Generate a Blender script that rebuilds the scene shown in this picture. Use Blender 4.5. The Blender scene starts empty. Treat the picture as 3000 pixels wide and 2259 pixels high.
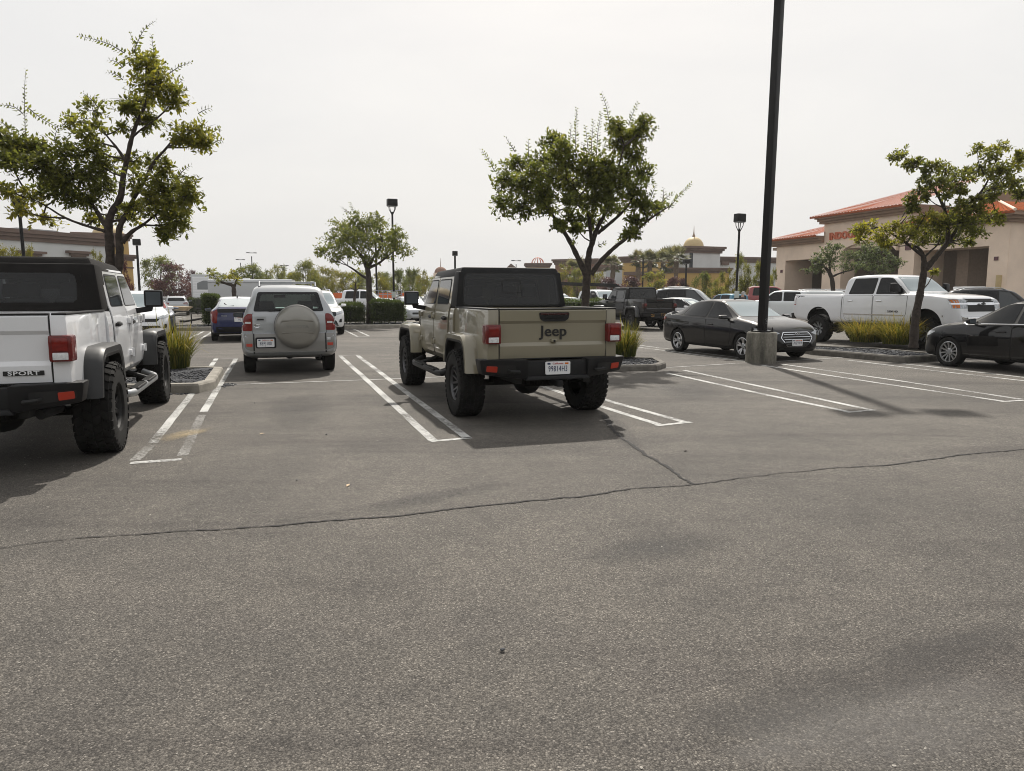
import bpy, bmesh, math, random
import numpy as np
from mathutils import Vector, Matrix, Quaternion
from mathutils.bvhtree import BVHTree
from math import sin, cos, pi, radians as R, atan2, sqrt, tan

random.seed(7)
RNG = np.random.default_rng(11)
SC = bpy.context.scene
COL = SC.collection
# ------------------------------------------------------------------ camera model
F = 2140.0; CX, CY, HOR = 1500.0, 1129.5, 866.0; CAMH = 1.53
PITCH = math.atan((CY - HOR) / F)
def ray(px, py):
    u, v = (px - CX) / F, (CY - py) / F
    c, s = cos(PITCH), sin(PITCH)
    return Vector((u, c + v * s, -s + v * c))
def G(px, py, z=0.0):                      # ground point seen at a pixel
    d = ray(px, py); t = (z - CAMH) / d.z
    return Vector((d.x * t, d.y * t, z))
def P(px, py, D):                          # point at forward distance D
    d = ray(px, py); t = D / d.y
    return Vector((d.x * t, D, CAMH + d.z * t))
U = Vector((-sin(R(18.3)), cos(R(18.3)), 0))      # direction of the parking stalls
V = Vector((cos(R(18.3)), sin(R(18.3)), 0))

# ------------------------------------------------------------------ materials
MATS = {}
M = {}
def mat(name):
    m = bpy.data.materials.new(name); m.use_nodes = True
    MATS[name] = m; M[name] = m
    return m, m.node_tree.nodes, m.node_tree.links, m.node_tree.nodes['Principled BSDF']
def setp(b, col=None, rough=None, metal=None, spec=None, coat=None, coatr=None):
    if col is not None: b.inputs['Base Color'].default_value = (*col, 1)
    if rough is not None: b.inputs['Roughness'].default_value = rough
    if metal is not None: b.inputs['Metallic'].default_value = metal
    if spec is not None: b.inputs['Specular IOR Level'].default_value = spec
    if coat is not None: b.inputs['Coat Weight'].default_value = coat
    if coatr is not None: b.inputs['Coat Roughness'].default_value = coatr
def ramp(n, stops, interp='LINEAR'):
    r = n.new('ShaderNodeValToRGB'); r.color_ramp.interpolation = interp
    e = r.color_ramp.elements
    while len(e) < len(stops): e.new(0.5)
    for k, (p, c) in enumerate(stops):
        e[k].position = p; e[k].color = (*c, 1) if len(c) == 3 else c
    return r
def noise(n, l, scale, detail=3, rough=.55, coord='Object', vec=None, dist=0):
    t = n.new('ShaderNodeTexNoise'); t.inputs['Scale'].default_value = scale
    t.inputs['Detail'].default_value = detail; t.inputs['Roughness'].default_value = rough
    t.inputs['Distortion'].default_value = dist
    if vec is None:
        c = n.new('ShaderNodeTexCoord'); vec = c.outputs[coord]
    l.new(vec, t.inputs['Vector'])
    return t
def plain(name, col, rough=.6, metal=0, spec=.5, var=.12, vscale=6, bump=0, bscale=60):
    m, n, l, b = mat(name); setp(b, col, rough, metal, spec)
    if var:
        t = noise(n, l, vscale, 4)
        d = [max(0, c * (1 - var)) for c in col]; u = [min(1, c * (1 + var)) for c in col]
        r = ramp(n, [(.3, d), (.7, u)]); l.new(t.outputs['Fac'], r.inputs['Fac'])
        l.new(r.outputs['Color'], b.inputs['Base Color'])
    if bump:
        t2 = noise(n, l, bscale, 4); bp = n.new('ShaderNodeBump')
        bp.inputs['Strength'].default_value = bump; bp.inputs['Distance'].default_value = .02
        l.new(t2.outputs['Fac'], bp.inputs['Height']); l.new(bp.outputs['Normal'], b.inputs['Normal'])
    return m
def paint(name, col, metal=0.0, rough=.32, coat=1.0, dust=.25, spec=.3, settled=0):
    m, n, l, b = mat(name); setp(b, col, rough, metal, spec, coat, .04)
    t = noise(n, l, 3.5, 5, .65)
    dc = (.30, .27, .23)
    d = [c * (1 - dust * .3) + k * dust * .3 for c, k in zip(col, dc)]
    r = ramp(n, [(.35, col), (.8, d)]); l.new(t.outputs['Fac'], r.inputs['Fac'])
    l.new(r.outputs['Color'], b.inputs['Base Color'])
    if settled:      # dust lying on the level panels
        ge = n.new('ShaderNodeNewGeometry'); sx = n.new('ShaderNodeSeparateXYZ'); l.new(ge.outputs['Normal'], sx.inputs[0]); m1 = n.new('ShaderNodeMapRange'); m1.inputs['From Min'].default_value = .75; m1.inputs['From Max'].default_value = 1.0; m1.inputs['To Max'].default_value = settled; l.new(sx.outputs['Z'], m1.inputs['Value'])
        mk = n.new('ShaderNodeMath'); mk.operation = 'MULTIPLY'; l.new(m1.outputs[0], mk.inputs[0]); l.new(t.outputs['Fac'], mk.inputs[1]); mm = n.new('ShaderNodeMix'); mm.data_type = 'RGBA'; l.new(mk.outputs[0], mm.inputs[0]); l.new(r.outputs['Color'], mm.inputs[6]); mm.inputs[7].default_value = (.26, .235, .20, 1); l.new(mm.outputs[2], b.inputs['Base Color'])
    mr = n.new('ShaderNodeMapRange'); mr.inputs['To Min'].default_value = .03; mr.inputs['To Max'].default_value = .03 + .25 * dust
    l.new(t.outputs['Fac'], mr.inputs['Value']); l.new(mr.outputs['Result'], b.inputs['Coat Roughness'])
    return m
def glass(name, col=(.006, .007, .008), rough=.03, ior=1.5, spec=.28):
    m, n, l, b = mat(name); setp(b, col, rough, 0, spec); b.inputs['IOR'].default_value = ior
    t = noise(n, l, 2.5, 4)
    mr = n.new('ShaderNodeMapRange'); mr.inputs['To Min'].default_value = rough * .6; mr.inputs['To Max'].default_value = rough * 2.5
    l.new(t.outputs['Fac'], mr.inputs['Value']); l.new(mr.outputs['Result'], b.inputs['Roughness'])
    return m
def clear_glass(name, tint, refl=.10):
    m, n, l, b = mat(name)
    n.remove(b); o = n['Material Output']
    tr = n.new('ShaderNodeBsdfTransparent'); tr.inputs['Color'].default_value = (*tint, 1)
    gl = n.new('ShaderNodeBsdfGlossy'); gl.inputs['Roughness'].default_value = .02
    fr = n.new('ShaderNodeFresnel'); fr.inputs['IOR'].default_value = 1.5
    mx = n.new('ShaderNodeMixShader')
    l.new(fr.outputs[0], mx.inputs[0]); l.new(tr.outputs[0], mx.inputs[1]); l.new(gl.outputs[0], mx.inputs[2])
    l.new(mx.outputs[0], o.inputs[0])
    return m
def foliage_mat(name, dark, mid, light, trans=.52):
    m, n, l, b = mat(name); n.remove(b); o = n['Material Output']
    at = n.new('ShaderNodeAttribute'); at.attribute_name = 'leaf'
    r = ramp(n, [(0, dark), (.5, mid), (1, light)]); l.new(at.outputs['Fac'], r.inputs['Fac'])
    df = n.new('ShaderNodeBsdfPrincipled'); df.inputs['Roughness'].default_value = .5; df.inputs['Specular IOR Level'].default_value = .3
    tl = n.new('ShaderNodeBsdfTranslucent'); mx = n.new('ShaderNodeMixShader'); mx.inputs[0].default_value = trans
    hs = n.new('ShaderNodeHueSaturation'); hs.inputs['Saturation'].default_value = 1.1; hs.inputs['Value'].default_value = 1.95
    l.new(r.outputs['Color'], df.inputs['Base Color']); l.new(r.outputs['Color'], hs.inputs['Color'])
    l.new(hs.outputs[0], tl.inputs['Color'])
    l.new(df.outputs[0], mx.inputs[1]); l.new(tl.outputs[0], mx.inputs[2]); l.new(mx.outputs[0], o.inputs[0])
    return m

M['rubber'] = plain('tyre_rubber', (.013, .0125, .012), .85, spec=.25, var=.45, vscale=9)
M['plastic'] = plain('black_plastic', (.010, .010, .011), .5, spec=.28, var=.2)
M['flaregrey'] = plain('flare_grey', (.085, .086, .09), .4, spec=.4, var=.1); M['greyplastic'] = plain('grey_plastic', (.028, .029, .030), .45, spec=.35, var=.15)
M['hardtop'] = plain('textured_top', (.012, .012, .0125), .6, spec=.2, var=.15, bump=.08, bscale=220)
M['softtop'] = plain('canvas_top', (.013, .012, .0115), .85, spec=.15, var=.25, bump=.15, bscale=150)
M['under'] = plain('underbody_black', (.012, .012, .012), .7, var=.3)
M['well'] = plain('wheel_well', (.008, .008, .008), .9, var=0)
M['seam'] = plain('seam_black', (.01, .01, .01), .7, var=0)
M['chrome'] = plain('chrome', (.75, .76, .78), .12, 1, var=.05)
M['alloy'] = plain('alloy', (.52, .52, .53), .32, .9, var=.08)
M['darkalloy'] = plain('dark_alloy', (.10, .10, .105), .4, .6, var=.1)
M['redlens'] = plain('red_lens', (.17, .010, .008), .12, var=.2, vscale=30)
M['darkred'] = plain('dark_red_lens', (.13, .012, .012), .15, var=.2, vscale=30)
M['clearlens'] = plain('clear_lens', (.62, .63, .64), .12, var=.2, vscale=40)
M['gold'] = plain('gold_trim', (.32, .18, .05), .35, .4, var=.1); M['amber'] = plain('amber_lens', (.6, .16, .02), .15, var=.2, vscale=30)
M['orange_refl'] = plain('orange_reflector', (.42, .04, .02), .3, var=.1)
M['headlamp'] = plain('headlamp_glass', (.38, .40, .42), .08, .3, var=.35, vscale=14)
M['glass'] = glass('tinted_glass'); M['glasstop'] = glass('rear_glass', (.010, .0115, .014), .04, 1.5, .55); M['smokered'] = plain('smoked_lens', (.035, .006, .006), .15, var=.2, vscale=30)
M['glassmid'] = glass('side_glass', (.03, .035, .038), .03, 1.6, .5)
M['screen'] = glass('pale_sky_windscreen', (.24, .29, .31), .08, 1.75, .5)  # pale base colour imitates reflected sky, lit interior and dust
M['skyglass'] = glass('dusty_sky_glass', (.42, .46, .47), .12, 1.6, .5)  # dusty glass with the sky's reflection put into its base colour
M['mirror'] = plain('mirror_glass', (.10, .115, .13), .1, .3, var=.05)
M['greenglass'] = clear_glass('green_glass', (.80, .94, .89))
M['tintglass'] = clear_glass('tinted_clear', (.34, .355, .375)); M['clearscreen'] = clear_glass('clear_windscreen', (.75, .80, .80))
M['plate'] = plain('plate_white', (.72, .73, .74), .4, var=.04)
M['platetext'] = plain('plate_navy', (.02, .03, .09), .5, var=0)
M['platered'] = plain('plate_red', (.45, .05, .04), .5, var=0)
M['ink'] = plain('badge_black', (.012, .012, .013), .35, var=0)
M['fabric'] = plain('seat_fabric', (.035, .035, .038), .9, var=.2)
M['bark'] = plain('tree_bark', (.042, .032, .026), .9, var=.45, vscale=14, bump=.9, bscale=22)
M['palmbark'] = plain('palm_bark', (.16, .12, .085), .95, var=.4, vscale=8, bump=1, bscale=12)
M['post'] = plain('post_black', (.009, .0085, .009), .5, spec=.25, var=.2)
M['lampgrey'] = plain('lamp_lens', (.45, .46, .47), .3, var=.05)
M['steel'] = plain('galvanised', (.32, .33, .34), .45, .7, var=.15)
M['skin'] = plain('skin', (.42, .24, .17), .55, var=.08)
M['hairblond'] = plain('hair_blond', (.42, .27, .12), .7, var=.3, vscale=40)
M['hairgrey'] = plain('hair_grey', (.30, .29, .28), .7, var=.3, vscale=40)
M['orange'] = plain('orange_paint', (.62, .13, .03), .45, var=.15)
M['denim'] = plain('denim', (.04, .055, .10), .85, var=.2)
M['shirtdark'] = plain('dark_shirt', (.05, .045, .05), .85, var=.2)
M['wood'] = plain('pale_lumber', (.50, .38, .24), .7, var=.2, vscale=5)
M['sign'] = plain('sign_face', (.55, .60, .58), .5, var=.1)
M['blue'] = plain('blue_cart', (.03, .12, .32), .4, var=.1)
M['leaf_a'] = foliage_mat('leaves_green', (.054, .066, .018), (.134, .138, .030), (.30, .26, .050))
M['leaf_b'] = foliage_mat('leaves_deep', (.052, .067, .020), (.118, .131, .032), (.23, .21, .048))
M['leaf_y'] = foliage_mat('leaves_yellow', (.075, .078, .014), (.165, .150, .026), (.30, .25, .040))
M['leaf_g'] = foliage_mat('leaves_grey', (.042, .058, .026), (.085, .102, .045), (.15, .155, .065))
M['leaf_p'] = foliage_mat('leaves_purple', (.036, .016, .020), (.080, .032, .034), (.15, .070, .048), .3)
M['leaf_h'] = foliage_mat('hedge_leaves', (.030, .046, .013), (.058, .080, .021), (.115, .13, .035), .3)
M['leaf_palm'] = foliage_mat('palm_fronds', (.05, .058, .025), (.10, .11, .05), (.20, .18, .09), .3)
M['grass'] = foliage_mat('grass_blades', (.045, .062, .014), (.135, .135, .028), (.36, .26, .065), .3)
M['hedgecore'] = plain('hedge_core', (.012, .017, .007), .9, var=.3)

# ------------------------------------------------------------------ mesh builder
class MB:
    def __init__(s): s.v = []; s.f = []; s.m = []
    def add(s, vs, fs, m=0):
        o = len(s.v); s.v += [tuple(x) for x in vs]
        for f in fs: s.f.append([i + o for i in f]); s.m.append(m)
        return s
    def hexa(s, b, t, ch=0.0, m=0):
        """b, t: four bottom / top corners (same order, counter-clockwise from above)"""
        b = [Vector(p) for p in b]; t = [Vector(p) for p in t]
        fs = [(3, 2, 1, 0), (4, 5, 6, 7), (0, 1, 5, 4), (1, 2, 6, 5), (2, 3, 7, 6), (3, 0, 4, 7)]
        c = b + t
        if ch <= 0: return s.add(c, fs, m)
        bm = bmesh.new(); vs = [bm.verts.new(p) for p in c]
        for f in fs: bm.faces.new([vs[i] for i in f])
        bmesh.ops.bevel(bm, geom=bm.edges[:], offset=ch, segments=2, affect='EDGES', profile=.6)
        s.add([v.co for v in bm.verts], [], m); o = len(s.v) - len(bm.verts)
        bm.verts.index_update()
        for f in bm.faces: s.f.append([v.index + o for v in f.verts]); s.m.append(m)
        bm.free(); return s
    def box(s, x0, x1, y0, y1, z0, z1, ch=0.0, m=0):
        q = [(x0, y0), (x1, y0), (x1, y1), (x0, y1)]
        return s.hexa([(a, b, z0) for a, b in q], [(a, b, z1) for a, b in q], ch, m)
    def prism(s, poly, lo, hi, axis='y', m=0):
        """2D polygon extruded: axis y -> poly in (x,z); x -> (y,z); z -> (x,y)"""
        def mk(p, h): return {'y': (p[0], h, p[1]), 'x': (h, p[0], p[1]), 'z': (p[0], p[1], h)}[axis]
        n = len(poly); vs = [mk(p, lo) for p in poly] + [mk(p, hi) for p in poly]
        fs = [tuple(range(n))[::-1], tuple(range(n, 2 * n))] + [(i, (i + 1) % n, n + (i + 1) % n, n + i) for i in range(n)]
        ar = sum(poly[i][0] * poly[(i + 1) % n][1] - poly[(i + 1) % n][0] * poly[i][1] for i in range(n))
        flip = (ar < 0) != (axis == 'y')
        if flip: fs = [tuple(reversed(f)) for f in fs]
        return s.add(vs, fs, m)
    def tube(s, pts, rad, n=8, m=0, caps=True):
        pts = [Vector(p) for p in pts]
        rad = [rad] * len(pts) if isinstance(rad, (int, float)) else rad
        o = len(s.v); up = None
        for i, p in enumerate(pts):
            d = (pts[min(i + 1, len(pts) - 1)] - pts[max(i - 1, 0)])
            d = d.normalized() if d.length > 1e-9 else Vector((0, 0, 1))
            if up is None:
                up = Vector((0, 0, 1)) if abs(d.z) < .9 else Vector((1, 0, 0))
            a = d.cross(up); a = a.normalized() if a.length > 1e-6 else Vector((1, 0, 0)); b = a.cross(d).normalized(); up = b
            for k in range(n):
                t = 2 * pi * k / n; s.v.append(tuple(p + (a * cos(t) + b * sin(t)) * rad[i]))
        for i in range(len(pts) - 1):
            for k in range(n):
                q = o + i * n; k2 = (k + 1) % n
                s.f.append([q + k2, q + k, q + n + k, q + n + k2]); s.m.append(m)
        if caps:
            s.f.append([o + k for k in range(n)]); s.m.append(m)
            q = o + (len(pts) - 1) * n; s.f.append([q + k for k in range(n)][::-1]); s.m.append(m)
        return s
    def lathe(s, prof, n=32, axis='y', c=(0, 0, 0), m=0, ang=None):
        """prof: list of (r, h); axis of revolution"""
        o = len(s.v); c = Vector(c)
        for r, h in prof:
            for k in range(n):
                t = 2 * pi * k / n
                p = {'y': (r * cos(t), h, r * sin(t)), 'z': (r * cos(t), r * sin(t), h), 'x': (h, r * cos(t), r * sin(t))}[axis]
                s.v.append(tuple(c + Vector(p)))
        for i in range(len(prof) - 1):
            mm = m[i] if isinstance(m, (list, tuple)) else m
            for k in range(n):
                a, b = o + i * n + k, o + i * n + (k + 1) % n
                s.f.append([a, b, b + n, a + n]); s.m.append(mm)
        return s
    def text(s, txt, size, m4, depth=.004, m=0, align='CENTER', sx=1.0, bold=0, sp=1.0):
        cu = bpy.data.curves.new('t', 'FONT'); cu.body = txt; cu.size = size; cu.align_x = align; cu.align_y = 'CENTER'
        cu.extrude = depth / 2; cu.space_character = sp; cu.offset = bold; cu.resolution_u = 3
        ob = bpy.data.objects.new('t', cu); COL.objects.link(ob)
        me = ob.to_mesh()
        S = Matrix.Diagonal((sx, 1, 1, 1))
        s.add([m4 @ (S @ v.co) for v in me.vertices], [tuple(p.vertices) for p in me.polygons], m)
        ob.to_mesh_clear(); bpy.data.objects.remove(ob); bpy.data.curves.remove(cu)
        return s
    def xf(s, m4):
        s.v = [tuple(m4 @ Vector(p)) for p in s.v]; return s
    def mesh(s, name, mats, smooth=35):
        me = bpy.data.meshes.new(name); me.from_pydata(s.v, [], s.f)
        for q in (mats if isinstance(mats, (list, tuple)) else [mats]): me.materials.append(q)
        me.polygons.foreach_set('material_index', s.m)
        me.update()
        if smooth: shade(me, smooth)
        return me
def shade(me, ang):
    me.polygons.foreach_set('use_smooth', [True] * len(me.polygons))
    me.set_sharp_from_angle(angle=R(ang))
def fixn(me):
    bm = bmesh.new(); bm.from_mesh(me); bmesh.ops.recalc_face_normals(bm, faces=bm.faces[:]); bm.to_mesh(me); bm.free()
def link(name, me, parent=None):
    o = bpy.data.objects.new(name, me); COL.objects.link(o)
    if parent is not None: o.parent = parent
    return o
def obj(name, mb, mats, parent=None, smooth=35, fix=True):
    me = mb.mesh(name, mats, 0)
    if fix: fixn(me)
    if smooth: shade(me, smooth)
    return link(name, me, parent)
def tag(o, label=None, cat=None, group=None, kind=None):
    if label: o['label'] = label
    if cat: o['category'] = cat
    if group: o['group'] = group
    if kind: o['kind'] = kind
    return o
def thing(name, label, cat, loc=(0, 0, 0), rz=0, group=None):
    o = bpy.data.objects.new(name, None); COL.objects.link(o); o.empty_display_size = .3
    o.location = loc; o.rotation_euler = (0, 0, rz)
    return tag(o, label, cat, group)
def kids(o): return [c for c in bpy.data.objects if c.parent == o]
def copy_tree(o, parent=None):
    c = o.copy(); COL.objects.link(c); c.parent = parent
    for ch in kids(o): copy_tree(ch, c)
    return c
def rpoly(pts, r, n=3):
    """round the corners of a 2D polygon"""
    out = []; N = len(pts)
    for i in range(N):
        p = Vector(pts[i][:2]); a = Vector(pts[i - 1][:2]); b = Vector(pts[(i + 1) % N][:2])
        rr = r if len(pts[i]) < 3 else pts[i][2]
        da, db = (a - p), (b - p); q = min(rr, da.length * .45, db.length * .45)
        s, e = p + da.normalized() * q, p + db.normalized() * q
        for k in range(n + 1):
            t = k / n; out.append(tuple(s * (1 - t) ** 2 + p * 2 * t * (1 - t) + e * t * t))
    return out
def pchip(xs, ys, x):
    xs, ys, x = map(np.asarray, (xs, ys, x)); h = np.diff(xs); d = np.diff(ys) / h
    m = np.zeros(len(xs)); m[0], m[-1] = d[0], d[-1]
    for k in range(1, len(xs) - 1):
        if d[k - 1] * d[k] > 0:
            w1, w2 = 2 * h[k] + h[k - 1], h[k] + 2 * h[k - 1]; m[k] = (w1 + w2) / (w1 / d[k - 1] + w2 / d[k])
    i = np.clip(np.searchsorted(xs, x) - 1, 0, len(h) - 1); t = np.clip((x - xs[i]) / h[i], 0, 1)
    return (ys[i] * (1 + 2 * t) * (1 - t) ** 2 + m[i] * h[i] * t * (1 - t) ** 2 + ys[i + 1] * t * t * (3 - 2 * t) - m[i + 1] * h[i] * t * t * (1 - t))
def boolcut(me, cut, op='DIFFERENCE'):
    a = bpy.data.objects.new('a', me); b = bpy.data.objects.new('b', cut); COL.objects.link(a); COL.objects.link(b)
    md = a.modifiers.new('b', 'BOOLEAN'); md.object = b; md.operation = op; md.solver = 'EXACT'
    dg = bpy.context.evaluated_depsgraph_get(); dg.update()
    r = bpy.data.meshes.new_from_object(a.evaluated_get(dg)); 
    bpy.data.objects.remove(a); bpy.data.objects.remove(b)
    return r
class Surf:
    """a body surface that panels, windows and lamps are laid onto"""
    def __init__(s, *meshes):
        vs, fs = [], []
        for me in meshes:
            o = len(vs); vs += [v.co.copy() for v in me.vertices]; fs += [[i + o for i in p.vertices] for p in me.polygons]
        s.t = BVHTree.FromPolygons(vs, fs)
    def patch(s, poly, view, off=.004, thick=0, grid=.07, mb=None, m=0):
        """poly in view plane. view: 'L','R' -> (x,z); 'B','F' -> (y,z); 'T' -> (x,y)"""
        bm = bmesh.new()
        f = bm.faces.new([bm.verts.new((p[0], p[1], 0)) for p in poly])
        xs = [p[0] for p in poly]; ys = [p[1] for p in poly]
        for ax, (lo, hi) in enumerate(((min(xs), max(xs)), (min(ys), max(ys)))):
            k = max(1, int((hi - lo) / grid))
            for i in range(1, k):
                co = [0, 0, 0]; no = [0, 0, 0]; co[ax] = lo + (hi - lo) * i / k; no[ax] = 1
                bmesh.ops.bisect_plane(bm, geom=bm.verts[:] + bm.edges[:] + bm.faces[:], plane_co=co, plane_no=no)
        d = {'L': (0, -1, 0), 'R': (0, 1, 0), 'B': (1, 0, 0), 'F': (-1, 0, 0), 'T': (0, 0, -1)}[view]; d = Vector(d)
        bm.verts.index_update(); new = []; inner = []
        for v in bm.verts:
            a, b = v.co.x, v.co.y
            o = {'L': (a, 9, b), 'R': (a, -9, b), 'B': (-9, a, b), 'F': (9, a, b), 'T': (a, b, 9)}[view]
            h, n, _, _ = s.t.ray_cast(Vector(o), d)
            if h is None:
                h, n, _, _ = s.t.find_nearest(Vector(o) + d * 8)
            if n.dot(d) > 0: n = -n
            nn = (n - d * .6).normalized()
            new.append(h + nn * off); inner.append(h - nn * (thick - off))
        mb = mb or MB()
        flip = view in ('R', 'B')
        fs = [[v.index for v in f.verts] for f in bm.faces]
        c = bm.faces[0] if False else None
        mb.add(new, fs, m)
        if thick:
            o = len(new); be = [e for e in bm.edges if len(e.link_faces) == 1]
            vs = []; q = []
            for e in be:
                i, j = e.verts[0].index, e.verts[1].index; k = len(vs)
                vs += [new[i], new[j], inner[j], inner[i]]; q.append((k, k + 1, k + 2, k + 3))
            mb.add(vs, q, m)
        bm.free(); return mb
def ring(S, outer, inner, off, grid=.014):
    mb = S.patch(outer, 'B', off, 0, grid); n = len(inner)
    def inside(y, z):
        c = False
        for k in range(n):
            (a0, b0), (a1, b1) = inner[k], inner[(k + 1) % n]
            if (b0 > z) != (b1 > z) and y < (a1 - a0) * (z - b0) / (b1 - b0) + a0: c = not c
        return c
    mb.f = [f for f in mb.f if not inside(sum(mb.v[i][1] for i in f) / len(f), sum(mb.v[i][2] for i in f) / len(f))]
    mb.m = [0] * len(mb.f); return mb
def mir(poly): return [(-p[0],) + tuple(p[1:]) for p in poly]
# ------------------------------------------------------------------ wheels
def tyre_mb(Rr, w, rim, lugs=0, rows=3, seed=0):
    mb = MB(); h = w / 2; sh = .035 if lugs else .02
    prof = [(rim - .01, -h * .80), (rim + .015, -h * .97), ((Rr + rim) / 2, -h * 1.03), (Rr - sh, -h * .97), (Rr - sh * .35, -h * .82), (Rr - (.012 if lugs else 0), -h * .55),
            (Rr - (.012 if lugs else 0), h * .55), (Rr - sh * .35, h * .82), (Rr - sh, h * .97), ((Rr + rim) / 2, h * 1.03), (rim + .015, h * .97), (rim - .01, h * .80)]
    mb.lathe(prof, 56)
    rnd = random.Random(seed)
    if lugs:
        for k in range(lugs):
            for j in range(rows):
                y = -h * .68 + (2 * h * .68) * j / (rows - 1)
                t = 2 * pi * (k + (.5 if j % 2 else 0)) / lugs; dt = 2 * pi / lugs * (.34 if j in (0, rows - 1) else .40)
                wy = h / rows * .78; sk = dt * .5 * (1 if j % 2 else -1)
                r0, r1 = Rr - .02, Rr + .003
                q = []
                for rr in (r0, r1):
                    for (a, yy) in ((-dt + sk, y - wy), (dt + sk, y - wy), (dt - sk, y + wy), (-dt - sk, y + wy)):
                        q.append((rr * cos(t + a), yy, rr * sin(t + a)))
                mb.hexa(q[:4], q[4:])
            for sg in (-1, 1):                      # shoulder blocks wrap onto the sidewall
                t = 2 * pi * (k + .5 * (sg > 0)) / lugs; dt = 2 * pi / lugs * .30
                a = [(Rr - .055, h * 1.0), (Rr - .055, h * 1.055), (Rr - .018, h * 1.03), (Rr - .006, h * .80), (Rr - .03, h * .80)]
                vs = [(r * cos(t + e), sg * y, r * sin(t + e)) for e in (-dt, dt) for r, y in a]
                n = 5; mb.add(vs, [tuple(range(n)), tuple(range(n, 2 * n))[::-1]] + [(i, (i + 1) % n, n + (i + 1) % n, n + i) for i in range(n)])
    return mb
def rim_mb(rim, w, style):
    """mats: 0 spoke, 1 barrel dark, 2 cap"""
    mb = MB(); h = w / 2; f = h * .72
    mb.lathe([(rim + .004, f + .015), (rim - .012, f + .02), (rim - .025, f - .01), (rim - .04, -h * .8)], 40, m=[0 if style.get('lip', 1) else 1, 0 if style.get('lip', 1) else 1, 1])
    mb.lathe([(rim - .03, -h * .1), (.02, -h * .1)], 32, m=1)
    n = style['n']; fy = f - style.get('dish', .02)
    for k in range(n):
        for sub in style.get('split', (0,)):
            t0 = 2 * pi * k / n; t1 = t0 + sub
            wi, wo = style.get('wi', .028), style.get('wo', .020)
            a = Vector((cos(t0), 0, sin(t0))); pa = Vector((-sin(t0), 0, cos(t0)))
            b = Vector((cos(t1), 0, sin(t1))); pb = Vector((-sin(t1), 0, cos(t1)))
            p0, p1 = a * .045, b * (rim - .018)
            yy = Vector((0, fy, 0)); y2 = Vector((0, f, 0)); d = Vector((0, -.035, 0))
            q = [p0 - pa * wi + yy, p1 - pb * wo + y2, p1 + pb * wo + y2, p0 + pa * wi + yy]
            mb.hexa([x + d for x in q], q)
    mb.lathe([(.075, fy - .04), (.075, fy + .004), (.055, fy + .012), (.03, fy + .014), (.001, fy + .014)], 20, m=[0, 0, 2, 2])
    for k in range(5):
        t = 2 * pi * k / 5 + .3; mb.tube([(.058 * cos(t), fy, .058 * sin(t)), (.058 * cos(t), fy + .02, .058 * sin(t))], .010, 6, m=1)
    return mb
STY = {
 'offroad': dict(n=6, split=(-.26, .26), wi=.014, wo=.012, dish=.045, mats=('darkalloy', 'under', 'under')),
 'black': dict(n=8, wi=.022, wo=.030, dish=.02, lip=0, mats=('plastic', 'under', 'plastic')),
 'lifted': dict(n=8, split=(-.12, .12), wi=.012, wo=.010, dish=.06, lip=0, mats=('steel', 'under', 'under')),
 'five': dict(n=5, split=(-.20, .20), wi=.020, wo=.020, dish=.02, mats=('alloy', 'under', 'steel')),
 'ten': dict(n=12, wi=.011, wo=.015, dish=.015, mats=('alloy', 'under', 'steel')),
}
WM = {}
def wheel(parent, x, y, Rr, w, rim, sty, lugs=0, rows=3, steer=0):
    key = (Rr, w, rim, sty, lugs, rows)
    if key not in WM:
        a = tyre_mb(Rr, w, rim, lugs, rows).mesh('wheel', M['rubber'], 0); fixn(a); shade(a, 30)
        b = rim_mb(rim, w, STY[sty]).mesh('rim', [M[k] for k in STY[sty]['mats']], 0); fixn(b); shade(b, 30)
        WM[key] = (a, b)
    a, b = WM[key]
    o = link('wheel', a, parent); o.location = (x, y, Rr - .006); o.rotation_euler = (0, random.uniform(0, 6), (0 if y > 0 else pi) + steer)
    link('rim', b, o)
    return o
def plate(parent, m4, txt, script='California', w=.305, h=.152, textmat='platetext'):
    """licence plate; m4 maps plate plane (x right, y up, z out)"""
    mb = MB(); poly = rpoly([(-w / 2, -h / 2), (w / 2, -h / 2), (w / 2, h / 2), (-w / 2, h / 2)], .018)
    mb.prism(poly, 0, .006, 'z', 0)
    mb.text(txt, h * .62, Matrix.Translation((0, -h * .08, .008)), .003, 1, sx=.60, bold=.0, sp=1.14)
    mb.text(script, h * .20, Matrix.Translation((0, h * .34, .008)), .003, 2, sx=1.1)
    mb.box(-w * .42, -w * .30, h * .27, h * .40, .005, .0085, 0, 1)
    mb.box(w * .28, w * .42, h * .27, h * .40, .005, .0085, 0, 3)
    mb.xf(m4)
    return obj('license_plate', mb, [M['plate'], M[textmat], M['platered'], M['amber']], parent, 0, fix=False)
def face_back(x, y, z):      # plate plane facing -x (rear of a car): viewer's right = -y
    return Matrix(((0, 0, -1, x), (-1, 0, 0, y), (0, 1, 0, z), (0, 0, 0, 1)))
def face_front(x, y, z):
    return Matrix(((0, 0, 1, x), (1, 0, 0, y), (0, 1, 0, z), (0, 0, 0, 1)))
def face_left(x, y, z):      # on the left flank (+y), text reads towards -x... viewer's right = -x
    return Matrix(((-1, 0, 0, x), (0, 0, 1, y), (0, 1, 0, z), (0, 0, 0, 1)))
def face_right(x, y, z):
    return Matrix(((1, 0, 0, x), (0, 0, -1, y), (0, 1, 0, z), (0, 0, 0, 1)))
def place(root, pos, head):
    root.location = (pos[0], pos[1], 0); root.rotation_euler = (0, 0, atan2(head[1], head[0]))
def hdg(deg):                # degrees to the right of straight ahead
    return Vector((sin(R(deg)), cos(R(deg)), 0))

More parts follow.
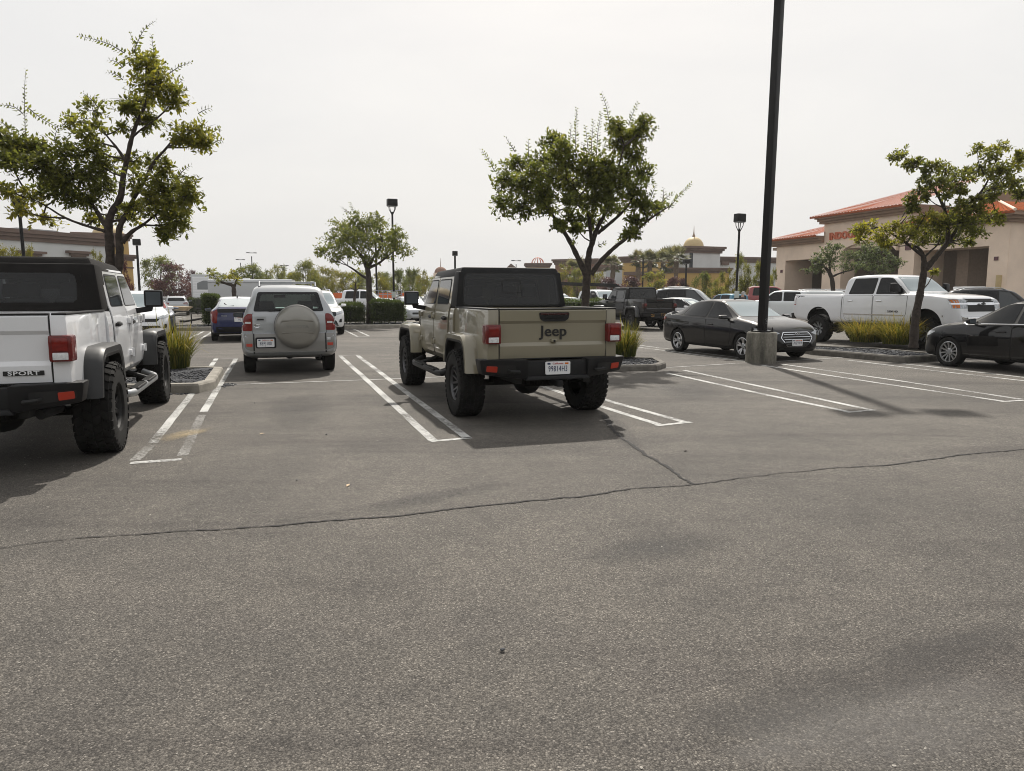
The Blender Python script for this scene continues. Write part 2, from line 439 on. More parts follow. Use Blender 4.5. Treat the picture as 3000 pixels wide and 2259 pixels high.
# ------------------------------------------------------------------ boxy crew cab pickup with flared arches
def crew_pickup(label, pm, top, flare, sty, Rr, tw, lugs, rows, platetxt, soft=False, detail=True, name='pickup_truck', letters='Jeep', platepos=0, lettermat='ink', gold=False, tlmat='redlens', step='plastic', rimlip=True):
    t = thing(name, label, 'pickup truck')
    WB = 3.49; body = M[pm]
    # chassis and underbody
    mb = MB()
    for s in (-1, 1):
        mb.box(-.95, 4.2, s * .42 - .04, s * .42 + .04, .50, .62, .01)
        mb.tube([(-.12, s * .50, .42), (-.02, s * .46, .85)], .035, 10)
        mb.tube([(.0, s * .55, .40), (.85, s * .45, .50)], .03, 8)
        mb.tube([(.02, s * .38, .45), (.02, s * .38, .64)], .065, 12)
    mb.tube([(0, -.78, .42), (0, .78, .42)], .045, 12)
    mb.lathe([(.001, -.17), (.10, -.16), (.165, -.08), (.175, .02), (.14, .12), (.06, .17), (.001, .17)], 16, 'x', (-.02, 0, .42))
    mb.tube([(WB, -.78, .42), (WB, .78, .42)], .045, 12)
    mb.tube([(.1, 0, .45), (1.9, .05, .55)], .04, 10)
    mb.tube([(1.5, -.25, .52), (.3, -.42, .52), (-.4, -.55, .50), (-.8, -.5, .5)], .04, 10)
    mb.box(-.62, -.5, -.45, .45, .50, .60, .02)
    obj('chassis', mb, M['under'], t)
    sp = MB().lathe([(.20, -.10), (.24, -.12), (.34, -.125), (.385, -.09), (.395, 0), (.385, .09), (.34, .125), (.24, .12), (.20, .10)], 40, 'z', (-.42, 0, .56))
    for k in range(40):
        a = 2 * pi * k / 40; sp.box(.375, .402, -.014, .014, -.10, .10); n = 8
        q = sp.v[-8:]; rm = Matrix.Rotation(a, 4, 'Z'); sp.v[-8:] = [tuple(rm @ Vector(p) + Vector((-.42, 0, .56))) for p in q]
    obj('spare_tyre', sp, M['rubber'], t)
    hm = MB(); hm.box(-1.18, -.9, -.035, .035, .475, .545, .006); hm.box(-1.183, -1.17, -.024, .024, .486, .534, 0, 1)
    obj('tow_hitch', hm, [M['plastic'], M['well']], t)
    # lower cab tub + fenders + bed sides
    sec = [(.74, .62), (.80, .70), (.815, .80), (.812, 1.20), (.80, 1.30), (.785, 1.36), (.74, 1.375)]
    full = sec + [(-y, z) for y, z in reversed(sec)]
    tub = MB(); tub.prism(full, .60, 2.72, 'x')
    tubme = tub.mesh('cab', body, 0); fixn(tubme)
    # upper pillars
    up = MB(); up.hexa([(.62, -.77, 1.375), (2.66, -.77, 1.375), (2.66, .77, 1.375), (.62, .77, 1.375)], [(.66, -.69, 1.83), (2.20, -.69, 1.83), (2.20, .69, 1.83), (.66, .69, 1.83)], .02)
    mb = MB(); mb.v, mb.f, mb.m = list(tub.v), [list(f) for f in tub.f], list(tub.m)
    wr = [(-.60, 1.45), (.60, 1.45), (.58, 1.77), (-.58, 1.77)] if soft else [(-.66, 1.41), (.66, 1.41), (.62, 1.80), (-.62, 1.80)]
    def cutm(c): m_ = c.mesh('c', body, 0); fixn(m_); return m_
    holes = [lambda: cutm(MB().hexa([(.86, -.70, 1.30), (2.56, -.70, 1.30), (2.56, .70, 1.30), (.86, .70, 1.30)], [(.86, -.64, 1.79), (2.16, -.64, 1.79), (2.16, .64, 1.79), (.86, .64, 1.79)])),
             lambda: cutm(MB().prism(rpoly(wr, .06), .2, 1.2, 'x')), lambda: cutm(MB().prism(rpoly([(-.62, 1.43), (.62, 1.43), (.58, 1.77), (-.58, 1.77)], .05), 1.9, 3.0, 'x'))]
    um = up.mesh('u', body, 0); fixn(um)
    for hh in holes: um = boolcut(um, hh())
    mb.add([v.co for v in um.vertices], [list(p.vertices) for p in um.polygons], 0)
    st_ = MB().box(.64, 2.5, -.68, .68, 1.374, 1.392)
    for x0, ys in ((1.02, (-.40, 0, .40)), (1.80, (-.36, .36))):
        for y in ys:
            st_.hexa([(x0, y - .19, 1.385), (x0 + .14, y - .19, 1.385), (x0 + .14, y + .19, 1.385), (x0, y + .19, 1.385)], [(x0 - .03, y - .16, 1.50), (x0 + .08, y - .16, 1.50), (x0 + .08, y + .16, 1.50), (x0 - .03, y + .16, 1.50)], .03)
            st_.hexa([(x0 - .03, y - .12, 1.51), (x0 + .07, y - .12, 1.51), (x0 + .07, y + .12, 1.51), (x0 - .03, y + .12, 1.51)], [(x0 - .04, y - .10, 1.67), (x0 + .05, y - .10, 1.67), (x0 + .05, y + .10, 1.67), (x0 - .04, y + .10, 1.67)], .04)
    st_.box(2.20, 2.24, -.12, .12, 1.66, 1.73, .015); st_.tube([(1.35, -.66, 1.38), (1.35, -.62, 1.74), (1.35, .62, 1.74), (1.35, .66, 1.38)], .035, 8)
    obj('seat', st_, M['fabric'], t, 50)
    # hood, fenders, cowl, grille
    mb.hexa([(2.66, -.72, .80), (4.12, -.60, .80), (4.12, .60, .80), (2.66, .72, .80)], [(2.66, -.70, 1.375), (4.08, -.56, 1.27), (4.08, .56, 1.27), (2.66, .70, 1.375)], .06)
    mb.hexa([(4.05, -.58, .70), (4.22, -.56, .70), (4.22, .56, .70), (4.05, .58, .70)], [(4.03, -.58, 1.26), (4.16, -.54, 1.24), (4.16, .54, 1.24), (4.03, .58, 1.26)], .03)
    cab = obj('cab', mb, body, t, 40)
    S = Surf(tubme)
    upme = up.mesh('u', body, 0); SU = Surf(tubme, upme)
    # doors
    glassp = {}
    for s, view in ((1, 'L'), (-1, 'R')):
        fd = [(1.73, .70, .06), (2.52, .70, .10), (2.60, .90, .08), (2.63, 1.375, .02), (2.22, 1.79, .05), (1.73, 1.79, .02)]
        rd = [(1.06, .70, .14), (1.70, .70, .06), (1.70, 1.79, .02), (.88, 1.79, .03), (.84, 1.25, .05), (.86, 1.02, .05)]
        for k, poly in enumerate((fd, rd)):
            big = [(p[0] + (.012 if p[0] > (1.7 + (2.2 if k == 0 else 1.2)) / 2 - .2 else -.012), p[1] + (.012 if p[1] > 1.2 else -.012), p[2]) for p in poly]
            sm = SU.patch(rpoly(big, .05), view, .003, .004)
            obj('door_seal', sm, M['seam'], t, 30)
            d = obj('door', SU.patch(rpoly(poly, .05), view, .013, .014), body, t, 30)
            wp = [(1.79, 1.415), (2.50, 1.415), (2.47, 1.47), (2.20, 1.745), (1.79, 1.745)] if k == 0 else [(.985, 1.415), (1.645, 1.415), (1.645, 1.745), (1.0, 1.745)]
            wb = [(p[0] + (.02 if p[0] > (2.1 if k == 0 else 1.3) else -.02), p[1] + (.018 if p[1] > 1.6 else -.016)) for p in wp]
            fr = obj('window_seal', SU.patch(rpoly(wb, .05), view, .017, .006), M['seam'], d, 30)
            obj('window', SU.patch(rpoly(wp, .04), view, .020, .004), M['glassmid'], d, 30)
            hx = 1.85 if k == 0 else 1.0
            hb = MB(); hb.box(hx - .11, hx + .08, s * .825, s * .865, 1.20, 1.235, .010); hb.box(hx + .02, hx + .07, s * .82, s * .850, 1.19, 1.245, .008)
            obj('handle', hb, M['plastic'], d)
            ex = 2.62 if k == 0 else 1.715
            for z in (.86, 1.24):
                gb = MB().box(ex - .09, ex + .07, min(s * .815, s * .85), max(s * .815, s * .85), z - .035, z + .035, .012).tube([(ex, s * .85, z - .05), (ex, s * .85, z + .05)], .016, 8)
                obj('hinge', gb, body, d)
        # mirror
        mm = MB(); mm.hexa([(2.38, s * .90, 1.385), (2.52, s * .90, 1.385), (2.48, s * 1.12, 1.385), (2.38, s * 1.12, 1.385)], [(2.38, s * .90, 1.60), (2.50, s * .90, 1.60), (2.46, s * 1.12, 1.60), (2.38, s * 1.12, 1.60)], .025)
        mm.hexa([(2.40, s * .78, 1.30), (2.50, s * .78, 1.30), (2.48, s * .98, 1.33), (2.40, s * .98, 1.33)], [(2.40, s * .78, 1.37), (2.50, s * .78, 1.37), (2.48, s * 1.0, 1.40), (2.40, s * 1.0, 1.40)], .01)
        mo = obj('side_mirror', mm, M['plastic'], t)
        g = MB(); g.box(2.374, 2.382, min(s * .925, s * 1.095), max(s * .925, s * 1.095), 1.41, 1.575, 0); obj('mirror_glass', g, M['mirror'], mo)
        # fender flares
        for xc, kind in ((WB, 'f'), (0, 'r')):
            if kind == 'f':
                o = [(-.62, .60), (-.60, .92), (-.50, 1.06, .10), (.40, 1.06, .16), (.56, .90, .10), (.60, .74)]
                i = [(-.52, .60), (-.50, .86), (-.42, .985, .09), (.36, .985, .12), (.48, .86, .08), (.51, .74)]
            else:
                o = [(.62, .66), (.60, .86), (.47, 1.06, .10), (-.36, 1.06, .14), (-.52, .94, .10), (-.60, .60)]
                i = [(.53, .66), (.50, .84), (.40, .985, .09), (-.32, .985, .12), (-.43, .90, .08), (-.49, .60)]
            def open_round(p, n=4):
                out = [p[0][:2]]
                for q in range(1, len(p) - 1):
                    pp = Vector(p[q][:2]); a = Vector(p[q - 1][:2]); b = Vector(p[q + 1][:2]); r = p[q][2] if len(p[q]) > 2 else .08
                    da, db = a - pp, b - pp; rr = min(r, da.length * .45, db.length * .45)
                    s0, e0 = pp + da.normalized() * rr, pp + db.normalized() * rr
                    out += [tuple(s0 * (1 - k / n) ** 2 + pp * 2 * k / n * (1 - k / n) + e0 * (k / n) ** 2) for k in range(n + 1)]
                return out + [p[-1][:2]]
            O, I = open_round(o), open_round(i)
            n = len(O); mbf = MB(); vs = []
            yin, ymid, yo = .77, .905, .945
            for (px, pz), (qx, qz) in zip(O, I):
                mx, mz = px + (qx - px) * .30, pz + (qz - pz) * .30
                for (a, y, b) in ((px, yin, pz), (px, ymid, pz), (mx, yo, mz), (qx, yo - .004, qz), (qx, yin, qz)):
                    vs.append((xc + a, s * y, b))
            fs = []
            for k in range(n - 1):
                for j in range(5):
                    fs.append((k * 5 + j, k * 5 + (j + 1) % 5, (k + 1) * 5 + (j + 1) % 5, (k + 1) * 5 + j))
            fs += [tuple(range(5)), tuple(range((n - 1) * 5, n * 5))]
            mbf.add(vs, fs)
            fl = obj('fender_flare', mbf, M[flare], t, 40)
            # inner lip
            lip = MB(); vs = []; 
            for (qx, qz) in I:
                c = Vector((0, .42)); d = (Vector((qx, qz)) - c).normalized() * .035
                for (a, y, b) in ((qx, yo + .001, qz), (qx - d.x, yo - .006, qz - d.y), (qx - d.x, .70, qz - d.y), (qx, .70, qz)): vs.append((xc + a, s * y, b))
            fs = [(k * 4 + j, k * 4 + (j + 1) % 4, (k + 1) * 4 + (j + 1) % 4, (k + 1) * 4 + j) for k in range(n - 1) for j in range(4)]
            lip.add(vs, fs); obj('flare_lip', lip, M['plastic'], fl, 40)
            wl = MB(); wp = rpoly([(xc - .50, .62), (xc - .46, .99), (xc + .46, .99), (xc + .50, .62)], .06)
            wl.prism(wp, s * .52, s * .83, 'y'); obj('wheel_well', wl, M['well'], t)
        # side step
        st = MB(); st.tube([(.70, s * .78, .52), (.78, s * .92, .47), (.95, s * .95, .46), (2.55, s * .95, .46), (2.72, s * .92, .47), (2.80, s * .78, .52)], .042, 12)
        for x0 in (1.0, 1.8): st.box(x0, x0 + .62, s * .95 - .045, s * .95 + .045, .485, .512, .008, 1); 
        for x0 in (1.0, 1.8):
            for k in range(7): st.box(x0 + .04 + k * .085, x0 + .075 + k * .085, s * .95 - .035, s * .95 + .035, .508, .518, 0, 1)
        for x0 in (1.0, 2.4): st.tube([(x0, s * .93, .46), (x0, s * .6, .58)], .025, 8, 1)
        obj('side_step', st, [M[step], M['under']], t)
        wheel(t, 0, s * .815, Rr, tw, .225, sty, lugs, rows)
        wheel(t, WB, s * .815, Rr, tw, .225, sty, lugs, rows)
    # bed
    bd = MB()
    for s in (-1, 1):
        bd.hexa([(-.97, s * .66, .72), (.585, s * .66, .72), (.585, s * .80, .72), (-.97, s * .80, .72)], [(-.97, s * .66, 1.37), (.585, s * .66, 1.37), (.585, s * .785, 1.37), (-.97, s * .785, 1.37)], .022)
    bd.box(-.90, .585, -.67, .67, .80, .86); bd.box(.54, .585, -.67, .67, .80, 1.36, .01)
    obj('bed', bd, body, t, 40)
    rl = MB()
    for s in (-1, 1): rl.box(-.965, .58, s * .73 - .06, s * .73 + .055, 1.366, 1.384, .006)
    rl.box(-.968, -.90, -.655, .655, 1.366, 1.384, .006)
    obj('bed_rail_cap', rl, M['plastic'], t)
    # tailgate
    x = -.965
    tg = MB(); tg.prism([(-.90, 1.366), (x + .006, 1.366), (x - .010, 1.352), (x - .012, 1.238), (x + .008, 1.205), (x + .010, .985), (x - .012, .945), (x - .012, .90), (x + .004, .80), (-.90, .80)], -.652, .652, 'y')
    tgo = obj('tailgate', tg, body, t, 20)
    gp = MB()
    for y in (-.657, .657): gp.box(x + .002, x + .03, y - .004, y + .004, .80, 1.366)
    gp.box(x + .002, x + .03, -.655, .655, .79, .802)
    obj('tailgate_seam', gp, M['seam'], tgo)
    hd = MB(); hp = rpoly([(-.185, 1.335), (.185, 1.335), (.175, 1.26), (.13, 1.228), (-.13, 1.228), (-.175, 1.26)], .02)
    hd.prism(hp, x - .022, x - .006, 'x', 0); hd.box(x - .028, x - .018, -.17, .17, 1.305, 1.328, .003, 1); hd.box(x - .030, x - .02, -.11, .11, 1.262, 1.292, .004, 2)
    obj('handle', hd, [M['plastic'], M['smokered'], M['well']], tgo)
    if letters == 'Jeep':
        lt = MB().text('Jeep', .178, face_back(x + .004, 0, 1.11), .012, 0, sx=1.08, bold=.002)
        obj('lettering', lt, M[lettermat], tgo, 0, fix=False)
        cm = MB(); cm.box(x - .025, x + .02, -.035, .035, .985, 1.02, .006, 0); cm.lathe([(.012, -.03), (.001, -.03)], 12, 'x', (x, 0, 1.0), 1); cm.box(x - .03, x - .02, -.012, .012, .988, 1.008, .003, 1)
        obj('camera', cm, [body, M['under']], tgo)
    else:
        lt = MB(); lt.box(x - .018, x - .008, -.60, -.30, .865, .905, .004, 0)
        lt.text(letters, .046, face_back(x - .019, -.45, .885), .004, 1, sx=1.55, bold=.001, sp=1.12)
        obj('lettering', lt, [M['ink'], M['plate']], tgo, 0, fix=False)
    # bumper
    bm_ = MB()
    for s in (-1, 1):
        bm_.hexa([(-1.11, s * .36, .56), (-.90, s * .36, .56), (-.78, s * .86, .62), (-.95, s * .86, .62)], [(-1.14, s * .36, .795), (-.93, s * .36, .795), (-.78, s * .895, .80), (-1.00, s * .895, .80)], .022)
    bm_.hexa([(-1.09, -.38, .56), (-.92, -.38, .56), (-.92, .38, .56), (-1.09, .38, .56)], [(-1.085, -.38, .775), (-.92, -.38, .775), (-.92, .38, .775), (-1.085, .38, .775)], .015)
    bm_.hexa([(-1.13, -.40, .555), (-1.05, -.40, .555), (-1.05, .40, .555), (-1.13, .40, .555)], [(-1.125, -.36, .60), (-1.05, -.36, .60), (-1.05, .36, .60), (-1.125, .36, .60)], .01)
    bpo = obj('bumper', bm_, M['plastic'], t, 40)
    for s in (-1, 1):
        rec = MB(); rp = rpoly([(s * .50, .625), (s * .83, .655), (s * .83, .735), (s * .50, .735)], .02)
        # recess panel follows the bumper face
        SB = Surf(bm_.mesh('x', body, 0))
        obj('bumper_recess', SB.patch(rp, 'B', .003), M['under'], bpo)
        rr = rpoly([(s * .70, .65), (s * .815, .66), (s * .815, .725), (s * .70, .72)], .01)
        if not gold: obj('reflector', SB.patch(rr, 'B', .010, .008), M['orange_refl'], bpo)
        hk = MB(); hk.tube([(-1.06, s * .46, .66), (-1.14, s * .47, .66), (-1.14, s * .57, .67), (-1.06, s * .58, .67)], .016, 8); obj('tow_hook', hk, M['under'], bpo)
        # tail light
        tl = MB(); y0, y1 = (s * .652, s * .83)
        ya, yb = min(y0, y1), max(y0, y1)
        tl.box(-1.035, -.86, ya, yb, .975, 1.20, .022, 0)
        to = obj('taillight', tl, M['darkred' if tlmat == 'redlens' else 'smokered'], t)
        a = MB(); a.box(-1.045, -1.02, ya + .03, yb - .03, 1.065, 1.18, .010); obj('brake_lens', a, M[tlmat], to)
        b = MB(); b.box(-1.045, -1.02, ya + .03, yb - .03, .992, 1.055, .010); obj('reverse_lens', b, M['clearlens'] if tlmat == 'redlens' else M['smokered'], to)
    if platetxt:
        plate(t, face_back(-1.098, platepos, .69), platetxt, textmat='platetext')
    if gold:
        gd = MB().text('23', .17, face_back(-1.115, .42, .66), .01, 0, bold=.004); gd.text('T 20', .13, face_back(-1.10, -.12, .69), .006, 0, bold=.003)
        obj('plate_ornament', gd, M['gold'], t, 0, fix=False)
    # top
    T = MB()
    if soft:
        T.hexa([(.56, -.775, 1.372), (.92, -.775, 1.372), (.92, .775, 1.372), (.56, .775, 1.372)], [(.66, -.705, 1.86), (1.0, -.705, 1.86), (1.0, .705, 1.86), (.66, .705, 1.86)], .03)
        T.hexa([(.64, -.715, 1.79), (2.30, -.70, 1.79), (2.30, .70, 1.79), (.64, .715, 1.79)], [(.74, -.64, 1.93), (2.20, -.62, 1.90), (2.20, .62, 1.90), (.74, .64, 1.93)], .03)
    else:
        T.hexa([(.565, -.778, 1.372), (.90, -.778, 1.372), (.90, .778, 1.372), (.565, .778, 1.372)], [(.63, -.712, 1.86), (.88, -.712, 1.86), (.88, .712, 1.86), (.63, .712, 1.86)], .03)
        T.hexa([(.61, -.722, 1.795), (2.30, -.70, 1.795), (2.30, .70, 1.795), (.61, .722, 1.795)], [(.66, -.66, 1.915), (2.20, -.65, 1.90), (2.20, .65, 1.90), (.66, .66, 1.915)], .035)
    ST = Surf(T.mesh('x', body, 0))
    nv = len(T.v) // 2; nf = len(T.f) // 2; t1 = MB(); t1.add(T.v[:nv], T.f[:nf]); tm = cutm(t1)
    for hh in holes[:2]: tm = boolcut(tm, hh())
    t2 = MB(); t2.add(T.v[nv:], [[i - nv for i in f] for f in T.f[nf:]]); t2.add([v.co for v in tm.vertices], [list(p.vertices) for p in tm.polygons])
    to = obj('soft_top' if soft else 'hard_top', t2, M[top], t, 40)
    if soft:
        w0 = rpoly([(-.55, 1.46), (.55, 1.46), (.53, 1.76), (-.53, 1.76)], .07)
        w1 = rpoly([(-.60, 1.43), (.60, 1.43), (.58, 1.775), (-.58, 1.775)], .07)
        obj('window_seal', ring(ST, w1, w0, .005), M['softtop'], to); 
    else:
        w0 = rpoly([(-.675, 1.405), (.675, 1.405), (.635, 1.82), (-.635, 1.82)], .07)
        w1 = rpoly([(-.69, 1.39), (.69, 1.39), (.65, 1.835), (-.65, 1.835)], .08)
        obj('window_seal', ring(ST, w1, rpoly(wr, .06), .003), M['seam'], to)
    obj('rear_window', ST.patch(w0, 'B', .007, 0), M['tintglass'], to)
    if not soft:
        sl = MB()
        p0 = rpoly([(-.135, 1.56), (.135, 1.56), (.135, 1.745), (-.135, 1.745)], .02); p1 = rpoly([(-.123, 1.572), (.123, 1.572), (.123, 1.733), (-.123, 1.733)], .018)
        obj('sliding_frame', ring(ST, p0, p1, .011), M['seam'], to)
    # windscreen
    g = MB(); g.hexa([(2.672, -.66, 1.40), (2.676, -.66, 1.40), (2.676, .66, 1.40), (2.672, .66, 1.40)], [(2.26, -.62, 1.80), (2.264, -.62, 1.80), (2.264, .62, 1.80), (2.26, .62, 1.80)])
    obj('windscreen', g, M['clearscreen'], t)
    return t
# ------------------------------------------------------------------ lofted cars
def chaikin(p, it=2):
    p = np.asarray(p, float)
    for _ in range(it):
        q = p[:-1] * .75 + p[1:] * .25; r = p[:-1] * .25 + p[1:] * .75
        o = np.empty((2 * len(q), p.shape[1])); o[0::2] = q; o[1::2] = r
        p = np.vstack([p[:1], o, p[-1:]])
    return p
def loft(sp):
    T, B, L, H, W = (np.array(sp[k], float) for k in ('top', 'belt', 'bot', 'hw', 'hwt'))
    xs = set(np.linspace(T[0, 0], T[-1, 0], 64).tolist())
    for A in (T,):
        for a, b in zip(A[:-1, 0], A[1:, 0]):
            for k in range(4): xs.add(a + (b - a) * k / 4)
    xs = np.array(sorted(xs)); keep = [0]
    for i in range(1, len(xs)):
        if xs[i] - xs[keep[-1]] > .006: keep.append(i)
    xs = xs[keep]
    zt, zs, zb = pchip(T[:, 0], T[:, 1], xs), pchip(B[:, 0], B[:, 1], xs), pchip(L[:, 0], L[:, 1], xs)
    w, wt = pchip(H[:, 0], H[:, 1], xs), pchip(W[:, 0], W[:, 1], xs)
    zs = np.minimum(zs, zt - .015); zb = np.minimum(zb, zs - .02)
    rings = []
    for i in range(len(xs)):
        a, b, c, ww, tw = zt[i], zs[i], zb[i], w[i], min(wt[i], w[i] - .03)
        g = a - b; sh = sp.get('shoulder', .045)
        d = b - c
        hp = [(0, c), (ww * .86, c), (ww * .965, c + min(.07, d * .2)), (ww * .992, c + .30 * d), (ww, c + .62 * d), (ww - .012, b - min(.07, d * .12)), (ww - sh, b)]
        if g > .12:
            hp += [(ww - sh - .02, b + .015), (tw + .045, a - .10), (tw, a - .035), (tw - .10, a - .004), (0, a + .008)]
        else:
            hp += [(ww - sh - .02, b + g * .3), (tw + (ww - sh - tw) * .5, b + g * .75), (tw, a - g * .12), (tw * .5, a - .002), (0, a)]
        rings.append(chaikin(hp, 2))
    n = len(rings[0]); mb = MB(); full = 2 * n - 2
    for x, r in zip(xs, rings):
        pts = [(x, p[0], p[1]) for p in r] + [(x, -p[0], p[1]) for p in r[-2:0:-1]]
        mb.v += pts
    for i in range(len(xs) - 1):
        for k in range(full):
            mb.f.append([i * full + k, i * full + (k + 1) % full, (i + 1) * full + (k + 1) % full, (i + 1) * full + k]); mb.m.append(0)
    mb.f.append(list(range(full))[::-1]); mb.m.append(0)
    e = (len(xs) - 1) * full; mb.f.append([e + k for k in range(full)]); mb.m.append(0)
    return mb
SURF = {}
def body_mesh(key, sp):
    if key in SURF: return SURF[key]
    me = loft(sp).mesh('body', [M['plastic'], M['well']], 0); fixn(me)
    S = Surf(me)
    for ax, r, zc in sp['arches']:
        c = MB()
        for s in (-1, 1):
            q = [(ax + r * cos(t), zc + r * sin(t) * sp.get('archsq', 1)) for t in np.linspace(0, 2 * pi, 41)[:-1]]
            y0, y1 = sorted((s * (sp['track'] - .20), s * 1.4)); c.prism(q, y0, y1, 'y')
        cm = c.mesh('c', M['well'], 0); fixn(cm); me = boolcut(me, cm)
    if 'bed' in sp:
        x0, x1, y, z = sp['bed']; c = MB().box(x0, x1, -y, y, z, 3); cm = c.mesh('c', M['well'], 0); fixn(cm); me = boolcut(me, cm)
    if 'tunnel' in sp:
        c = MB().prism(rpoly(sp['tunnel'][2], .04), sp['tunnel'][0], sp['tunnel'][1], 'x'); cm = c.mesh('c', M['well'], 0); fixn(cm); me = boolcut(me, cm)
    # material index by position: wheel wells, bed and cabin linings dark
    mi = np.zeros(len(me.polygons), int)
    for p in me.polygons:
        c = p.center
        for ax, r, zc in sp['arches']:
            if abs(math.hypot(c.x - ax, (c.z - zc) / sp.get('archsq', 1)) - r) < .012 + .0 * r and abs(p.normal.y) < .3 and abs(c.y) > sp['track'] - .21: mi[p.index] = 1
            if math.hypot(c.x - ax, c.z - zc) < r + .01 and abs(abs(c.y) - (sp['track'] - .20)) < .01: mi[p.index] = 1
        if 'bed' in sp:
            x0, x1, y, z = sp['bed']
            if x0 - .01 < c.x < x1 + .01 and abs(c.y) < y + .005 and c.z > z - .01 and not (c.z > z + .05 and p.normal.z > .8): mi[p.index] = 1
        if 'tunnel' in sp and abs(p.normal.x) < .05 and abs(c.y) < .63 and 1.12 < c.z < 1.60 and p.area > .2: mi[p.index] = 1
        if c.z < .30 and p.normal.z < -.5: mi[p.index] = 1
    me.materials.clear(); me.materials.append(M['plastic']); me.materials.append(M['well'])
    me.polygons.foreach_set('material_index', mi.tolist()); shade(me, 32)
    SURF[key] = (me, S)
    return SURF[key]
PATCH = {}
def car(name, label, cat, key, sp, pm, group=None, lod=0):
    """builds a car from its spec; patches are cached so that a second car of one kind shares meshes"""
    t = thing(name, label, cat, group=group)
    me, S = body_mesh(key, sp)
    b = link('body', me.copy() if False else me, t)
    b.material_slots[0].link = 'OBJECT'; b.material_slots[0].material = M[pm]
    parts = {'body': b, None: t}
    k = 0
    for p in sp['parts']:
        nm, view, poly, mt, off, thick, par = (list(p) + [None] * 7)[:7]
        opts = p[7] if len(p) > 7 else {}
        if lod and nm in ('door', 'door_seal', 'handle', 'trim', 'seam', 'grille_bar') : continue
        variants = [(view, poly)]
        if view == 'S': variants = [('L', poly), ('R', poly)]
        elif opts.get('sym'): variants = [(view, poly), (view, mir(poly))]
        for q, (vw, pl) in enumerate(variants):
            ck = (key, k, q)
            if ck not in PATCH:
                PATCH[ck] = S.patch(rpoly(pl, opts.get('r', .03)), vw, off or .004, thick or 0, opts.get('grid', .07)).mesh(nm, M['plastic'], 40)
            pa = parts.get((par, q), parts.get(par, t)) if par else t
            o = link(nm, PATCH[ck], pa)
            o.material_slots[0].link = 'OBJECT'; o.material_slots[0].material = M[pm] if mt == 'body' else M[mt]
            idn = opts.get('id')
            if idn: parts[(idn, q)] = o; parts.setdefault(idn, o)
        k += 1
    tr, (Rr, tw, rim, sty, lugs, rows) = sp['track'], sp['wheel']
    for x in (0, sp['wb']):
        for s in (-1, 1): wheel(t, x, s * tr, Rr, tw, rim, sty, lugs, rows)
    for ex in sp.get('extra', []): ex(t, pm, S, lod)
    return t
def mirrors(x, z, y, big=0, mt='body'):
    def f(t, pm, S, lod):
        for s in (-1, 1):
            mb = MB(); w = .20 if not big else .22; h = .135 if not big else .30
            mb.hexa([(x - .06, s * y, z), (x + .09, s * y, z + .02), (x + .04, s * (y + w), z + .03), (x - .06, s * (y + w), z + .02)], [(x - .06, s * y, z + h), (x + .07, s * y, z + h - .02), (x + .02, s * (y + w), z + h - .03), (x - .06, s * (y + w), z + h - .01)], .03)
            mb.box(x - .02, x + .04, min(s * (y - .16), s * (y + .05)), max(s * (y - .16), s * (y + .05)), z + .01, z + .05, .008)
            if big: mb.box(x - .02, x + .04, min(s * (y - .16), s * (y + .05)), max(s * (y - .16), s * (y + .05)), z + .16, z + .20, .008)
            o = obj('side_mirror', mb, M['plastic'] if mt != 'body' else M[pm], t)
            g = MB().box(x - .066, x - .058, min(s * (y + .02), s * (y + w - .02)), max(s * (y + .02), s * (y + w - .02)), z + .03, z + h - .025)
            obj('mirror_glass', g, M['mirror'], o)
    return f
def handles(xs, z, y, mt='body'):
    def f(t, pm, S, lod):
        if lod: return
        for s in (-1, 1):
            for x in xs:
                h, n, _, _ = S.t.ray_cast(Vector((x, s * 3, z)), Vector((0, -s, 0)))
                yy = abs(h.y); hb = MB().box(x - .10, x + .10, s * yy - .008 + (0 if s > 0 else -.02), s * yy + (.028 if s > 0 else .008), z - .017, z + .017, .010)
                o = obj('door_handle', hb, M[pm] if mt == 'body' else M[mt], t)
    return f
def rails(x0, x1, y, z, mt='plastic', h=.05):
    def f(t, pm, S, lod):
        for s in (-1, 1):
            pts = []
            for k in range(9):
                x = x0 + (x1 - x0) * k / 8; hh, n, _, _ = S.t.ray_cast(Vector((x, s * y, 4)), Vector((0, 0, -1)))
                pts.append((x, s * y, hh.z + (h if 0 < k < 8 else -.01)))
            obj('roof_rail', MB().tube(pts, .018, 8), M[mt], t)
    return f
def wiper(x, y, z): pass
def plates(txt, front=None, back=None):
    def f(t, pm, S, lod):
        if front: plate(t, face_front(*front), txt)
        if back: plate(t, face_back(*back), txt)
    return f
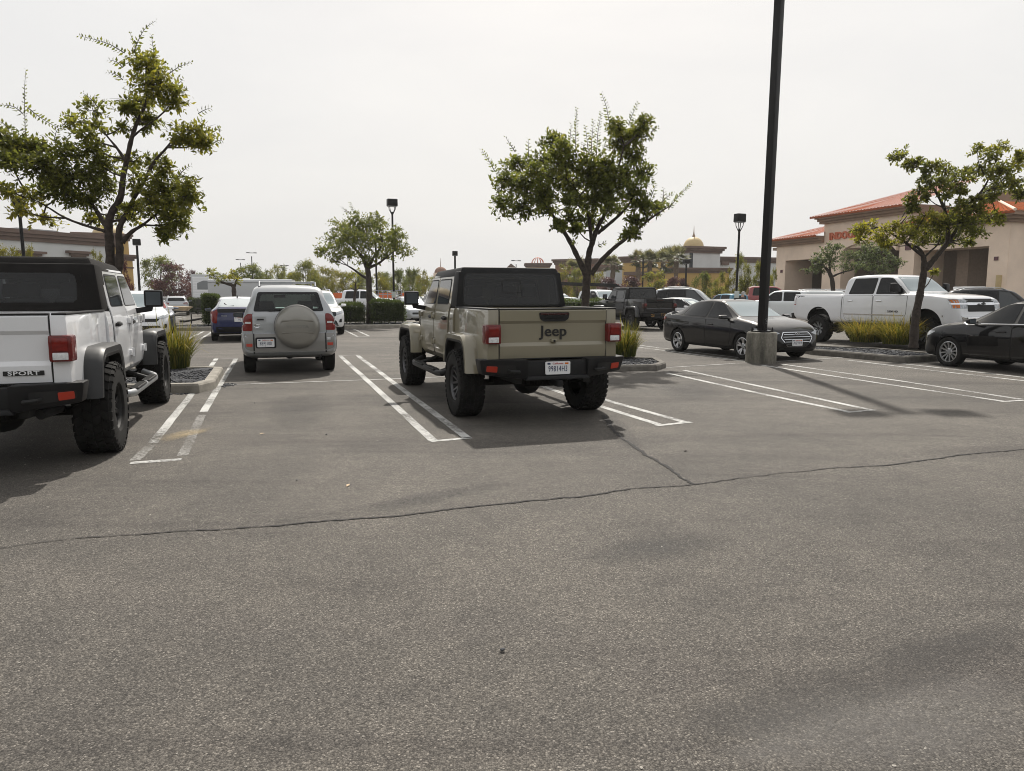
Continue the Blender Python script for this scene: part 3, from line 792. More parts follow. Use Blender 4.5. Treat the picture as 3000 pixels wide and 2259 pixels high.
# --- compact sedan --------------------------------------------------
def sedan_spec(wheel_=(.316, .205, .215, 'five', 0, 3), style=0):
    sp = dict(wb=2.70, track=.78, wheel=wheel_,
      top=[(-.97, .52), (-.955, .80), (-.90, 1.01), (-.62, 1.085), (-.42, 1.12), (.10, 1.30), (.55, 1.405), (1.05, 1.437), (1.45, 1.415), (1.70, 1.34), (2.46, 1.0), (2.9, .94), (3.25, .85), (3.47, .73), (3.56, .58), (3.60, .44)],
      belt=[(-.97, .50), (-.94, .78), (-.88, .93), (-.5, 1.0), (.4, .975), (1.5, .945), (2.4, .905), (3.0, .83), (3.35, .72), (3.52, .60), (3.60, .42)],
      bot=[(-.97, .42), (-.90, .30), (-.7, .24), (-.3, .21), (3.0, .19), (3.40, .20), (3.52, .22), (3.60, .30)],
      hw=[(-.97, .50), (-.95, .62), (-.88, .76), (-.65, .855), (0, .89), (1.3, .90), (2.7, .895), (3.15, .86), (3.40, .76), (3.53, .62), (3.60, .42)],
      hwt=[(-.97, .45), (-.6, .60), (-.3, .58), (.3, .55), (1.0, .575), (1.5, .57), (1.75, .59), (2.46, .68), (3.1, .62), (3.45, .50), (3.6, .36)],
      arches=[(0, .352, .318), (2.70, .352, .318)], shoulder=.04)
    P_ = []
    fd = [(1.27, .27), (2.18, .27), (2.26, .55), (2.24, .905), (1.27, .925)]
    rd = [(.47, .27), (1.25, .27), (1.25, .925), (.15, .95), (.12, .80), (.36, .52)]
    for k, d in enumerate((rd, fd)):
        cx = sum(p[0] for p in d) / len(d); cz = sum(p[1] for p in d) / len(d)
        P_.append(('door_seal', 'S', [(cx + (p[0] - cx) * 1.02, cz + (p[1] - cz) * 1.02) for p in d], 'seam', .002, 0, None, dict(r=.04)))
        P_.append(('door', 'S', d, 'body', .006, .005, None, dict(r=.04, id='door%d' % k)))
    P_ += [('window_frame', 'S', [(-.30, 1.02), (.10, .985), (2.34, .935), (2.30, .985), (1.66, 1.345), (1.40, 1.392), (.60, 1.388), (.20, 1.275)], 'seam', .004, 0, None, dict(r=.03, id='wf')),
      ('window', 'S', [(.20, 1.005), (1.20, .985), (1.20, 1.365), (.62, 1.365), (.32, 1.26)], 'glass', .008, 0, 'wf', dict(r=.02)),
      ('window', 'S', [(1.27, .982), (2.20, .965), (1.62, 1.325), (1.40, 1.368), (1.27, 1.368)], 'glass', .008, 0, 'wf', dict(r=.02)),
      ('window', 'S', [(-.20, 1.03), (.15, 1.015), (.26, 1.24), (.20, 1.245)], 'glass', .008, 0, 'wf', dict(r=.01)),
      ('windscreen', 'F', [(-.64, 1.02), (.64, 1.02), (.53, 1.375), (-.53, 1.375)], 'screen', .005, 0, None, dict(r=.06, grid=.05)),
      ('rear_window', 'B', [(-.56, 1.125), (.56, 1.125), (.50, 1.375), (-.50, 1.375)], 'glass', .005, 0, None, dict(r=.06, grid=.04)),
      ('headlight', 'F', [(.46, .655), (.62, .60), (.83, .66), (.86, .76), (.74, .745)], 'headlamp', .006, 0, None, dict(sym=1, r=.03, grid=.03)),
      ('taillight', 'S', [(-.935, .82), (-.62, .88), (-.58, .93), (-.80, .97), (-.90, .97)], 'redlens', .006, 0, None, dict(r=.02, grid=.03)),
      ('taillight', 'B', [(.40, .84), (.70, .80), (.76, .95), (.40, .93)], 'redlens', .007, 0, None, dict(sym=1, r=.03, grid=.03)),
      ('lower_grille', 'F', [(-.52, .25), (.52, .25), (.48, .33), (-.48, .33)], 'seam', .004, 0, None, dict(r=.03, grid=.03))]
    if style == 0:
        P_ += [('grille', 'F', [(-.30, .335), (.30, .335), (.47, .55), (.38, .68), (-.38, .68), (-.47, .55)], 'chrome', .006, .004, None, dict(r=.03, grid=.04, id='gr')),
               ('grille_mesh', 'F', [(-.285, .35), (.285, .35), (.445, .55), (.365, .665), (-.365, .665), (-.445, .55)], 'seam', .010, .004, 'gr', dict(r=.03, grid=.04))]
        for k in range(5):
            z = .39 + k * .057; hw_ = .30 + (z - .35) * .62 if z < .55 else .425 - (z - .55) * .6
            P_.append(('grille_bar', 'F', [(-hw_ + .01, z), (hw_ - .01, z), (hw_ - .01, z + .009), (-hw_ + .01, z + .009)], 'chrome', .016, .006, 'gr', dict(r=.001, grid=.05)))
    else:
        P_ += [('grille', 'F', [(-.42, .50), (.42, .50), (.42, .60), (-.42, .60)], 'seam', .006, 0, None, dict(r=.03, grid=.05))]
    sp['parts'] = P_
    sp['extra'] = [mirrors(2.10, .93, .90), handles((.42, 1.48), .80, .9)]
    return sp
# --- compact suv ------------------------------------------------------
def suv_spec(wheel_=(.35, .225, .225, 'five', 0, 3), h=1.70, cross=1):
    k = h / 1.70
    sp = dict(wb=2.66, track=.785, wheel=wheel_,
      top=[(-.90, .55), (-.88, .85), (-.80, 1.08 * k), (-.55, 1.55 * k), (-.35, 1.645 * k), (.5, 1.70 * k), (1.2, 1.69 * k), (1.55, 1.63 * k), (2.40, 1.12), (2.9, 1.05), (3.30, .95), (3.50, .80), (3.58, .62), (3.62, .46)],
      belt=[(-.90, .53), (-.86, .82), (-.78, .99), (0, 1.0), (1.5, .99), (2.4, .99), (3.0, .93), (3.35, .82), (3.54, .64), (3.62, .44)],
      bot=[(-.90, .45), (-.82, .34), (-.4, .28), (3.0, .26), (3.45, .27), (3.62, .34)],
      hw=[(-.90, .62), (-.87, .76), (-.70, .87), (0, .91), (2.7, .915), (3.15, .88), (3.42, .78), (3.55, .64), (3.62, .46)],
      hwt=[(-.90, .58), (-.7, .62), (-.4, .60), (.5, .63), (1.5, .61), (1.75, .64), (2.4, .74), (3.1, .68), (3.45, .55), (3.62, .40)],
      arches=[(0, .395, .35), (2.66, .395, .35)], shoulder=.05)
    t = 1.60 * k
    sp['parts'] = [
      ('window_frame', 'S', [(-.55, 1.10), (2.20, 1.045), (1.52, t - .02), (1.2, t + .02), (.2, t + .02), (-.35, t - .05)], 'seam', .004, 0, None, dict(r=.04, id='wf')),
      ('window', 'S', [(-.45, 1.13), (.12, 1.10), (.12, t), (-.30, t - .07)], 'glass', .008, 0, 'wf', dict(r=.03)),
      ('window', 'S', [(.19, 1.10), (1.05, 1.08), (1.05, t), (.19, t)], 'glass', .008, 0, 'wf', dict(r=.02)),
      ('window', 'S', [(1.12, 1.08), (2.05, 1.07), (1.48, t - .04), (1.12, t)], 'glassmid', .008, 0, 'wf', dict(r=.02)),
      ('windscreen', 'F', [(-.68, 1.15), (.68, 1.15), (.56, t - .01), (-.56, t - .01)], 'screen', .005, 0, None, dict(r=.06)),
      ('rear_window', 'B', [(-.60, 1.12), (.60, 1.12), (.54, t - .06), (-.54, t - .06)], 'glass', .005, 0, None, dict(r=.06)),
      ('headlight', 'F', [(.44, .80), (.60, .76), (.86, .84), (.82, .93), (.66, .90)], 'headlamp', .006, 0, None, dict(sym=1, r=.02, grid=.03)),
      ('taillight', 'B', [(.50, .86), (.80, .84), (.80, 1.02), (.50, .98)], 'redlens', .006, 0, None, dict(sym=1, r=.03)),
      ('grille', 'F', [(-.44, .68), (.44, .68), (.55, .78), (-.55, .78)], 'seam', .005, 0, None, dict(r=.03)),
      ('lower_grille', 'F', [(-.62, .34), (.62, .34), (.52, .56), (-.52, .56)], 'plastic', .005, 0, None, dict(r=.05)),
      ('fog_light', 'F', [(.62, .48), (.74, .48), (.74, .62), (.66, .60)], 'plastic', .007, 0, None, dict(sym=1, r=.03)),
      ('rear_bumper', 'B', [(-.70, .42), (.70, .42), (.72, .66), (-.72, .66)], 'plastic', .006, 0, None, dict(r=.05)),
      ('door_seal', 'S', [(1.06, .36), (1.075, .36), (1.075, 1.06), (1.06, 1.06)], 'seam', .003, 0, None, dict(r=.002)),
      ('sill', 'S', [(.42, .30), (2.25, .30), (2.2, .42), (.46, .42)], 'plastic', .006, 0, None, dict(r=.03))]
    sp['extra'] = [mirrors(2.0, 1.04, .91), rails(-.2, 1.4, .56, 1.7, 'steel', .05), handles((.35, 1.30), .92, .9)]
    return sp
# --- full size crew cab pickup ----------------------------------------
def truck_spec(lift=0.0, wheel_=(.40, .27, .25, 'five', 0, 3), bedlen=0.0, front='bar', topper=False):
    z = lift; a = dict(
      top=[(-1.15, .80 + z), (-1.142, 1.30 + z), (-1.10, 1.335 + z), (.88, 1.335 + z), (.915, 1.36 + z), (.99, 1.80 + z), (1.10, 1.885 + z), (1.9, 1.925 + z), (2.5, 1.89 + z), (2.68, 1.84 + z), (3.38, 1.375 + z), (3.9, 1.34 + z), (4.50, 1.27 + z), (4.76, 1.16 + z), (4.84, .95 + z), (4.87, .70 + z)],
      belt=[(-1.15, .78 + z), (-1.13, 1.25 + z), (.88, 1.28 + z), (1.1, 1.30 + z), (3.3, 1.30 + z), (4.4, 1.20 + z), (4.76, 1.06 + z), (4.87, .68 + z)])
    if topper:
        a['top'] = [(-1.15, .80 + z), (-1.142, 1.20 + z), (-1.08, 1.36 + z), (-.95, 1.78 + z), (-.85, 1.86 + z), (.88, 1.90 + z)] + [p for p in a['top'] if p[0] > .95]
        a['top'] = [p for p in a['top'] if p[0] not in (.99,)]
    sp = dict(wb=3.90, track=.87, wheel=wheel_, **a,
      bot=[(-1.15, .60 + z), (-1.08, .48 + z), (-.6, .42 + z), (4.3, .40 + z), (4.75, .44 + z), (4.87, .52 + z)],
      hw=[(-1.15, .90), (-1.12, .955), (-.8, .985), (.9, .99), (3.9, 1.0), (4.40, .985), (4.72, .92), (4.87, .80)],
      hwt=[(-1.15, .84), (-1.1, .90), (.85, .90), (.95, .80), (1.1, .72), (2.5, .70), (2.7, .72), (3.38, .82), (4.3, .78), (4.7, .70), (4.87, .60)],
      arches=[(0, .50, .44 + z), (3.90, .50, .44 + z)], archsq=.95, shoulder=.04)
    if not topper: sp['bed'] = (-1.09, .86, .82, .85 + z)
    P_ = []
    fd = [(2.14, .50 + z), (3.12, .50 + z), (3.28, .75 + z), (3.30, 1.27 + z), (2.14, 1.28 + z)]
    rd = [(1.12, .50 + z), (2.10, .50 + z), (2.10, 1.28 + z), (1.02, 1.29 + z), (1.02, .70 + z)]
    for k, d in enumerate((rd, fd)):
        cx = sum(p[0] for p in d) / len(d); cz = sum(p[1] for p in d) / len(d)
        P_.append(('door_seal', 'S', [(cx + (p[0] - cx) * 1.022, cz + (p[1] - cz) * 1.02) for p in d], 'seam', .002, 0, None, dict(r=.05)))
        P_.append(('door', 'S', d, 'body', .006, .005, None, dict(r=.05, id='door%d' % k)))
    tp = 1.80 + z
    P_ += [('window_seal', 'S', [(1.15, 1.325 + z), (2.09, 1.325 + z), (2.09, tp + .015), (1.24, tp + .01)], 'seam', .004, 0, None, dict(r=.05)),
      ('window_seal', 'S', [(2.17, 1.325 + z), (3.22, 1.325 + z), (2.62, tp - .01), (2.45, tp + .015), (2.17, tp + .015)], 'seam', .004, 0, None, dict(r=.05)),
      ('window', 'S', [(1.18, 1.345 + z), (2.06, 1.345 + z), (2.06, tp), (1.27, tp - .005)], 'glass', .008, 0, None, dict(r=.04)),
      ('window', 'S', [(2.20, 1.345 + z), (3.15, 1.345 + z), (2.60, tp - .03), (2.45, tp), (2.20, tp)], 'glass', .008, 0, None, dict(r=.04)),
      ('windscreen', 'F', [(-.80, 1.41 + z), (.80, 1.41 + z), (.66, 1.84 + z), (-.66, 1.84 + z)], 'screen', .005, 0, None, dict(r=.06)),
      ('rear_window', 'B', [(-.64, 1.42 + z), (.64, 1.42 + z), (.60, 1.78 + z), (-.60, 1.78 + z)], 'glass', .005, 0, None, dict(r=.05)),
      ('headlight', 'F', [(.56, .92 + z), (.94, .92 + z), (.94, 1.18 + z), (.56, 1.18 + z)], 'headlamp', .008, 0, None, dict(sym=1, r=.02, grid=.04, id='hl')),
      ('turn_signal', 'F', [(.82, .94 + z), (.93, .94 + z), (.93, 1.03 + z), (.82, 1.03 + z)], 'amber', .012, 0, 'hl', dict(sym=1, r=.01, grid=.04)),
      ('turn_signal', 'F', [(.82, 1.08 + z), (.93, 1.08 + z), (.93, 1.16 + z), (.82, 1.16 + z)], 'amber', .012, 0, 'hl', dict(sym=1, r=.01, grid=.04)),
      ('headlight_bezel', 'F', [(.56, 1.035 + z), (.95, 1.035 + z), (.95, 1.075 + z), (.56, 1.075 + z)], 'chrome', .012, 0, 'hl', dict(sym=1, r=.01, grid=.04)),
      ('grille', 'F', [(-.56, .84 + z), (.56, .84 + z), (.56, 1.215 + z), (-.56, 1.215 + z)], 'seam', .006, 0, None, dict(r=.03, grid=.05, id='gr')),
      ('grille_bar', 'F', [(-.56, 1.02 + z), (.56, 1.02 + z), (.56, 1.09 + z), (-.56, 1.09 + z)], 'chrome', .016, .01, 'gr', dict(r=.01, grid=.06)),
      ('grille_bar', 'F', [(-.56, 1.185 + z), (.56, 1.185 + z), (.56, 1.215 + z), (-.56, 1.215 + z)], 'chrome', .016, .01, 'gr', dict(r=.01, grid=.06)),
      ('taillight', 'S', [(-1.136, .96 + z), (-1.00, .96 + z), (-1.02, 1.12 + z), (-1.00, 1.27 + z), (-1.132, 1.27 + z)], 'redlens', .006, .004, None, dict(r=.02)),
      ('seam', 'S', [(.925, .46 + z), (.945, .46 + z), (.96, 1.30 + z), (.94, 1.30 + z)], 'seam', .005, 0, None, dict(r=.002)),
      ('trim', 'S', [(1.04, .685 + z), (3.22, .685 + z), (3.22, .72 + z), (1.04, .72 + z)], 'chrome', .012, .008, None, dict(r=.01))]
    sp['parts'] = P_
    def bumpers(t, pm, S, lod):
        mb = MB()
        mb.hexa([(4.74, -.80, .42 + z), (4.98, -.72, .45 + z), (4.98, .72, .45 + z), (4.74, .80, .42 + z)], [(4.74, -.86, .72 + z), (5.0, -.74, .70 + z), (5.0, .74, .70 + z), (4.74, .86, .72 + z)], .03)
        for s in (-1, 1): mb.hexa([(4.40, s * .93, .48 + z), (4.84, s * .74, .45 + z), (4.80, s * .66, .45 + z), (4.40, s * .85, .48 + z)], [(4.40, s * 1.0, .74 + z), (4.88, s * .80, .72 + z), (4.80, s * .66, .72 + z), (4.40, s * .85, .74 + z)], .02)
        obj('front_bumper', mb, M['chrome'], t)
        mb = MB().hexa([(-1.30, -.85, .50 + z), (-1.05, -.92, .50 + z), (-1.05, .92, .50 + z), (-1.30, .85, .50 + z)], [(-1.32, -.88, .68 + z), (-1.05, -.95, .70 + z), (-1.05, .95, .70 + z), (-1.32, .88, .68 + z)], .03)
        obj('rear_bumper', mb, M['chrome'] if not lift else M['plastic'], t)
        if lod: return
        mb = MB()
        for s in (-1, 1):
            mb.box(-1.0, 4.5, s * .45 - .06, s * .45 + .06, .42 + z * .9, .55 + z * .9)
            mb.tube([(.9, s * .9, .40 + z), (3.1, s * .9, .40 + z)], .05, 10)
        for x in (0, 3.9): mb.tube([(x, -.8, .45), (x, .8, .45)], .06, 10); mb.lathe([(.001, -.2), (.15, -.15), (.19, 0), (.15, .15), (.001, .2)], 14, 'x', (x, -.05, .46))
        mb.tube([(.1, 0, .48), (2.2, 0, .62)], .06, 10); mb.box(1.2, 2.3, -.4, .4, .42 + z * .8, .6 + z)
        obj('chassis', mb, M['under'], t)
    sp['extra'] = [mirrors(2.95, 1.36 + z, 1.02, big=1 if lift else 0, mt='plastic'), handles((1.28, 2.34), 1.12 + z, 1, 'chrome'), bumpers]
    return sp
# ------------------------------------------------------------------ foliage
def unit(a): return a / np.maximum(np.linalg.norm(a, axis=1, keepdims=True), 1e-9)
def leaf_mesh(name, pos, axis, side, L, W, val, mats, fold=.18, extra=None):
    """each leaf: a folded diamond of two triangles"""
    n = len(pos); axis = unit(axis); side = side - axis * np.sum(side * axis, 1, keepdims=True); side = unit(side)
    nrm = np.cross(axis, side); L = L[:, None]; W = W[:, None]
    v = np.empty((n, 4, 3))
    v[:, 0] = pos; v[:, 2] = pos + axis * L
    mid = pos + axis * L * .45 + nrm * W * fold
    v[:, 1] = mid + side * W * .5; v[:, 3] = mid - side * W * .5
    me = bpy.data.meshes.new(name); me.vertices.add(4 * n); me.vertices.foreach_set('co', v.reshape(-1))
    idx = np.arange(n)[:, None] * 4
    tri = np.concatenate([idx + 0, idx + 1, idx + 2, idx + 0, idx + 2, idx + 3], 1).reshape(-1)
    me.loops.add(6 * n); me.loops.foreach_set('vertex_index', tri.astype(np.int32))
    me.polygons.add(2 * n); me.polygons.foreach_set('loop_start', np.arange(0, 6 * n, 3, dtype=np.int32))
    try: me.polygons.foreach_set('loop_total', np.full(2 * n, 3, dtype=np.int32))
    except Exception: pass
    at = me.attributes.new('leaf', 'FLOAT', 'POINT'); at.data.foreach_set('value', np.repeat(np.clip(val, 0, 1), 4).astype(np.float32))
    me.materials.append(mats); me.update(); me.validate()
    return me
class Leaves:
    def __init__(s): s.a = [[] for _ in range(6)]
    def add(s, pos, ax, sd, L, W, val):
        for q, x in zip(s.a, (pos, ax, sd, L, W, val)): q.append(x)
    def n(s): return sum(len(x) for x in s.a[0])
    def mesh(s, name, m, fold=.18): return leaf_mesh(name, *[np.concatenate(q) for q in s.a], m, fold)
def clump(LV, tw, c, r, ntw, nl, leaf, hue, up=.25, droop=.35, minr=.42):
    """twigs radiate from a clump's heart; leaves alternate along each twig"""
    c = np.array(c); r = np.array(r)
    d = unit(RNG.normal(size=(ntw, 3))); d[:, 2] += up * RNG.random(ntw); d = unit(d)
    st = c + unit(RNG.normal(size=(ntw, 3))) * r * (.35 * RNG.random((ntw, 1)))
    en = c + d * r * (minr + (1.08 - minr) * RNG.random((ntw, 1)) ** .6)
    if tw is not None:
        for a, b in zip(st[::3], en[::3]): tw.tube([a, (a + b) / 2 + RNG.normal(size=3) * .02, b], [leaf * .07, leaf * .05, leaf * .02], 3, 0, False)
    t = (.22 + .8 * (np.arange(nl) + RNG.random((ntw, nl)) * .8) / nl)[..., None]
    pos = st[:, None] * (1 - t) + en[:, None] * t; pos[..., 2] -= (t[..., 0] ** 2) * np.linalg.norm(en - st, axis=1)[:, None] * .12
    ad = (en - st)[:, None] + 0 * pos
    ad = unit(ad.reshape(-1, 3)); pos = pos.reshape(-1, 3); m = len(pos)
    sd = unit(np.cross(ad, RNG.normal(size=(m, 3))))
    ax = unit(ad * .55 + sd * .85 + RNG.normal(size=(m, 3)) * .3); ax[:, 2] -= droop * RNG.random(m)
    side = np.cross(ax, np.array([0, 0, 1.0]) + RNG.normal(size=(m, 3)) * .55)
    val = hue + RNG.normal(size=m) * .14 + .10 * (RNG.random(ntw).repeat(nl) - .5)
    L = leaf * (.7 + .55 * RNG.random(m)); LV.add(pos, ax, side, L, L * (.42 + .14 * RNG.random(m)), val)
def sprig(LV, tw, pts, leaf, hue, gap=.55):
    pts = [np.array(p) for p in pts]; q = []
    for a, b in zip(pts[:-1], pts[1:]):
        k = max(2, int(np.linalg.norm(b - a) / (leaf * gap))); q += [a + (b - a) * i / k for i in range(k)]
    q.append(pts[-1]); q = np.array(q)
    if len(pts) > 2: q[1:-1] = (q[:-2] + q[1:-1] * 2 + q[2:]) / 4
    tw.tube(list(q), list(np.linspace(leaf * .09, leaf * .03, len(q))), 4, 0, False)
    d = unit(np.gradient(q, axis=0)); pl = unit(np.cross(d, RNG.normal(size=3)[None] * .4 + np.array([[0, 1.0, 0]])))
    for s in (-1, 1):
        ax = d * .55 + pl * s + RNG.normal(size=d.shape) * .18; n = len(q)
        L = leaf * np.linspace(1.1, .55, n) * (.85 + .3 * RNG.random(n))
        LV.add(q + d * leaf * .2 * (s > 0), ax, np.cross(ax, RNG.normal(size=(n, 3)) * .5 + np.array([0, .3, 1.0])), L, L * .48, hue + RNG.normal(size=n) * .12)
def limb(mb, pts, n=8):
    q = chaikin([list(p) for p in pts], 2); mb.tube([Vector(p[:3]) for p in q], [max(.004, p[3]) * (1 + .10 * math.sin(i * 2.3)) for i, p in enumerate(q)], n)
def tree(name, label, D, base, limbs, clumps, sprigs, leaf, lm, nt=26, nl=9, group=None, dd=.8, z0=.12, bark='bark', cat='tree', twigs=True, org=None, sc=1.0, hueb=0.0, yup=.25):
    """limbs / clumps / sprigs given where they show in the photo, placed at the tree's own depth with depth of their own"""
    ox, oy = org or (0, 0)
    cv = lambda x, y, e=0: np.array(P(ox + x / sc, oy + y / sc, D + e))
    b = cv(*base); b[2] = z0
    t = thing(name, label, cat, tuple(b), 0, group)
    tr = MB(); rnd = random.Random(len(limbs) * 7 + int(D)); ends = []
    for lb in limbs:
        e = rnd.uniform(-dd, dd) * .7 if lb[0][2] < .75 * limbs[0][0][2] else 0
        pts = []
        for k, (x, y, r) in enumerate(lb):
            p = cv(x, y, e * (k / max(1, len(lb) - 1)))
            if lb is limbs[0] and k == 0: p[2] = z0
            pts.append((*(p - b), r))
        limb(tr, pts, 10); ends += [np.array(p[:3]) for p in pts[1:]]
    LV = Leaves(); tw = MB() if twigs else None
    for cl in clumps:
        x, y, rx, ry = cl[:4]; hue = (cl[4] if len(cl) > 4 else .45) + hueb; dens = cl[5] if len(cl) > 5 else 1
        s = D / F / sc; e = rnd.uniform(-dd, dd); c = cv(x, y, e) - b
        r = (rx * s * 1.2, max(rx * s * .95, .3 * dd), ry * s * 1.2)
        n = int(nt * 4.5 * dens * max(.35, (rx * ry) * s * s / .16))
        clump(LV, tw, c, r, n, nl, leaf, hue, up=yup)
        if ends:
            j = min(ends, key=lambda q: np.linalg.norm(q - c) + (.4 if q[2] > c[2] else 0))
            g = c - j; m_ = j + g * .5 + np.array([0, 0, -.06 * np.linalg.norm(g)])
            rr = min(.03, .012 + .008 * np.linalg.norm(g)); tr.tube([j, m_, c], [rr, rr * .8, rr * .4], 5, 0, False)
    for s_ in sprigs:
        e = rnd.uniform(-dd, dd) * .6
        sprig(LV, tw if tw is not None else tr, [cv(x, y, e) - b for x, y in s_], leaf * 1.05, .35 + hueb)
    obj('trunk', tr, M[bark], t, 60)
    link('crown', LV.mesh('crown', M[lm]), t)
    if tw is not None and tw.f: tag(obj('twigs', tw, M['bark'], t, 0, fix=False), kind='stuff')
    return t
# generic trees for the background, one unit tall
def gen_tree(seed, lm, kind='round', nclump=20, leaf=.028, trunk_h=.34, hue=.45):
    rnd = random.Random(seed); tr = MB(); LV = Leaves()
    limb(tr, [(0, 0, 0, .022), (rnd.uniform(-.02, .02), 0, trunk_h * .6, .018), (rnd.uniform(-.04, .04), rnd.uniform(-.03, .03), trunk_h, .015)], 7)
    top = np.array([0, 0, trunk_h])
    for k in range(nclump):
        a = rnd.uniform(0, 2 * pi); u = sqrt(rnd.random())
        z = rnd.uniform(trunk_h * .9, .93)
        prof = {'round': .42 * sqrt(max(.06, 1 - ((z - .62) / .42) ** 2)), 'vase': .16 + .30 * (z - trunk_h), 'bush': .48 * sqrt(max(.1, 1 - (z / 1.02) ** 2)) }[kind]
        c = np.array([prof * u * cos(a), prof * u * sin(a), z]); r = rnd.uniform(.12, .19)
        clump(LV, None, c, (r * 1.25, r * 1.25, r * .9), 36, 9, leaf, hue + rnd.uniform(-.2, .25))
        tr.tube([top, top * .4 + c * .6 + np.array([0, 0, -.03]), c], [.010, .006, .003], 4, 0, False)
    a = tr.mesh('trunk', M['bark'], 0); shade(a, 60)
    return a, LV.mesh('crown', M[lm])
GT = {}
def bgtree(label, px, ytop, wpx, D, kind, name='tree', group='trees across the far car park', cat='tree', ybase=None, lean=0):
    if kind not in GT:
        sd, lm, sh, nc, lf, th, hu = BGK[kind]; GT[kind] = gen_tree(sd, lm, sh, nc, lf, th, hu)
    a, c = GT[kind]; p = P(px, HOR, D); h = P(px, ytop, D).z; h = max(h, 1.2)
    t = thing(name, label, cat, (p.x, p.y, 0), random.uniform(0, 6.28), group)
    w = wpx * D / F / .92; t.scale = (w, w, h * 1.02)
    t.rotation_euler.y = lean
    link('trunk', a, t); link('crown', c, t); return t
BGK = {'a': (3, 'leaf_a', 'round', 24, .034, .30, .36), 'a2': (31, 'leaf_a', 'round', 20, .036, .34, .4), 'b': (5, 'leaf_b', 'round', 28, .032, .24, .35), 'b2': (15, 'leaf_b', 'round', 22, .036, .28, .3),
  'y': (8, 'leaf_y', 'round', 24, .032, .24, .25), 'y2': (18, 'leaf_y', 'round', 18, .036, .32, .35), 'p': (12, 'leaf_p', 'round', 22, .034, .30, .5), 'g': (14, 'leaf_g', 'round', 26, .026, .30, .45), 'bush': (22, 'leaf_a', 'bush', 22, .05, .06, .6), 'pb': (23, 'leaf_p', 'bush', 22, .05, .06, .5)}
def grass(label, pos, n, h, spread, seed, hue=.45, stalks=8, group='ornamental grass clumps in the planting islands'):
    rs = np.random.default_rng(seed); V_, F_, A_ = [], [], []
    for i in range(n + stalks):
        st = i >= n
        a = rs.uniform(0, 2 * pi); r0 = spread * .55 * sqrt(rs.random()); bx, by = r0 * cos(a), r0 * sin(a)
        a2 = a + rs.normal() * .5; H = h * rs.uniform(.55, 1.05) * (1.25 if st else 1); ln = spread * rs.uniform(.15, 1.0) * (.3 if st else 1); w = .0065 * rs.uniform(.7, 1.3) * (.5 if st else 1)
        o = len(V_); S_ = 5; bend = rs.uniform(.1, .7) * H * (ln / spread) * (0 if st else 1)
        px, py = -sin(a2 + rs.normal() * .6), cos(a2 + rs.normal() * .6)
        for k in range(S_ + 1):
            t = k / S_; x = bx + cos(a2) * ln * t ** 1.6; y = by + sin(a2) * ln * t ** 1.6; z = H * t - bend * t ** 3
            ww = w * (1 - t) ** .6 + .0008
            if st and k == S_ - 1: ww = .008
            V_ += [(x - px * ww, y - py * ww, z), (x + px * ww, y + py * ww, z)]
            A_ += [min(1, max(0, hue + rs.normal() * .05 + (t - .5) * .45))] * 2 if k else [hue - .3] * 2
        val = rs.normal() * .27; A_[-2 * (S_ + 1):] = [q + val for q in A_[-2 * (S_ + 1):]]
        F_ += [(o + 2 * k, o + 2 * k + 1, o + 2 * k + 3, o + 2 * k + 2) for k in range(S_)]
    me = bpy.data.meshes.new('grass_clump'); me.from_pydata(V_, [], F_); me.materials.append(M['grass'])
    at = me.attributes.new('leaf', 'FLOAT', 'POINT'); at.data.foreach_set('value', np.clip(np.array(A_, np.float32), 0, 1)); shade(me, 60)
    o = link('grass_clump', me); o.location = (pos[0], pos[1], .14); tag(o, label, 'grass clump', group); return o
def hedge(label, p0, p1, depth, h, n, seed, z0=.14, name='hedge', lm='leaf_h'):
    """clipped hedge: twiggy core and a skin of small leaves"""
    a = Vector((p0[0], p0[1], 0)); b = Vector((p1[0], p1[1], 0)); e = (b - a); Ln = e.length; e.normalize(); nn = Vector((-e.y, e.x, 0))
    rs = np.random.default_rng(seed); LV = Leaves()
    q = rs.random((n, 3)); f = rs.random(n)
    x = q[:, 0] * Ln; y = q[:, 1] * depth; z = .10 + q[:, 2] * (h - .10)
    k = f < .5; y[k] = depth * .02; k2 = (f >= .5) & (f < .85); z[k2] = h
    k3 = (f > .93); x[k3] = np.where(q[k3, 0] > .5, Ln, 0)
    lump = .05 * np.sin(x * 5 + y * 3 + seed) + .04 * np.sin(z * 7 + x * 2.3)
    jit = rs.normal(size=(n, 3)) * .035
    rnd_ = np.minimum(np.minimum(x, Ln - x), .18) / .18; z -= (1 - rnd_) * .10 * (z > h * .6)
    under = z < .25; y[under] += .08
    loc = np.stack([x, y + lump * k * -1, z + lump * k2], 1) + jit
    A = np.array([e, nn, Vector((0, 0, 1))]); pos = loc @ A
    out = np.zeros((n, 3)); out[k] = -np.array(nn); out[k2] = (0, 0, 1); out[k3] = np.array(e)
    ax = out * .7 + rs.normal(size=(n, 3)) * .6 + np.array([0, 0, .45]); L = .075 * (.6 + .7 * rs.random(n))
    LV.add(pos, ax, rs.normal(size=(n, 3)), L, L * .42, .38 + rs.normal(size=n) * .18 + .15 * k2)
    t = thing(name, label, 'hedge', (a.x, a.y, z0), 0, 'clipped hedges in the planting strip')
    link('foliage', LV.mesh('foliage', M[lm]), t)
    mb = MB(); m = .07
    c = [e * m + nn * m, e * (Ln - m) + nn * m, e * (Ln - m) + nn * (depth - m), e * m + nn * (depth - m)]
    mb.hexa([p + Vector((0, 0, .12)) for p in c], [p + Vector((0, 0, h - .07)) for p in c], .05)
    for k_ in range(int(Ln / .35) + 1): p = e * (.2 + k_ * .35) + nn * depth * .5; mb.tube([p, p + Vector((.03, 0, .3))], .02, 5)
    obj('branches', mb, M['hedgecore'], t)
    return t
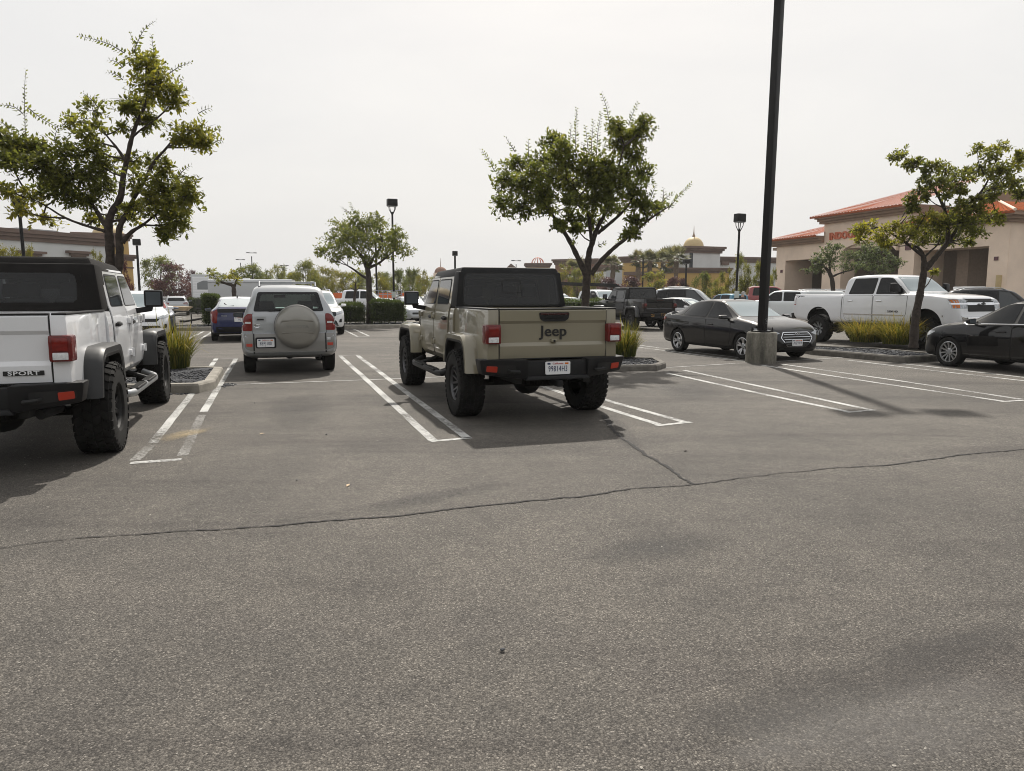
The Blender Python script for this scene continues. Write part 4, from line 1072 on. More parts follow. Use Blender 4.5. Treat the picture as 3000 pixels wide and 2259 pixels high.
def palm(label, px, ytop, ytrunk, D, seed):
    """fan palm: shaggy trunk and a head of fans"""
    rs = np.random.default_rng(seed); p = P(px, HOR, D); ht = P(px, ytrunk, D).z; top = P(px, ytop, D).z
    t = thing('palm_tree', label, 'palm', (p.x, p.y, 0), 0, 'fan palms in front of the yellow shops')
    mb = MB(); pts = [(rs.normal() * .03, rs.normal() * .03, ht * k / 14) for k in range(15)]
    mb.tube(pts, [.22 - .05 * k / 14 + .05 * (k % 2) + (.10 if k > 9 else 0) for k in range(15)], 10); obj('trunk', mb, M['palmbark'], t, 40)
    R_ = (top - ht) * 1.15; LV = Leaves()
    for i in range(27):
        a = rs.uniform(0, 2 * pi); el = rs.uniform(-.75, 1.35); d = np.array([cos(a) * cos(el), sin(a) * cos(el), sin(el)])
        st = R_ * .40 * rs.uniform(.8, 1.15); c0 = np.array([0, 0, ht]); c = c0 + d * st
        hor = unit(np.cross(d, [0, 0, 1.0])[None])[0]; n = 13
        an = np.linspace(-1.25, 1.25, n); ax = d[None] * np.cos(an)[:, None] + hor[None] * np.sin(an)[:, None]; ax[:, 2] -= .28 * np.abs(an)
        L = R_ * .52 * (1 - .18 * np.abs(an)) * rs.uniform(.85, 1.1)
        side = np.cross(ax, np.cross(d, hor)[None] + rs.normal(size=(n, 3)) * .2)
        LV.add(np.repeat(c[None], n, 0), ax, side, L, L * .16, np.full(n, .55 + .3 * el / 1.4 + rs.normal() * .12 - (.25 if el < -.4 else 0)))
        LV.add(c0[None], d[None], hor[None], np.array([st * 1.25]), np.array([.06]), np.array([.5]))
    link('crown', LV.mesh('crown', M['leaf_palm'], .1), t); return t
# ------------------------------------------------------------------ colours of this scene
paint('paint_white', (.74, .75, .77), dust=.15); paint('paint_white2', (.68, .69, .70), dust=.2); paint('paint_white3', (.70, .73, .74), dust=.2)
paint('paint_tan', (.232, .210, .150), dust=.1); paint('paint_silver', (.37, .385, .40), .4, .35, dust=.2); paint('paint_grey', (.020, .020, .023), .2, coat=.8, dust=.06, spec=.15)
paint('paint_black', (.004, .004, .005), coat=.9, dust=.05, spec=.1, settled=.4); paint('paint_black2', (.002, .002, .003), coat=.9, dust=.0, spec=.1); paint('paint_blue', (.013, .020, .085), .1, dust=.08)
paint('paint_red', (.25, .025, .028), dust=.2); paint('paint_teal', (.05, .20, .30), .2, dust=.2); paint('paint_navy', (.04, .05, .08), .3, dust=.2); paint('paint_steel', (.22, .235, .25), .4, dust=.2)
paint('paint_fleet', (.50, .515, .53), dust=.3, coat=.3); paint('spare_cover', (.27, .262, .238), .4, .32, .8, dust=.25); paint('bumper_grey', (.215, .21, .20), .3, .4, .5, dust=.3)

# ------------------------------------------------------------------ ground
def asphalt():
    m, n, l, b = mat('asphalt'); tc = n.new('ShaderNodeTexCoord'); ob = tc.outputs['Object']
    def vor(s, feat='F1'):
        v = n.new('ShaderNodeTexVoronoi'); v.inputs['Scale'].default_value = s; v.feature = feat; l.new(ob, v.inputs['Vector']); return v
    def mixc(fac, a, c, mode='MIX'):
        x = n.new('ShaderNodeMix'); x.data_type = 'RGBA'; x.blend_type = mode
        if isinstance(fac, float): x.inputs[0].default_value = fac
        else: l.new(fac, x.inputs[0])
        for k, q in ((6, a), (7, c)):
            if isinstance(q, tuple): x.inputs[k].default_value = (*q, 1)
            else: l.new(q, x.inputs[k])
        return x.outputs[2]
    v1 = vor(145); sep = n.new('ShaderNodeSeparateColor'); l.new(v1.outputs['Color'], sep.inputs[0])
    r1 = ramp(n, [(0, (.062, .059, .055)), (.35, (.112, .106, .098)), (.75, (.160, .152, .140)), (.93, (.215, .205, .188)), (1, (.34, .325, .30))]); l.new(sep.outputs[0], r1.inputs[0])
    nf = noise(n, l, 260, 3, .7, vec=ob); rf = ramp(n, [(.3, (.62, .62, .62)), (.7, (1.3, 1.3, 1.3))]); l.new(nf.outputs['Fac'], rf.inputs[0])
    c = mixc(1.0, r1.outputs[0], rf.outputs[0], 'MULTIPLY')
    # binder gaps
    rg = ramp(n, [(.0, (1, 1, 1)), (.62, (.85, .85, .85)), (.9, (.50, .49, .48))]); l.new(v1.outputs['Distance'], rg.inputs[0])
    sc_ = n.new('ShaderNodeMath'); sc_.operation = 'MULTIPLY'; sc_.inputs[1].default_value = 1.25; l.new(v1.outputs['Distance'], sc_.inputs[0]); l.new(sc_.outputs[0], rg.inputs[0])
    c = mixc(1.0, c, rg.outputs[0], 'MULTIPLY')
    # broad wear, stains, tyre-darkened bands
    for s_, lo, hi, a0, a1, dst in ((.33, .36, .66, .78, 1.10, .6), (1.7, .3, .72, .84, 1.10, .4), (7, .3, .7, .90, 1.08, 0)):
        q = noise(n, l, s_, 5, .6, vec=ob, dist=dst); rr = ramp(n, [(lo, (a0, a0, a0 * 1.0)), (hi, (a1, a1 * .995, a1 * .98))]); l.new(q.outputs['Fac'], rr.inputs[0]); c = mixc(1.0, c, rr.outputs[0], 'MULTIPLY')
    mp = n.new('ShaderNodeMapping'); mp.inputs['Scale'].default_value = (.22, 1.5, 1); mp.inputs['Rotation'].default_value = (0, 0, R(-14)); l.new(ob, mp.inputs['Vector'])
    q = noise(n, l, .8, 4, .6, vec=mp.outputs[0], dist=.7); rr = ramp(n, [(.50, (1, 1, 1)), (.68, (.70, .69, .70))]); l.new(q.outputs['Fac'], rr.inputs[0]); c = mixc(1.0, c, rr.outputs[0], 'MULTIPLY')
    # oil drips
    v2 = vor(.55); rr = ramp(n, [(.0, (.55, .54, .54)), (.09, (.75, .75, .75)), (.16, (1, 1, 1))]); 
    q = noise(n, l, 6, 3, vec=ob); ad = n.new('ShaderNodeMath'); ad.operation = 'MULTIPLY_ADD'; ad.inputs[1].default_value = .10; l.new(q.outputs['Fac'], ad.inputs[0]); l.new(v2.outputs['Distance'], ad.inputs[2])
    l.new(ad.outputs[0], rr.inputs[0]); c = mixc(1.0, c, rr.outputs[0], 'MULTIPLY')
    c = mixc(1.0, c, (1.065, 1.025, .995), 'MULTIPLY'); l.new(c, b.inputs['Base Color']); setp(b, None, .82, 0, .35)
    h = n.new('ShaderNodeMath'); h.operation = 'MULTIPLY_ADD'; h.inputs[1].default_value = -1.0; l.new(v1.outputs['Distance'], h.inputs[0]); l.new(nf.outputs['Fac'], h.inputs[2])
    bp = n.new('ShaderNodeBump'); bp.inputs['Strength'].default_value = .55; bp.inputs['Distance'].default_value = .006; l.new(h.outputs[0], bp.inputs['Height']); l.new(bp.outputs[0], b.inputs['Normal'])
    return m
M['asphalt'] = asphalt()
def worn_paint(name, lo, hi, col=(.62, .62, .60)):
    m, n, l, b = mat(name); tc = n.new('ShaderNodeTexCoord'); ob = tc.outputs['Object']
    q = noise(n, l, 24, 6, .75, vec=ob); q2 = noise(n, l, 1.1, 3, vec=ob)
    ad = n.new('ShaderNodeMath'); ad.operation = 'MULTIPLY_ADD'; ad.inputs[1].default_value = .9; l.new(q2.outputs['Fac'], ad.inputs[0]); l.new(q.outputs['Fac'], ad.inputs[2])
    r = ramp(n, [(lo, (1, 1, 1)), (hi, (0, 0, 0))]); hf = n.new('ShaderNodeMath'); hf.operation = 'MULTIPLY'; hf.inputs[1].default_value = .55; l.new(ad.outputs[0], hf.inputs[0]); l.new(hf.outputs[0], r.inputs[0])
    c1 = noise(n, l, 12, 4, vec=ob); cr = ramp(n, [(.3, tuple(x * .82 for x in col)), (.7, col)]); l.new(c1.outputs['Fac'], cr.inputs[0]); l.new(cr.outputs[0], b.inputs['Base Color']); setp(b, None, .7, 0, .3)
    tr = n.new('ShaderNodeBsdfTransparent'); mx = n.new('ShaderNodeMixShader'); l.new(r.outputs[0], mx.inputs[0]); l.new(tr.outputs[0], mx.inputs[1]); l.new(b.outputs[0], mx.inputs[2])
    l.new(mx.outputs[0], n['Material Output'].inputs[0]); return m
M['line_worn2'] = worn_paint('line_paint_ghost', .36, .60, (.36, .35, .33))
def dust_patch(name, col, k=.62):
    m = worn_paint(name, .36, .70, col); n, l = m.node_tree.nodes, m.node_tree.links; at = n.new('ShaderNodeAttribute'); at.attribute_name = 'fade'
    mx = [k for k in n if k.type == 'MIX_SHADER'][0]; f = mx.inputs[0].links[0].from_socket; tc = n.new('ShaderNodeTexCoord'); q_ = noise(n, l, 2.2, 9, .72, vec=tc.outputs['Object']); a = n.new('ShaderNodeMath'); a.operation = 'MULTIPLY_ADD'; a.inputs[1].default_value = 1.5; l.new(q_.outputs['Fac'], a.inputs[0]); l.new(at.outputs['Fac'], a.inputs[2]); h = n.new('ShaderNodeMath'); h.operation = 'MULTIPLY'; h.inputs[1].default_value = .5; l.new(a.outputs[0], h.inputs[0])
    rr = ramp(n, [(.44, (0, 0, 0)), (.62, (.55 * k,) * 3), (.9, (k,) * 3)]); l.new(h.outputs[0], rr.inputs[0])
    c = n.new('ShaderNodeMath'); c.operation = 'MULTIPLY'; l.new(f, c.inputs[0]); l.new(rr.outputs[0], c.inputs[1]); l.new(c.outputs[0], mx.inputs[0]); return m
def soft_sheet(name, poly, z, m):
    P_ = chaikin([tuple(p[:2]) for p in list(poly) + [poly[0]]], 3)[:-1]; c = P_.mean(0); N = len(P_); vs = []; fd = []
    for k in range(7): t = 1 - k / 7; vs += [(*(c + (p - c) * t), z) for p in P_]; fd += [sin((1 - t) * pi / 2) ** 1.3] * N
    vs.append((*c, z)); fd.append(1.0); fs = [(k * N + i, k * N + (i + 1) % N, (k + 1) * N + (i + 1) % N, (k + 1) * N + i) for k in range(6) for i in range(N)] + [(6 * N + i, 6 * N + (i + 1) % N, 7 * N) for i in range(N)]
    me = bpy.data.meshes.new(name); me.from_pydata(vs, [], fs); me.materials.append(m); at = me.attributes.new('fade', 'FLOAT', 'POINT'); at.data.foreach_set('value', np.array(fd, np.float32)); tag(link(name, me), kind='structure')
M['line'] = worn_paint('line_paint', .46, .66, (.54, .54, .52)); M['line_worn'] = worn_paint('line_paint_worn', .40, .72, (.50, .49, .46)); M['dust'] = dust_patch('sandy_dust', (.46, .36, .21), 1.0)
M['crack'] = plain('crack_tar', (.022, .020, .019), .9, var=.4, vscale=30)
M['concrete'] = plain('kerb_concrete', (.27, .25, .215), .9, var=.22, vscale=5, bump=.4, bscale=60)
M['darkconcrete'] = plain('weathered_kerb', (.13, .12, .105), .9, var=.35, vscale=7, bump=.4, bscale=60)
M['gravelbed'] = plain('gravel_bed', (.05, .05, .052), .9, var=.6, vscale=40, bump=1, bscale=50)
M['stone'] = plain('slate_stone', (.070, .072, .078), .9, spec=.2, var=.5, vscale=4)

def stain(pts, m='stain', z=.0025):
    P_ = [q(*p) for p in pts]; soft_sheet('pavement_stain', P_, z, M[m])
def sheet(name, poly, z, m, kind='structure'):
    me = bpy.data.meshes.new(name); me.from_pydata([(p[0], p[1], z) for p in poly], [], [list(range(len(poly)))]); me.materials.append(m)
    o = link(name, me); tag(o, kind=kind); return o
N_ = 40; gv = []; gf = []
xs_ = [-4000, -600, -120, -40] + list(np.linspace(-25, 30, 12)) + [50, 120, 600, 4000]; ys_ = [-4000, -300, -40, -5] + list(np.linspace(0, 60, 13)) + [120, 300, 800, 5000]
for y in ys_:
    for x in xs_: gv.append((x, y, 0))
for j in range(len(ys_) - 1):
    for i in range(len(xs_) - 1): a = j * len(xs_) + i; gf.append((a, a + 1, a + 1 + len(xs_), a + len(xs_)))
me = bpy.data.meshes.new('ground'); me.from_pydata(gv, [], gf); me.materials.append(M['asphalt']); tag(link('ground', me), kind='structure')
MK = 2212 / 3000.0
def q(x, y): return G(x / MK, y / MK)
def stripe(pts, w=.10, m='line', z=.004, conv=q, seg=10):
    P_ = [conv(*p) for p in pts]; L_, R_ = [], []
    dens = []
    for a, b in zip(P_[:-1], P_[1:]): dens += [a.lerp(b, k / seg) for k in range(seg)]
    dens.append(P_[-1]); rnd = random.Random(int(pts[0][0] * 7 + pts[0][1]))
    for i, p in enumerate(dens):
        d = (dens[min(i + 1, len(dens) - 1)] - dens[max(0, i - 1)]).normalized(); nn = Vector((-d.y, d.x, 0)); j = rnd.uniform(-.004, .004)
        L_.append(p + nn * (w / 2 + j)); R_.append(p - nn * (w / 2 - j))
    vs = [(p.x, p.y, z) for p in L_ + R_]; n = len(dens)
    me = bpy.data.meshes.new('stall_marking'); me.from_pydata(vs, [], [(i, i + 1, n + i + 1, n + i) for i in range(n - 1)]); me.materials.append(M[m])
    o = link('stall_marking', me); tag(o, kind='structure'); return o
stripe([(467, 775), (428, 832), (411, 856)]); stripe([(411, 856), (330, 958)]); stripe([(510, 775), (481, 822), (440, 890)]); stripe([(436, 897), (395, 985)], m='line_worn2', z=.0042); stripe([(328, 961), (290, 996)], m='line_worn2', z=.0042)
stripe([(464, 774), (514, 774)], .07); stripe([(281, 1001), (392, 993)], .10)
stripe([(735, 769), (936, 952)]); stripe([(772, 768), (1010, 947)]); stripe([(731, 768), (775, 767)], .06); stripe([(930, 954), (1018, 946)], .08)
stripe([(487, 832), (770, 822), (1060, 811)], .055, z=.0065); stripe([(1400, 797), (1617, 784)], .055, z=.0065); stripe([(1668, 782), (1850, 771)], .055, z=.0065)
stripe([(1170, 834), (1300, 879), (1425, 918)]); stripe([(1230, 838), (1320, 868), (1482, 913)]); stripe([(1418, 920), (1492, 912)], .08)
stripe([(1440, 806), (1640, 850), (1833, 890)]); stripe([(1478, 800), (1680, 843), (1882, 886)]); stripe([(1828, 891), (1893, 886)], .07)
stripe([(1645, 789), (1900, 828), (2166, 867)]); stripe([(1690, 787), (1950, 824), (2206, 863)]); stripe([(2162, 868), (2215, 865)], .07)
stripe([(1830, 778), (2000, 799), (2230, 825)]); stripe([(1950, 786), (2100, 803), (2250, 820)])
stripe([(1368, 749), (1480, 763), (1612, 781)]); stripe([(1380, 746), (1500, 761), (1640, 778)])
stripe([(1740, 763), (1795, 768)]); stripe([(1765, 744), (1834, 751), (1900, 758)])
stripe([(406, 733), (440, 716)]); stripe([(432, 733), (460, 716)]); stripe([(404, 734), (435, 734)], .06)
stripe([(744, 713), (772, 727)]); stripe([(764, 711), (797, 726)]); stripe([(770, 728), (799, 727)], .06)
stripe([(338, 692), (393, 683)]); stripe([(345, 696), (400, 686)])
stripe([(1020, 0 + 760), (1060, 775)])
M['stain'] = dust_patch('dark_stain', (.060, .057, .056)); M['stain_pale'] = dust_patch('pale_wear', (.21, .20, .19))
stain([(1180, 1215), (1330, 1150), (1600, 1140), (1660, 1165), (1500, 1215), (1300, 1235)]); stain([(1350, 1560), (1900, 1380), (2300, 1290), (2300, 1400), (2050, 1500), (1560, 1640), (1300, 1660)], z=.0027)
stain([(1400, 1700), (1600, 1500), (2100, 1420), (2300, 1440), (2300, 1700)], 'stain_pale', .0022); stain([(640, 1118), (900, 1062), (1120, 1030), (1180, 1040), (1000, 1078), (760, 1125)]); stain([(560, 860), (700, 840), (760, 870), (700, 960), (560, 930)]); stain([(1290, 890), (1350, 900), (1420, 985), (1380, 995), (1310, 950)], z=.0029); stain([(1400, 830), (1560, 820), (1600, 860), (1450, 880)], z=.0021)
# a band of pale sand over the worn line end
cs = [q(*p) for p in [(325, 952), (360, 935), (420, 925), (475, 924), (462, 935), (400, 948), (345, 962)]]; soft_sheet('sandy_dust', cs, .008, M['dust'])
def crack(pts, w0, w1, seed, name='pavement_crack'):
    rnd = random.Random(seed); P_ = [q(*p) for p in pts]; d_ = []
    for a, b in zip(P_[:-1], P_[1:]):
        k = max(2, int((b - a).length / .035)); d_ += [a.lerp(b, i / k) for i in range(k)]
    d_.append(P_[-1]); L_, R_ = [], []; off = 0
    for i, p in enumerate(d_):
        d = (d_[min(i + 1, len(d_) - 1)] - d_[max(0, i - 1)]).normalized(); nn = Vector((-d.y, d.x, 0)); off = off * .85 + rnd.uniform(-.010, .010)
        w = (w0 + (w1 - w0) * i / len(d_)) * rnd.uniform(.6, 1.5) * (.55 + .9 * abs(sin(i * .021 + seed) * sin(i * .0063 + 1))); L_.append(p + nn * (off + w)); R_.append(p + nn * (off - w))
    n = len(d_); me = bpy.data.meshes.new(name); me.from_pydata([(p.x, p.y, .005) for p in L_ + R_], [], [(i, i + 1, n + i + 1, n + i) for i in range(n - 1)]); me.materials.append(M['crack'])
    tag(link(name, me), kind='structure')
crack([(-40, 1188), (160, 1165), (400, 1150), (520, 1143), (700, 1127), (860, 1115), (1000, 1098), (1150, 1083), (1250, 1075), (1370, 1055), (1500, 1047), (1640, 1028), (1800, 1012), (1940, 1003), (2060, 985), (2250, 968)], .007, .009, 3)
crack([(1500, 1047), (1470, 1030), (1440, 1008), (1400, 987), (1362, 962), (1335, 942), (1318, 920), (1308, 898)], .008, .030, 5)
crack([(600, 1128), (690, 1112), (760, 1108)], .003, .002, 9)

# ------------------------------------------------------------------ planting islands
def island(name, poly, h=.15, w=.16, m='concrete', bed='gravelbed'):
    """kerb ring with chamfered top and a gravel bed inside"""
    N = len(poly); c = sum((Vector(p) for p in poly), Vector((0, 0, 0))) / N; inn = []
    pp = [Vector((p[0], p[1], 0)) for p in poly]
    ar = sum(pp[i].x * pp[(i + 1) % N].y - pp[(i + 1) % N].x * pp[i].y for i in range(N)); sg = 1 if ar > 0 else -1
    def inset(d):
        out = []
        for i in range(N):
            a, b, e = pp[i - 1], pp[i], pp[(i + 1) % N]; d1, d2 = (b - a).normalized(), (e - b).normalized()
            n1, n2 = Vector((-d1.y, d1.x, 0)) * sg, Vector((-d2.y, d2.x, 0)) * sg; k = (n1 + n2).normalized(); out.append(b + k * d / max(.3, k.dot(n1)))
        return out
    i0, i1 = inset(.03), inset(w); mb = MB()
    rings = [[(p.x, p.y, 0) for p in pp], [(p.x, p.y, h - .03) for p in inset(.008)], [(p.x, p.y, h) for p in i0], [(p.x, p.y, h) for p in i1], [(p.x, p.y, h - .06) for p in i1]]
    for r in rings: mb.v += r
    for k in range(4):
        for i in range(N): mb.f.append([k * N + i, k * N + (i + 1) % N, (k + 1) * N + (i + 1) % N, (k + 1) * N + i]); mb.m.append(0)
    o = obj('kerb', mb, M[m], None, 30); tag(o, kind='structure')
    b = sheet('gravel_bed', [(p.x, p.y) for p in i1], h - .035, M[bed]); return i1
STN = []
for k in range(6):
    bm = bmesh.new(); bmesh.ops.create_icosphere(bm, subdivisions=1, radius=1); rr = random.Random(k)
    for v in bm.verts: v.co *= rr.uniform(.7, 1.2); v.co.z *= .55
    STN.append(([tuple(v.co) for v in bm.verts], [[v.index for v in f.verts] for f in bm.faces])); bm.free()
def stones(name, spots, n, size, seed, z, m='stone'):
    rs = random.Random(seed); mb = MB()
    for i in range(n):
        a, b, c = spots[rs.randrange(len(spots))]; r1, r2 = sorted((rs.random(), rs.random())); p = a * r1 + b * (r2 - r1) + c * (1 - r2)
        v, f = STN[rs.randrange(6)]; s = size * rs.uniform(.5, 1.25); ang = rs.uniform(0, 6.3); sx = rs.uniform(.8, 1.5)
        mb.add([(p.x + s * (x * sx * cos(ang) - y * sin(ang)), p.y + s * (x * sx * sin(ang) + y * cos(ang)), z + s * .2 + s * zz) for x, y, zz in v], f)
    o = obj(name, mb, M[m], None, 0, fix=False); tag(o, 'loose dark slate pebbles filling the planting bed', kind='stuff'); return o
def tris(poly):
    c = sum((Vector((p[0], p[1], 0)) for p in poly), Vector()) / len(poly); P_ = [Vector((p[0], p[1], 0)) for p in poly]
    return [(c, P_[i], P_[(i + 1) % len(P_)]) for i in range(len(P_))]
g0 = lambda x, y: G(x, y)
g1 = [Vector((-2.2, 2.2, 0)), Vector((2.2, 2.2, 0)), Vector((-6, 9, 0)), Vector((7, 9, 0))]
M['grit'] = plain('pale_grit', (.30, .28, .25), .9, var=.5, vscale=2)
o_ = stones('grit', [(g1[0], g1[1], g1[2]), (g1[1], g1[3], g1[2])], 420, .0052, 61, 0, 'grit'); o_['label'] = 'scattered pale grit lying on the asphalt'
# left island beside the white pickup
A = g0(632, 1140); B = g0(585, 1152); C_ = g0(470, 1142); E_ = A + U * 2.0
iL = [B, A, g0(668, 1085) + V * 0, A + U * 1.9 - V * .15, A + U * 6.0 - V * .5, A + U * 6.4 - V * 1.6, B - V * 2.0 + U * 4.5, B - V * 1.9 + U * .6]
iL = [B, A + U * .05, A + U * 2.35, A + U * 2.6 - V * .25, A + U * 2.9 - V * 3.0, B - V * 2.75 + U * .5]
inL = island('kerb', iL, .15, .17); stones('gravel', tris(inL), 1500, .030, 4, .12)
rs_ = random.Random(2)
stones('gravel', [(A + Vector((.05, .1, 0)), A + U * .9 + V * .1, A + U * .5 + V * .35), (B - V * 1.1, B - V * .2 - U * .12, B - V * .1)], 70, .022, 8, .0)
# island beyond the tan pickup
T0 = g0(1980, 1085); iC = [g0(1640, 1092), g0(1925, 1086), g0(1952, 1077), g0(1925, 1062), T0 + U * 2.6 - V * .9, T0 + U * 3.0 - V * 1.2, T0 + U * 3.0 - V * 2.9, g0(1640, 1092) + U * .3 - V * .3]
inC = island('kerb', iC, .12, .14, 'darkconcrete'); stones('gravel', tris(inC), 900, .030, 5, .09)
# right island under the leaning tree
iR = [g0(2428, 1044), g0(2620, 1062), g0(2650, 1064), g0(2790, 1056), g0(2790, 1056) + U * 2.2, g0(2428, 1044) + U * 2.6 + V * .5, g0(2428, 1044) + U * .5 - V * .1]
inR = island('kerb', iR, .15, .16, 'darkconcrete'); stones('gravel', tris(inR), 1100, .032, 6, .12, 'stone')
# long far strip with hedges
k0, k1 = g0(380, 972), g0(1300, 959); kd = (k1 - k0).normalized(); kn = Vector((-kd.y, kd.x, 0))
strip = [k0 - kd * 3, k1 + kd * 1.0, k1 + kd * 1.0 + kn * 4.2, k0 - kd * 3 + kn * 4.2]
inS = island('kerb', strip, .16, .65); stones('gravel', tris(inS), 1200, .055, 7, .13)
c0 = g0(1640, 944); far2 = [c0, c0 + kd * 4.5, c0 + kd * 4.5 + kn * 3, c0 + kn * 3]; island('kerb', far2, .15, .2)

# ------------------------------------------------------------------ vehicles in front
tp = crew_pickup('tan crew cab pickup with black hard top and black lettering on its tailgate', 'paint_tan', 'hardtop', 'paint_tan', 'offroad', .43, .30, 38, 5, '99814H3')
a, b = G(1370, 1216), G(1224, 1124); h = (b - a).normalized(); h = Matrix.Rotation(R(1.0), 3, 'Z') @ h; place(tp, a + Vector((h.y, -h.x, 0)) * .80, h); tp.scale = (1, 1.03, 1)
wp = crew_pickup('white crew cab pickup with black canvas top cut off by the left edge', 'paint_white', 'softtop', 'greyplastic', 'black', .445, .33, 30, 4, None, soft=True, letters='SPORT', step='steel')
a, b = G(312, 1321), G(462, 1177); h = (b - a).normalized(); place(wp, a - Vector((h.y, -h.x, 0)) * .83, h)
dp = crew_pickup('dark grey crew cab pickup with hard top parked behind the black sedan', 'paint_grey', 'hardtop', 'flaregrey', 'offroad', .43, .29, 30, 4, None, tlmat='darkred', gold=True)
a = G(1852, 966); h = -hdg(-19) * -1; place(dp, a + Vector((h.y, -h.x, 0)) * .82, h)

# silver suv with spare wheel on the tailgate
ss = dict(wb=2.49, track=.745, wheel=(.345, .215, .21, 'five', 0, 3),
  top=[(-.79, .50), (-.785, .70), (-.765, .775), (-.68, .80), (-.665, 1.10), (-.64, 1.17), (-.44, 1.55), (-.30, 1.655), (.3, 1.69), (1.1, 1.69), (1.42, 1.63), (2.15, 1.14), (2.7, 1.06), (3.05, .98), (3.20, .80), (3.27, .60), (3.29, .45)],
  belt=[(-.79, .48), (-.76, .72), (-.68, .775), (-.66, .96), (0, .98), (2.1, .98), (2.8, .92), (3.1, .80), (3.29, .43)],
  bot=[(-.79, .43), (-.72, .36), (-.4, .30), (2.8, .28), (3.2, .30), (3.29, .36)],
  hw=[(-.79, .78), (-.77, .83), (-.70, .855), (-.5, .868), (2.5, .868), (2.95, .82), (3.2, .70), (3.29, .55)],
  hwt=[(-.79, .74), (-.68, .81), (-.64, .79), (-.44, .63), (-.2, .60), (1.2, .60), (1.5, .62), (2.2, .70), (3.0, .62), (3.29, .45)],
  arches=[(0, .395, .345), (2.49, .395, .345)], shoulder=.05, tunnel=(-1.2, 2.8, [(-.585, 1.215), (.585, 1.215), (.52, 1.525), (-.52, 1.525)]))
ss['parts'] = [
  ('window', 'S', [(-.42, 1.09), (.10, 1.07), (.10, 1.54), (-.26, 1.46)], 'glass', .006, 0, None, dict(r=.03)), ('window', 'S', [(.17, 1.06), (.95, 1.05), (.95, 1.55), (.17, 1.55)], 'glassmid', .006, 0, None, dict(r=.03)), ('window', 'S', [(1.02, 1.05), (1.9, 1.05), (1.4, 1.50), (1.02, 1.55)], 'glassmid', .006, 0, None, dict(r=.03)),
  ('headlight', 'F', [(.45, .76), (.74, .76), (.74, .90), (.50, .88)], 'headlamp', .005, 0, None, dict(sym=1)),
  ('tailgate_seam', 'B', [(-.675, .78), (-.668, .78), (-.655, 1.16), (-.662, 1.16)], 'seam', .004, 0, None, dict(sym=1, r=.002)),
  ('rear_bumper', 'B', [(-.80, .50), (-.62, .44), (.62, .44), (.80, .50), (.82, .77), (-.82, .77)], 'bumper_grey', .014, .012, None, dict(r=.04, id='bp')),
  ('bumper_seam', 'B', [(-.66, .42), (-.635, .42), (-.635, .775), (-.66, .775)], 'seam', .018, 0, 'bp', dict(sym=1, r=.004)),
  ('reflector', 'B', [(.675, .545), (.78, .545), (.78, .60), (.675, .60)], 'orange_refl', .022, .006, 'bp', dict(sym=1, r=.012)),
  ('side_cladding', 'S', [(-.70, .40), (-.42, .40), (-.44, .60), (-.30, .78), (-.72, .78)], 'bumper_grey', .008, .006, None, dict(r=.03)),
  ('side_cladding', 'S', [(.44, .32), (2.05, .32), (2.05, .50), (.44, .50)], 'bumper_grey', .008, .006, None, dict(r=.03)),
  ('taillight', 'B', [(.665, .83), (.84, .83), (.815, 1.07), (.745, 1.145), (.66, 1.15)], 'redlens', .010, .006, None, dict(sym=1, r=.03, grid=.03, id='tl')),
  ('reverse_lens', 'B', [(.69, .965), (.79, .965), (.79, 1.0), (.69, 1.0)], 'clearlens', .015, .004, 'tl', dict(sym=1, r=.01, grid=.04)),
  ('taillight', 'S', [(-.675, .84), (-.56, .86), (-.56, 1.08), (-.655, 1.08)], 'redlens', .006, .004, None, dict(r=.03, grid=.03)),
  ('door_pull', 'B', [(.42, 1.00), (.62, 1.00), (.62, 1.095), (.42, 1.095)], 'body', .012, .008, None, dict(r=.03, id='dp')),
  ('handle', 'B', [(.455, 1.025), (.59, 1.025), (.575, 1.055), (.46, 1.055)], 'seam', .016, .003, 'dp', dict(r=.01))]
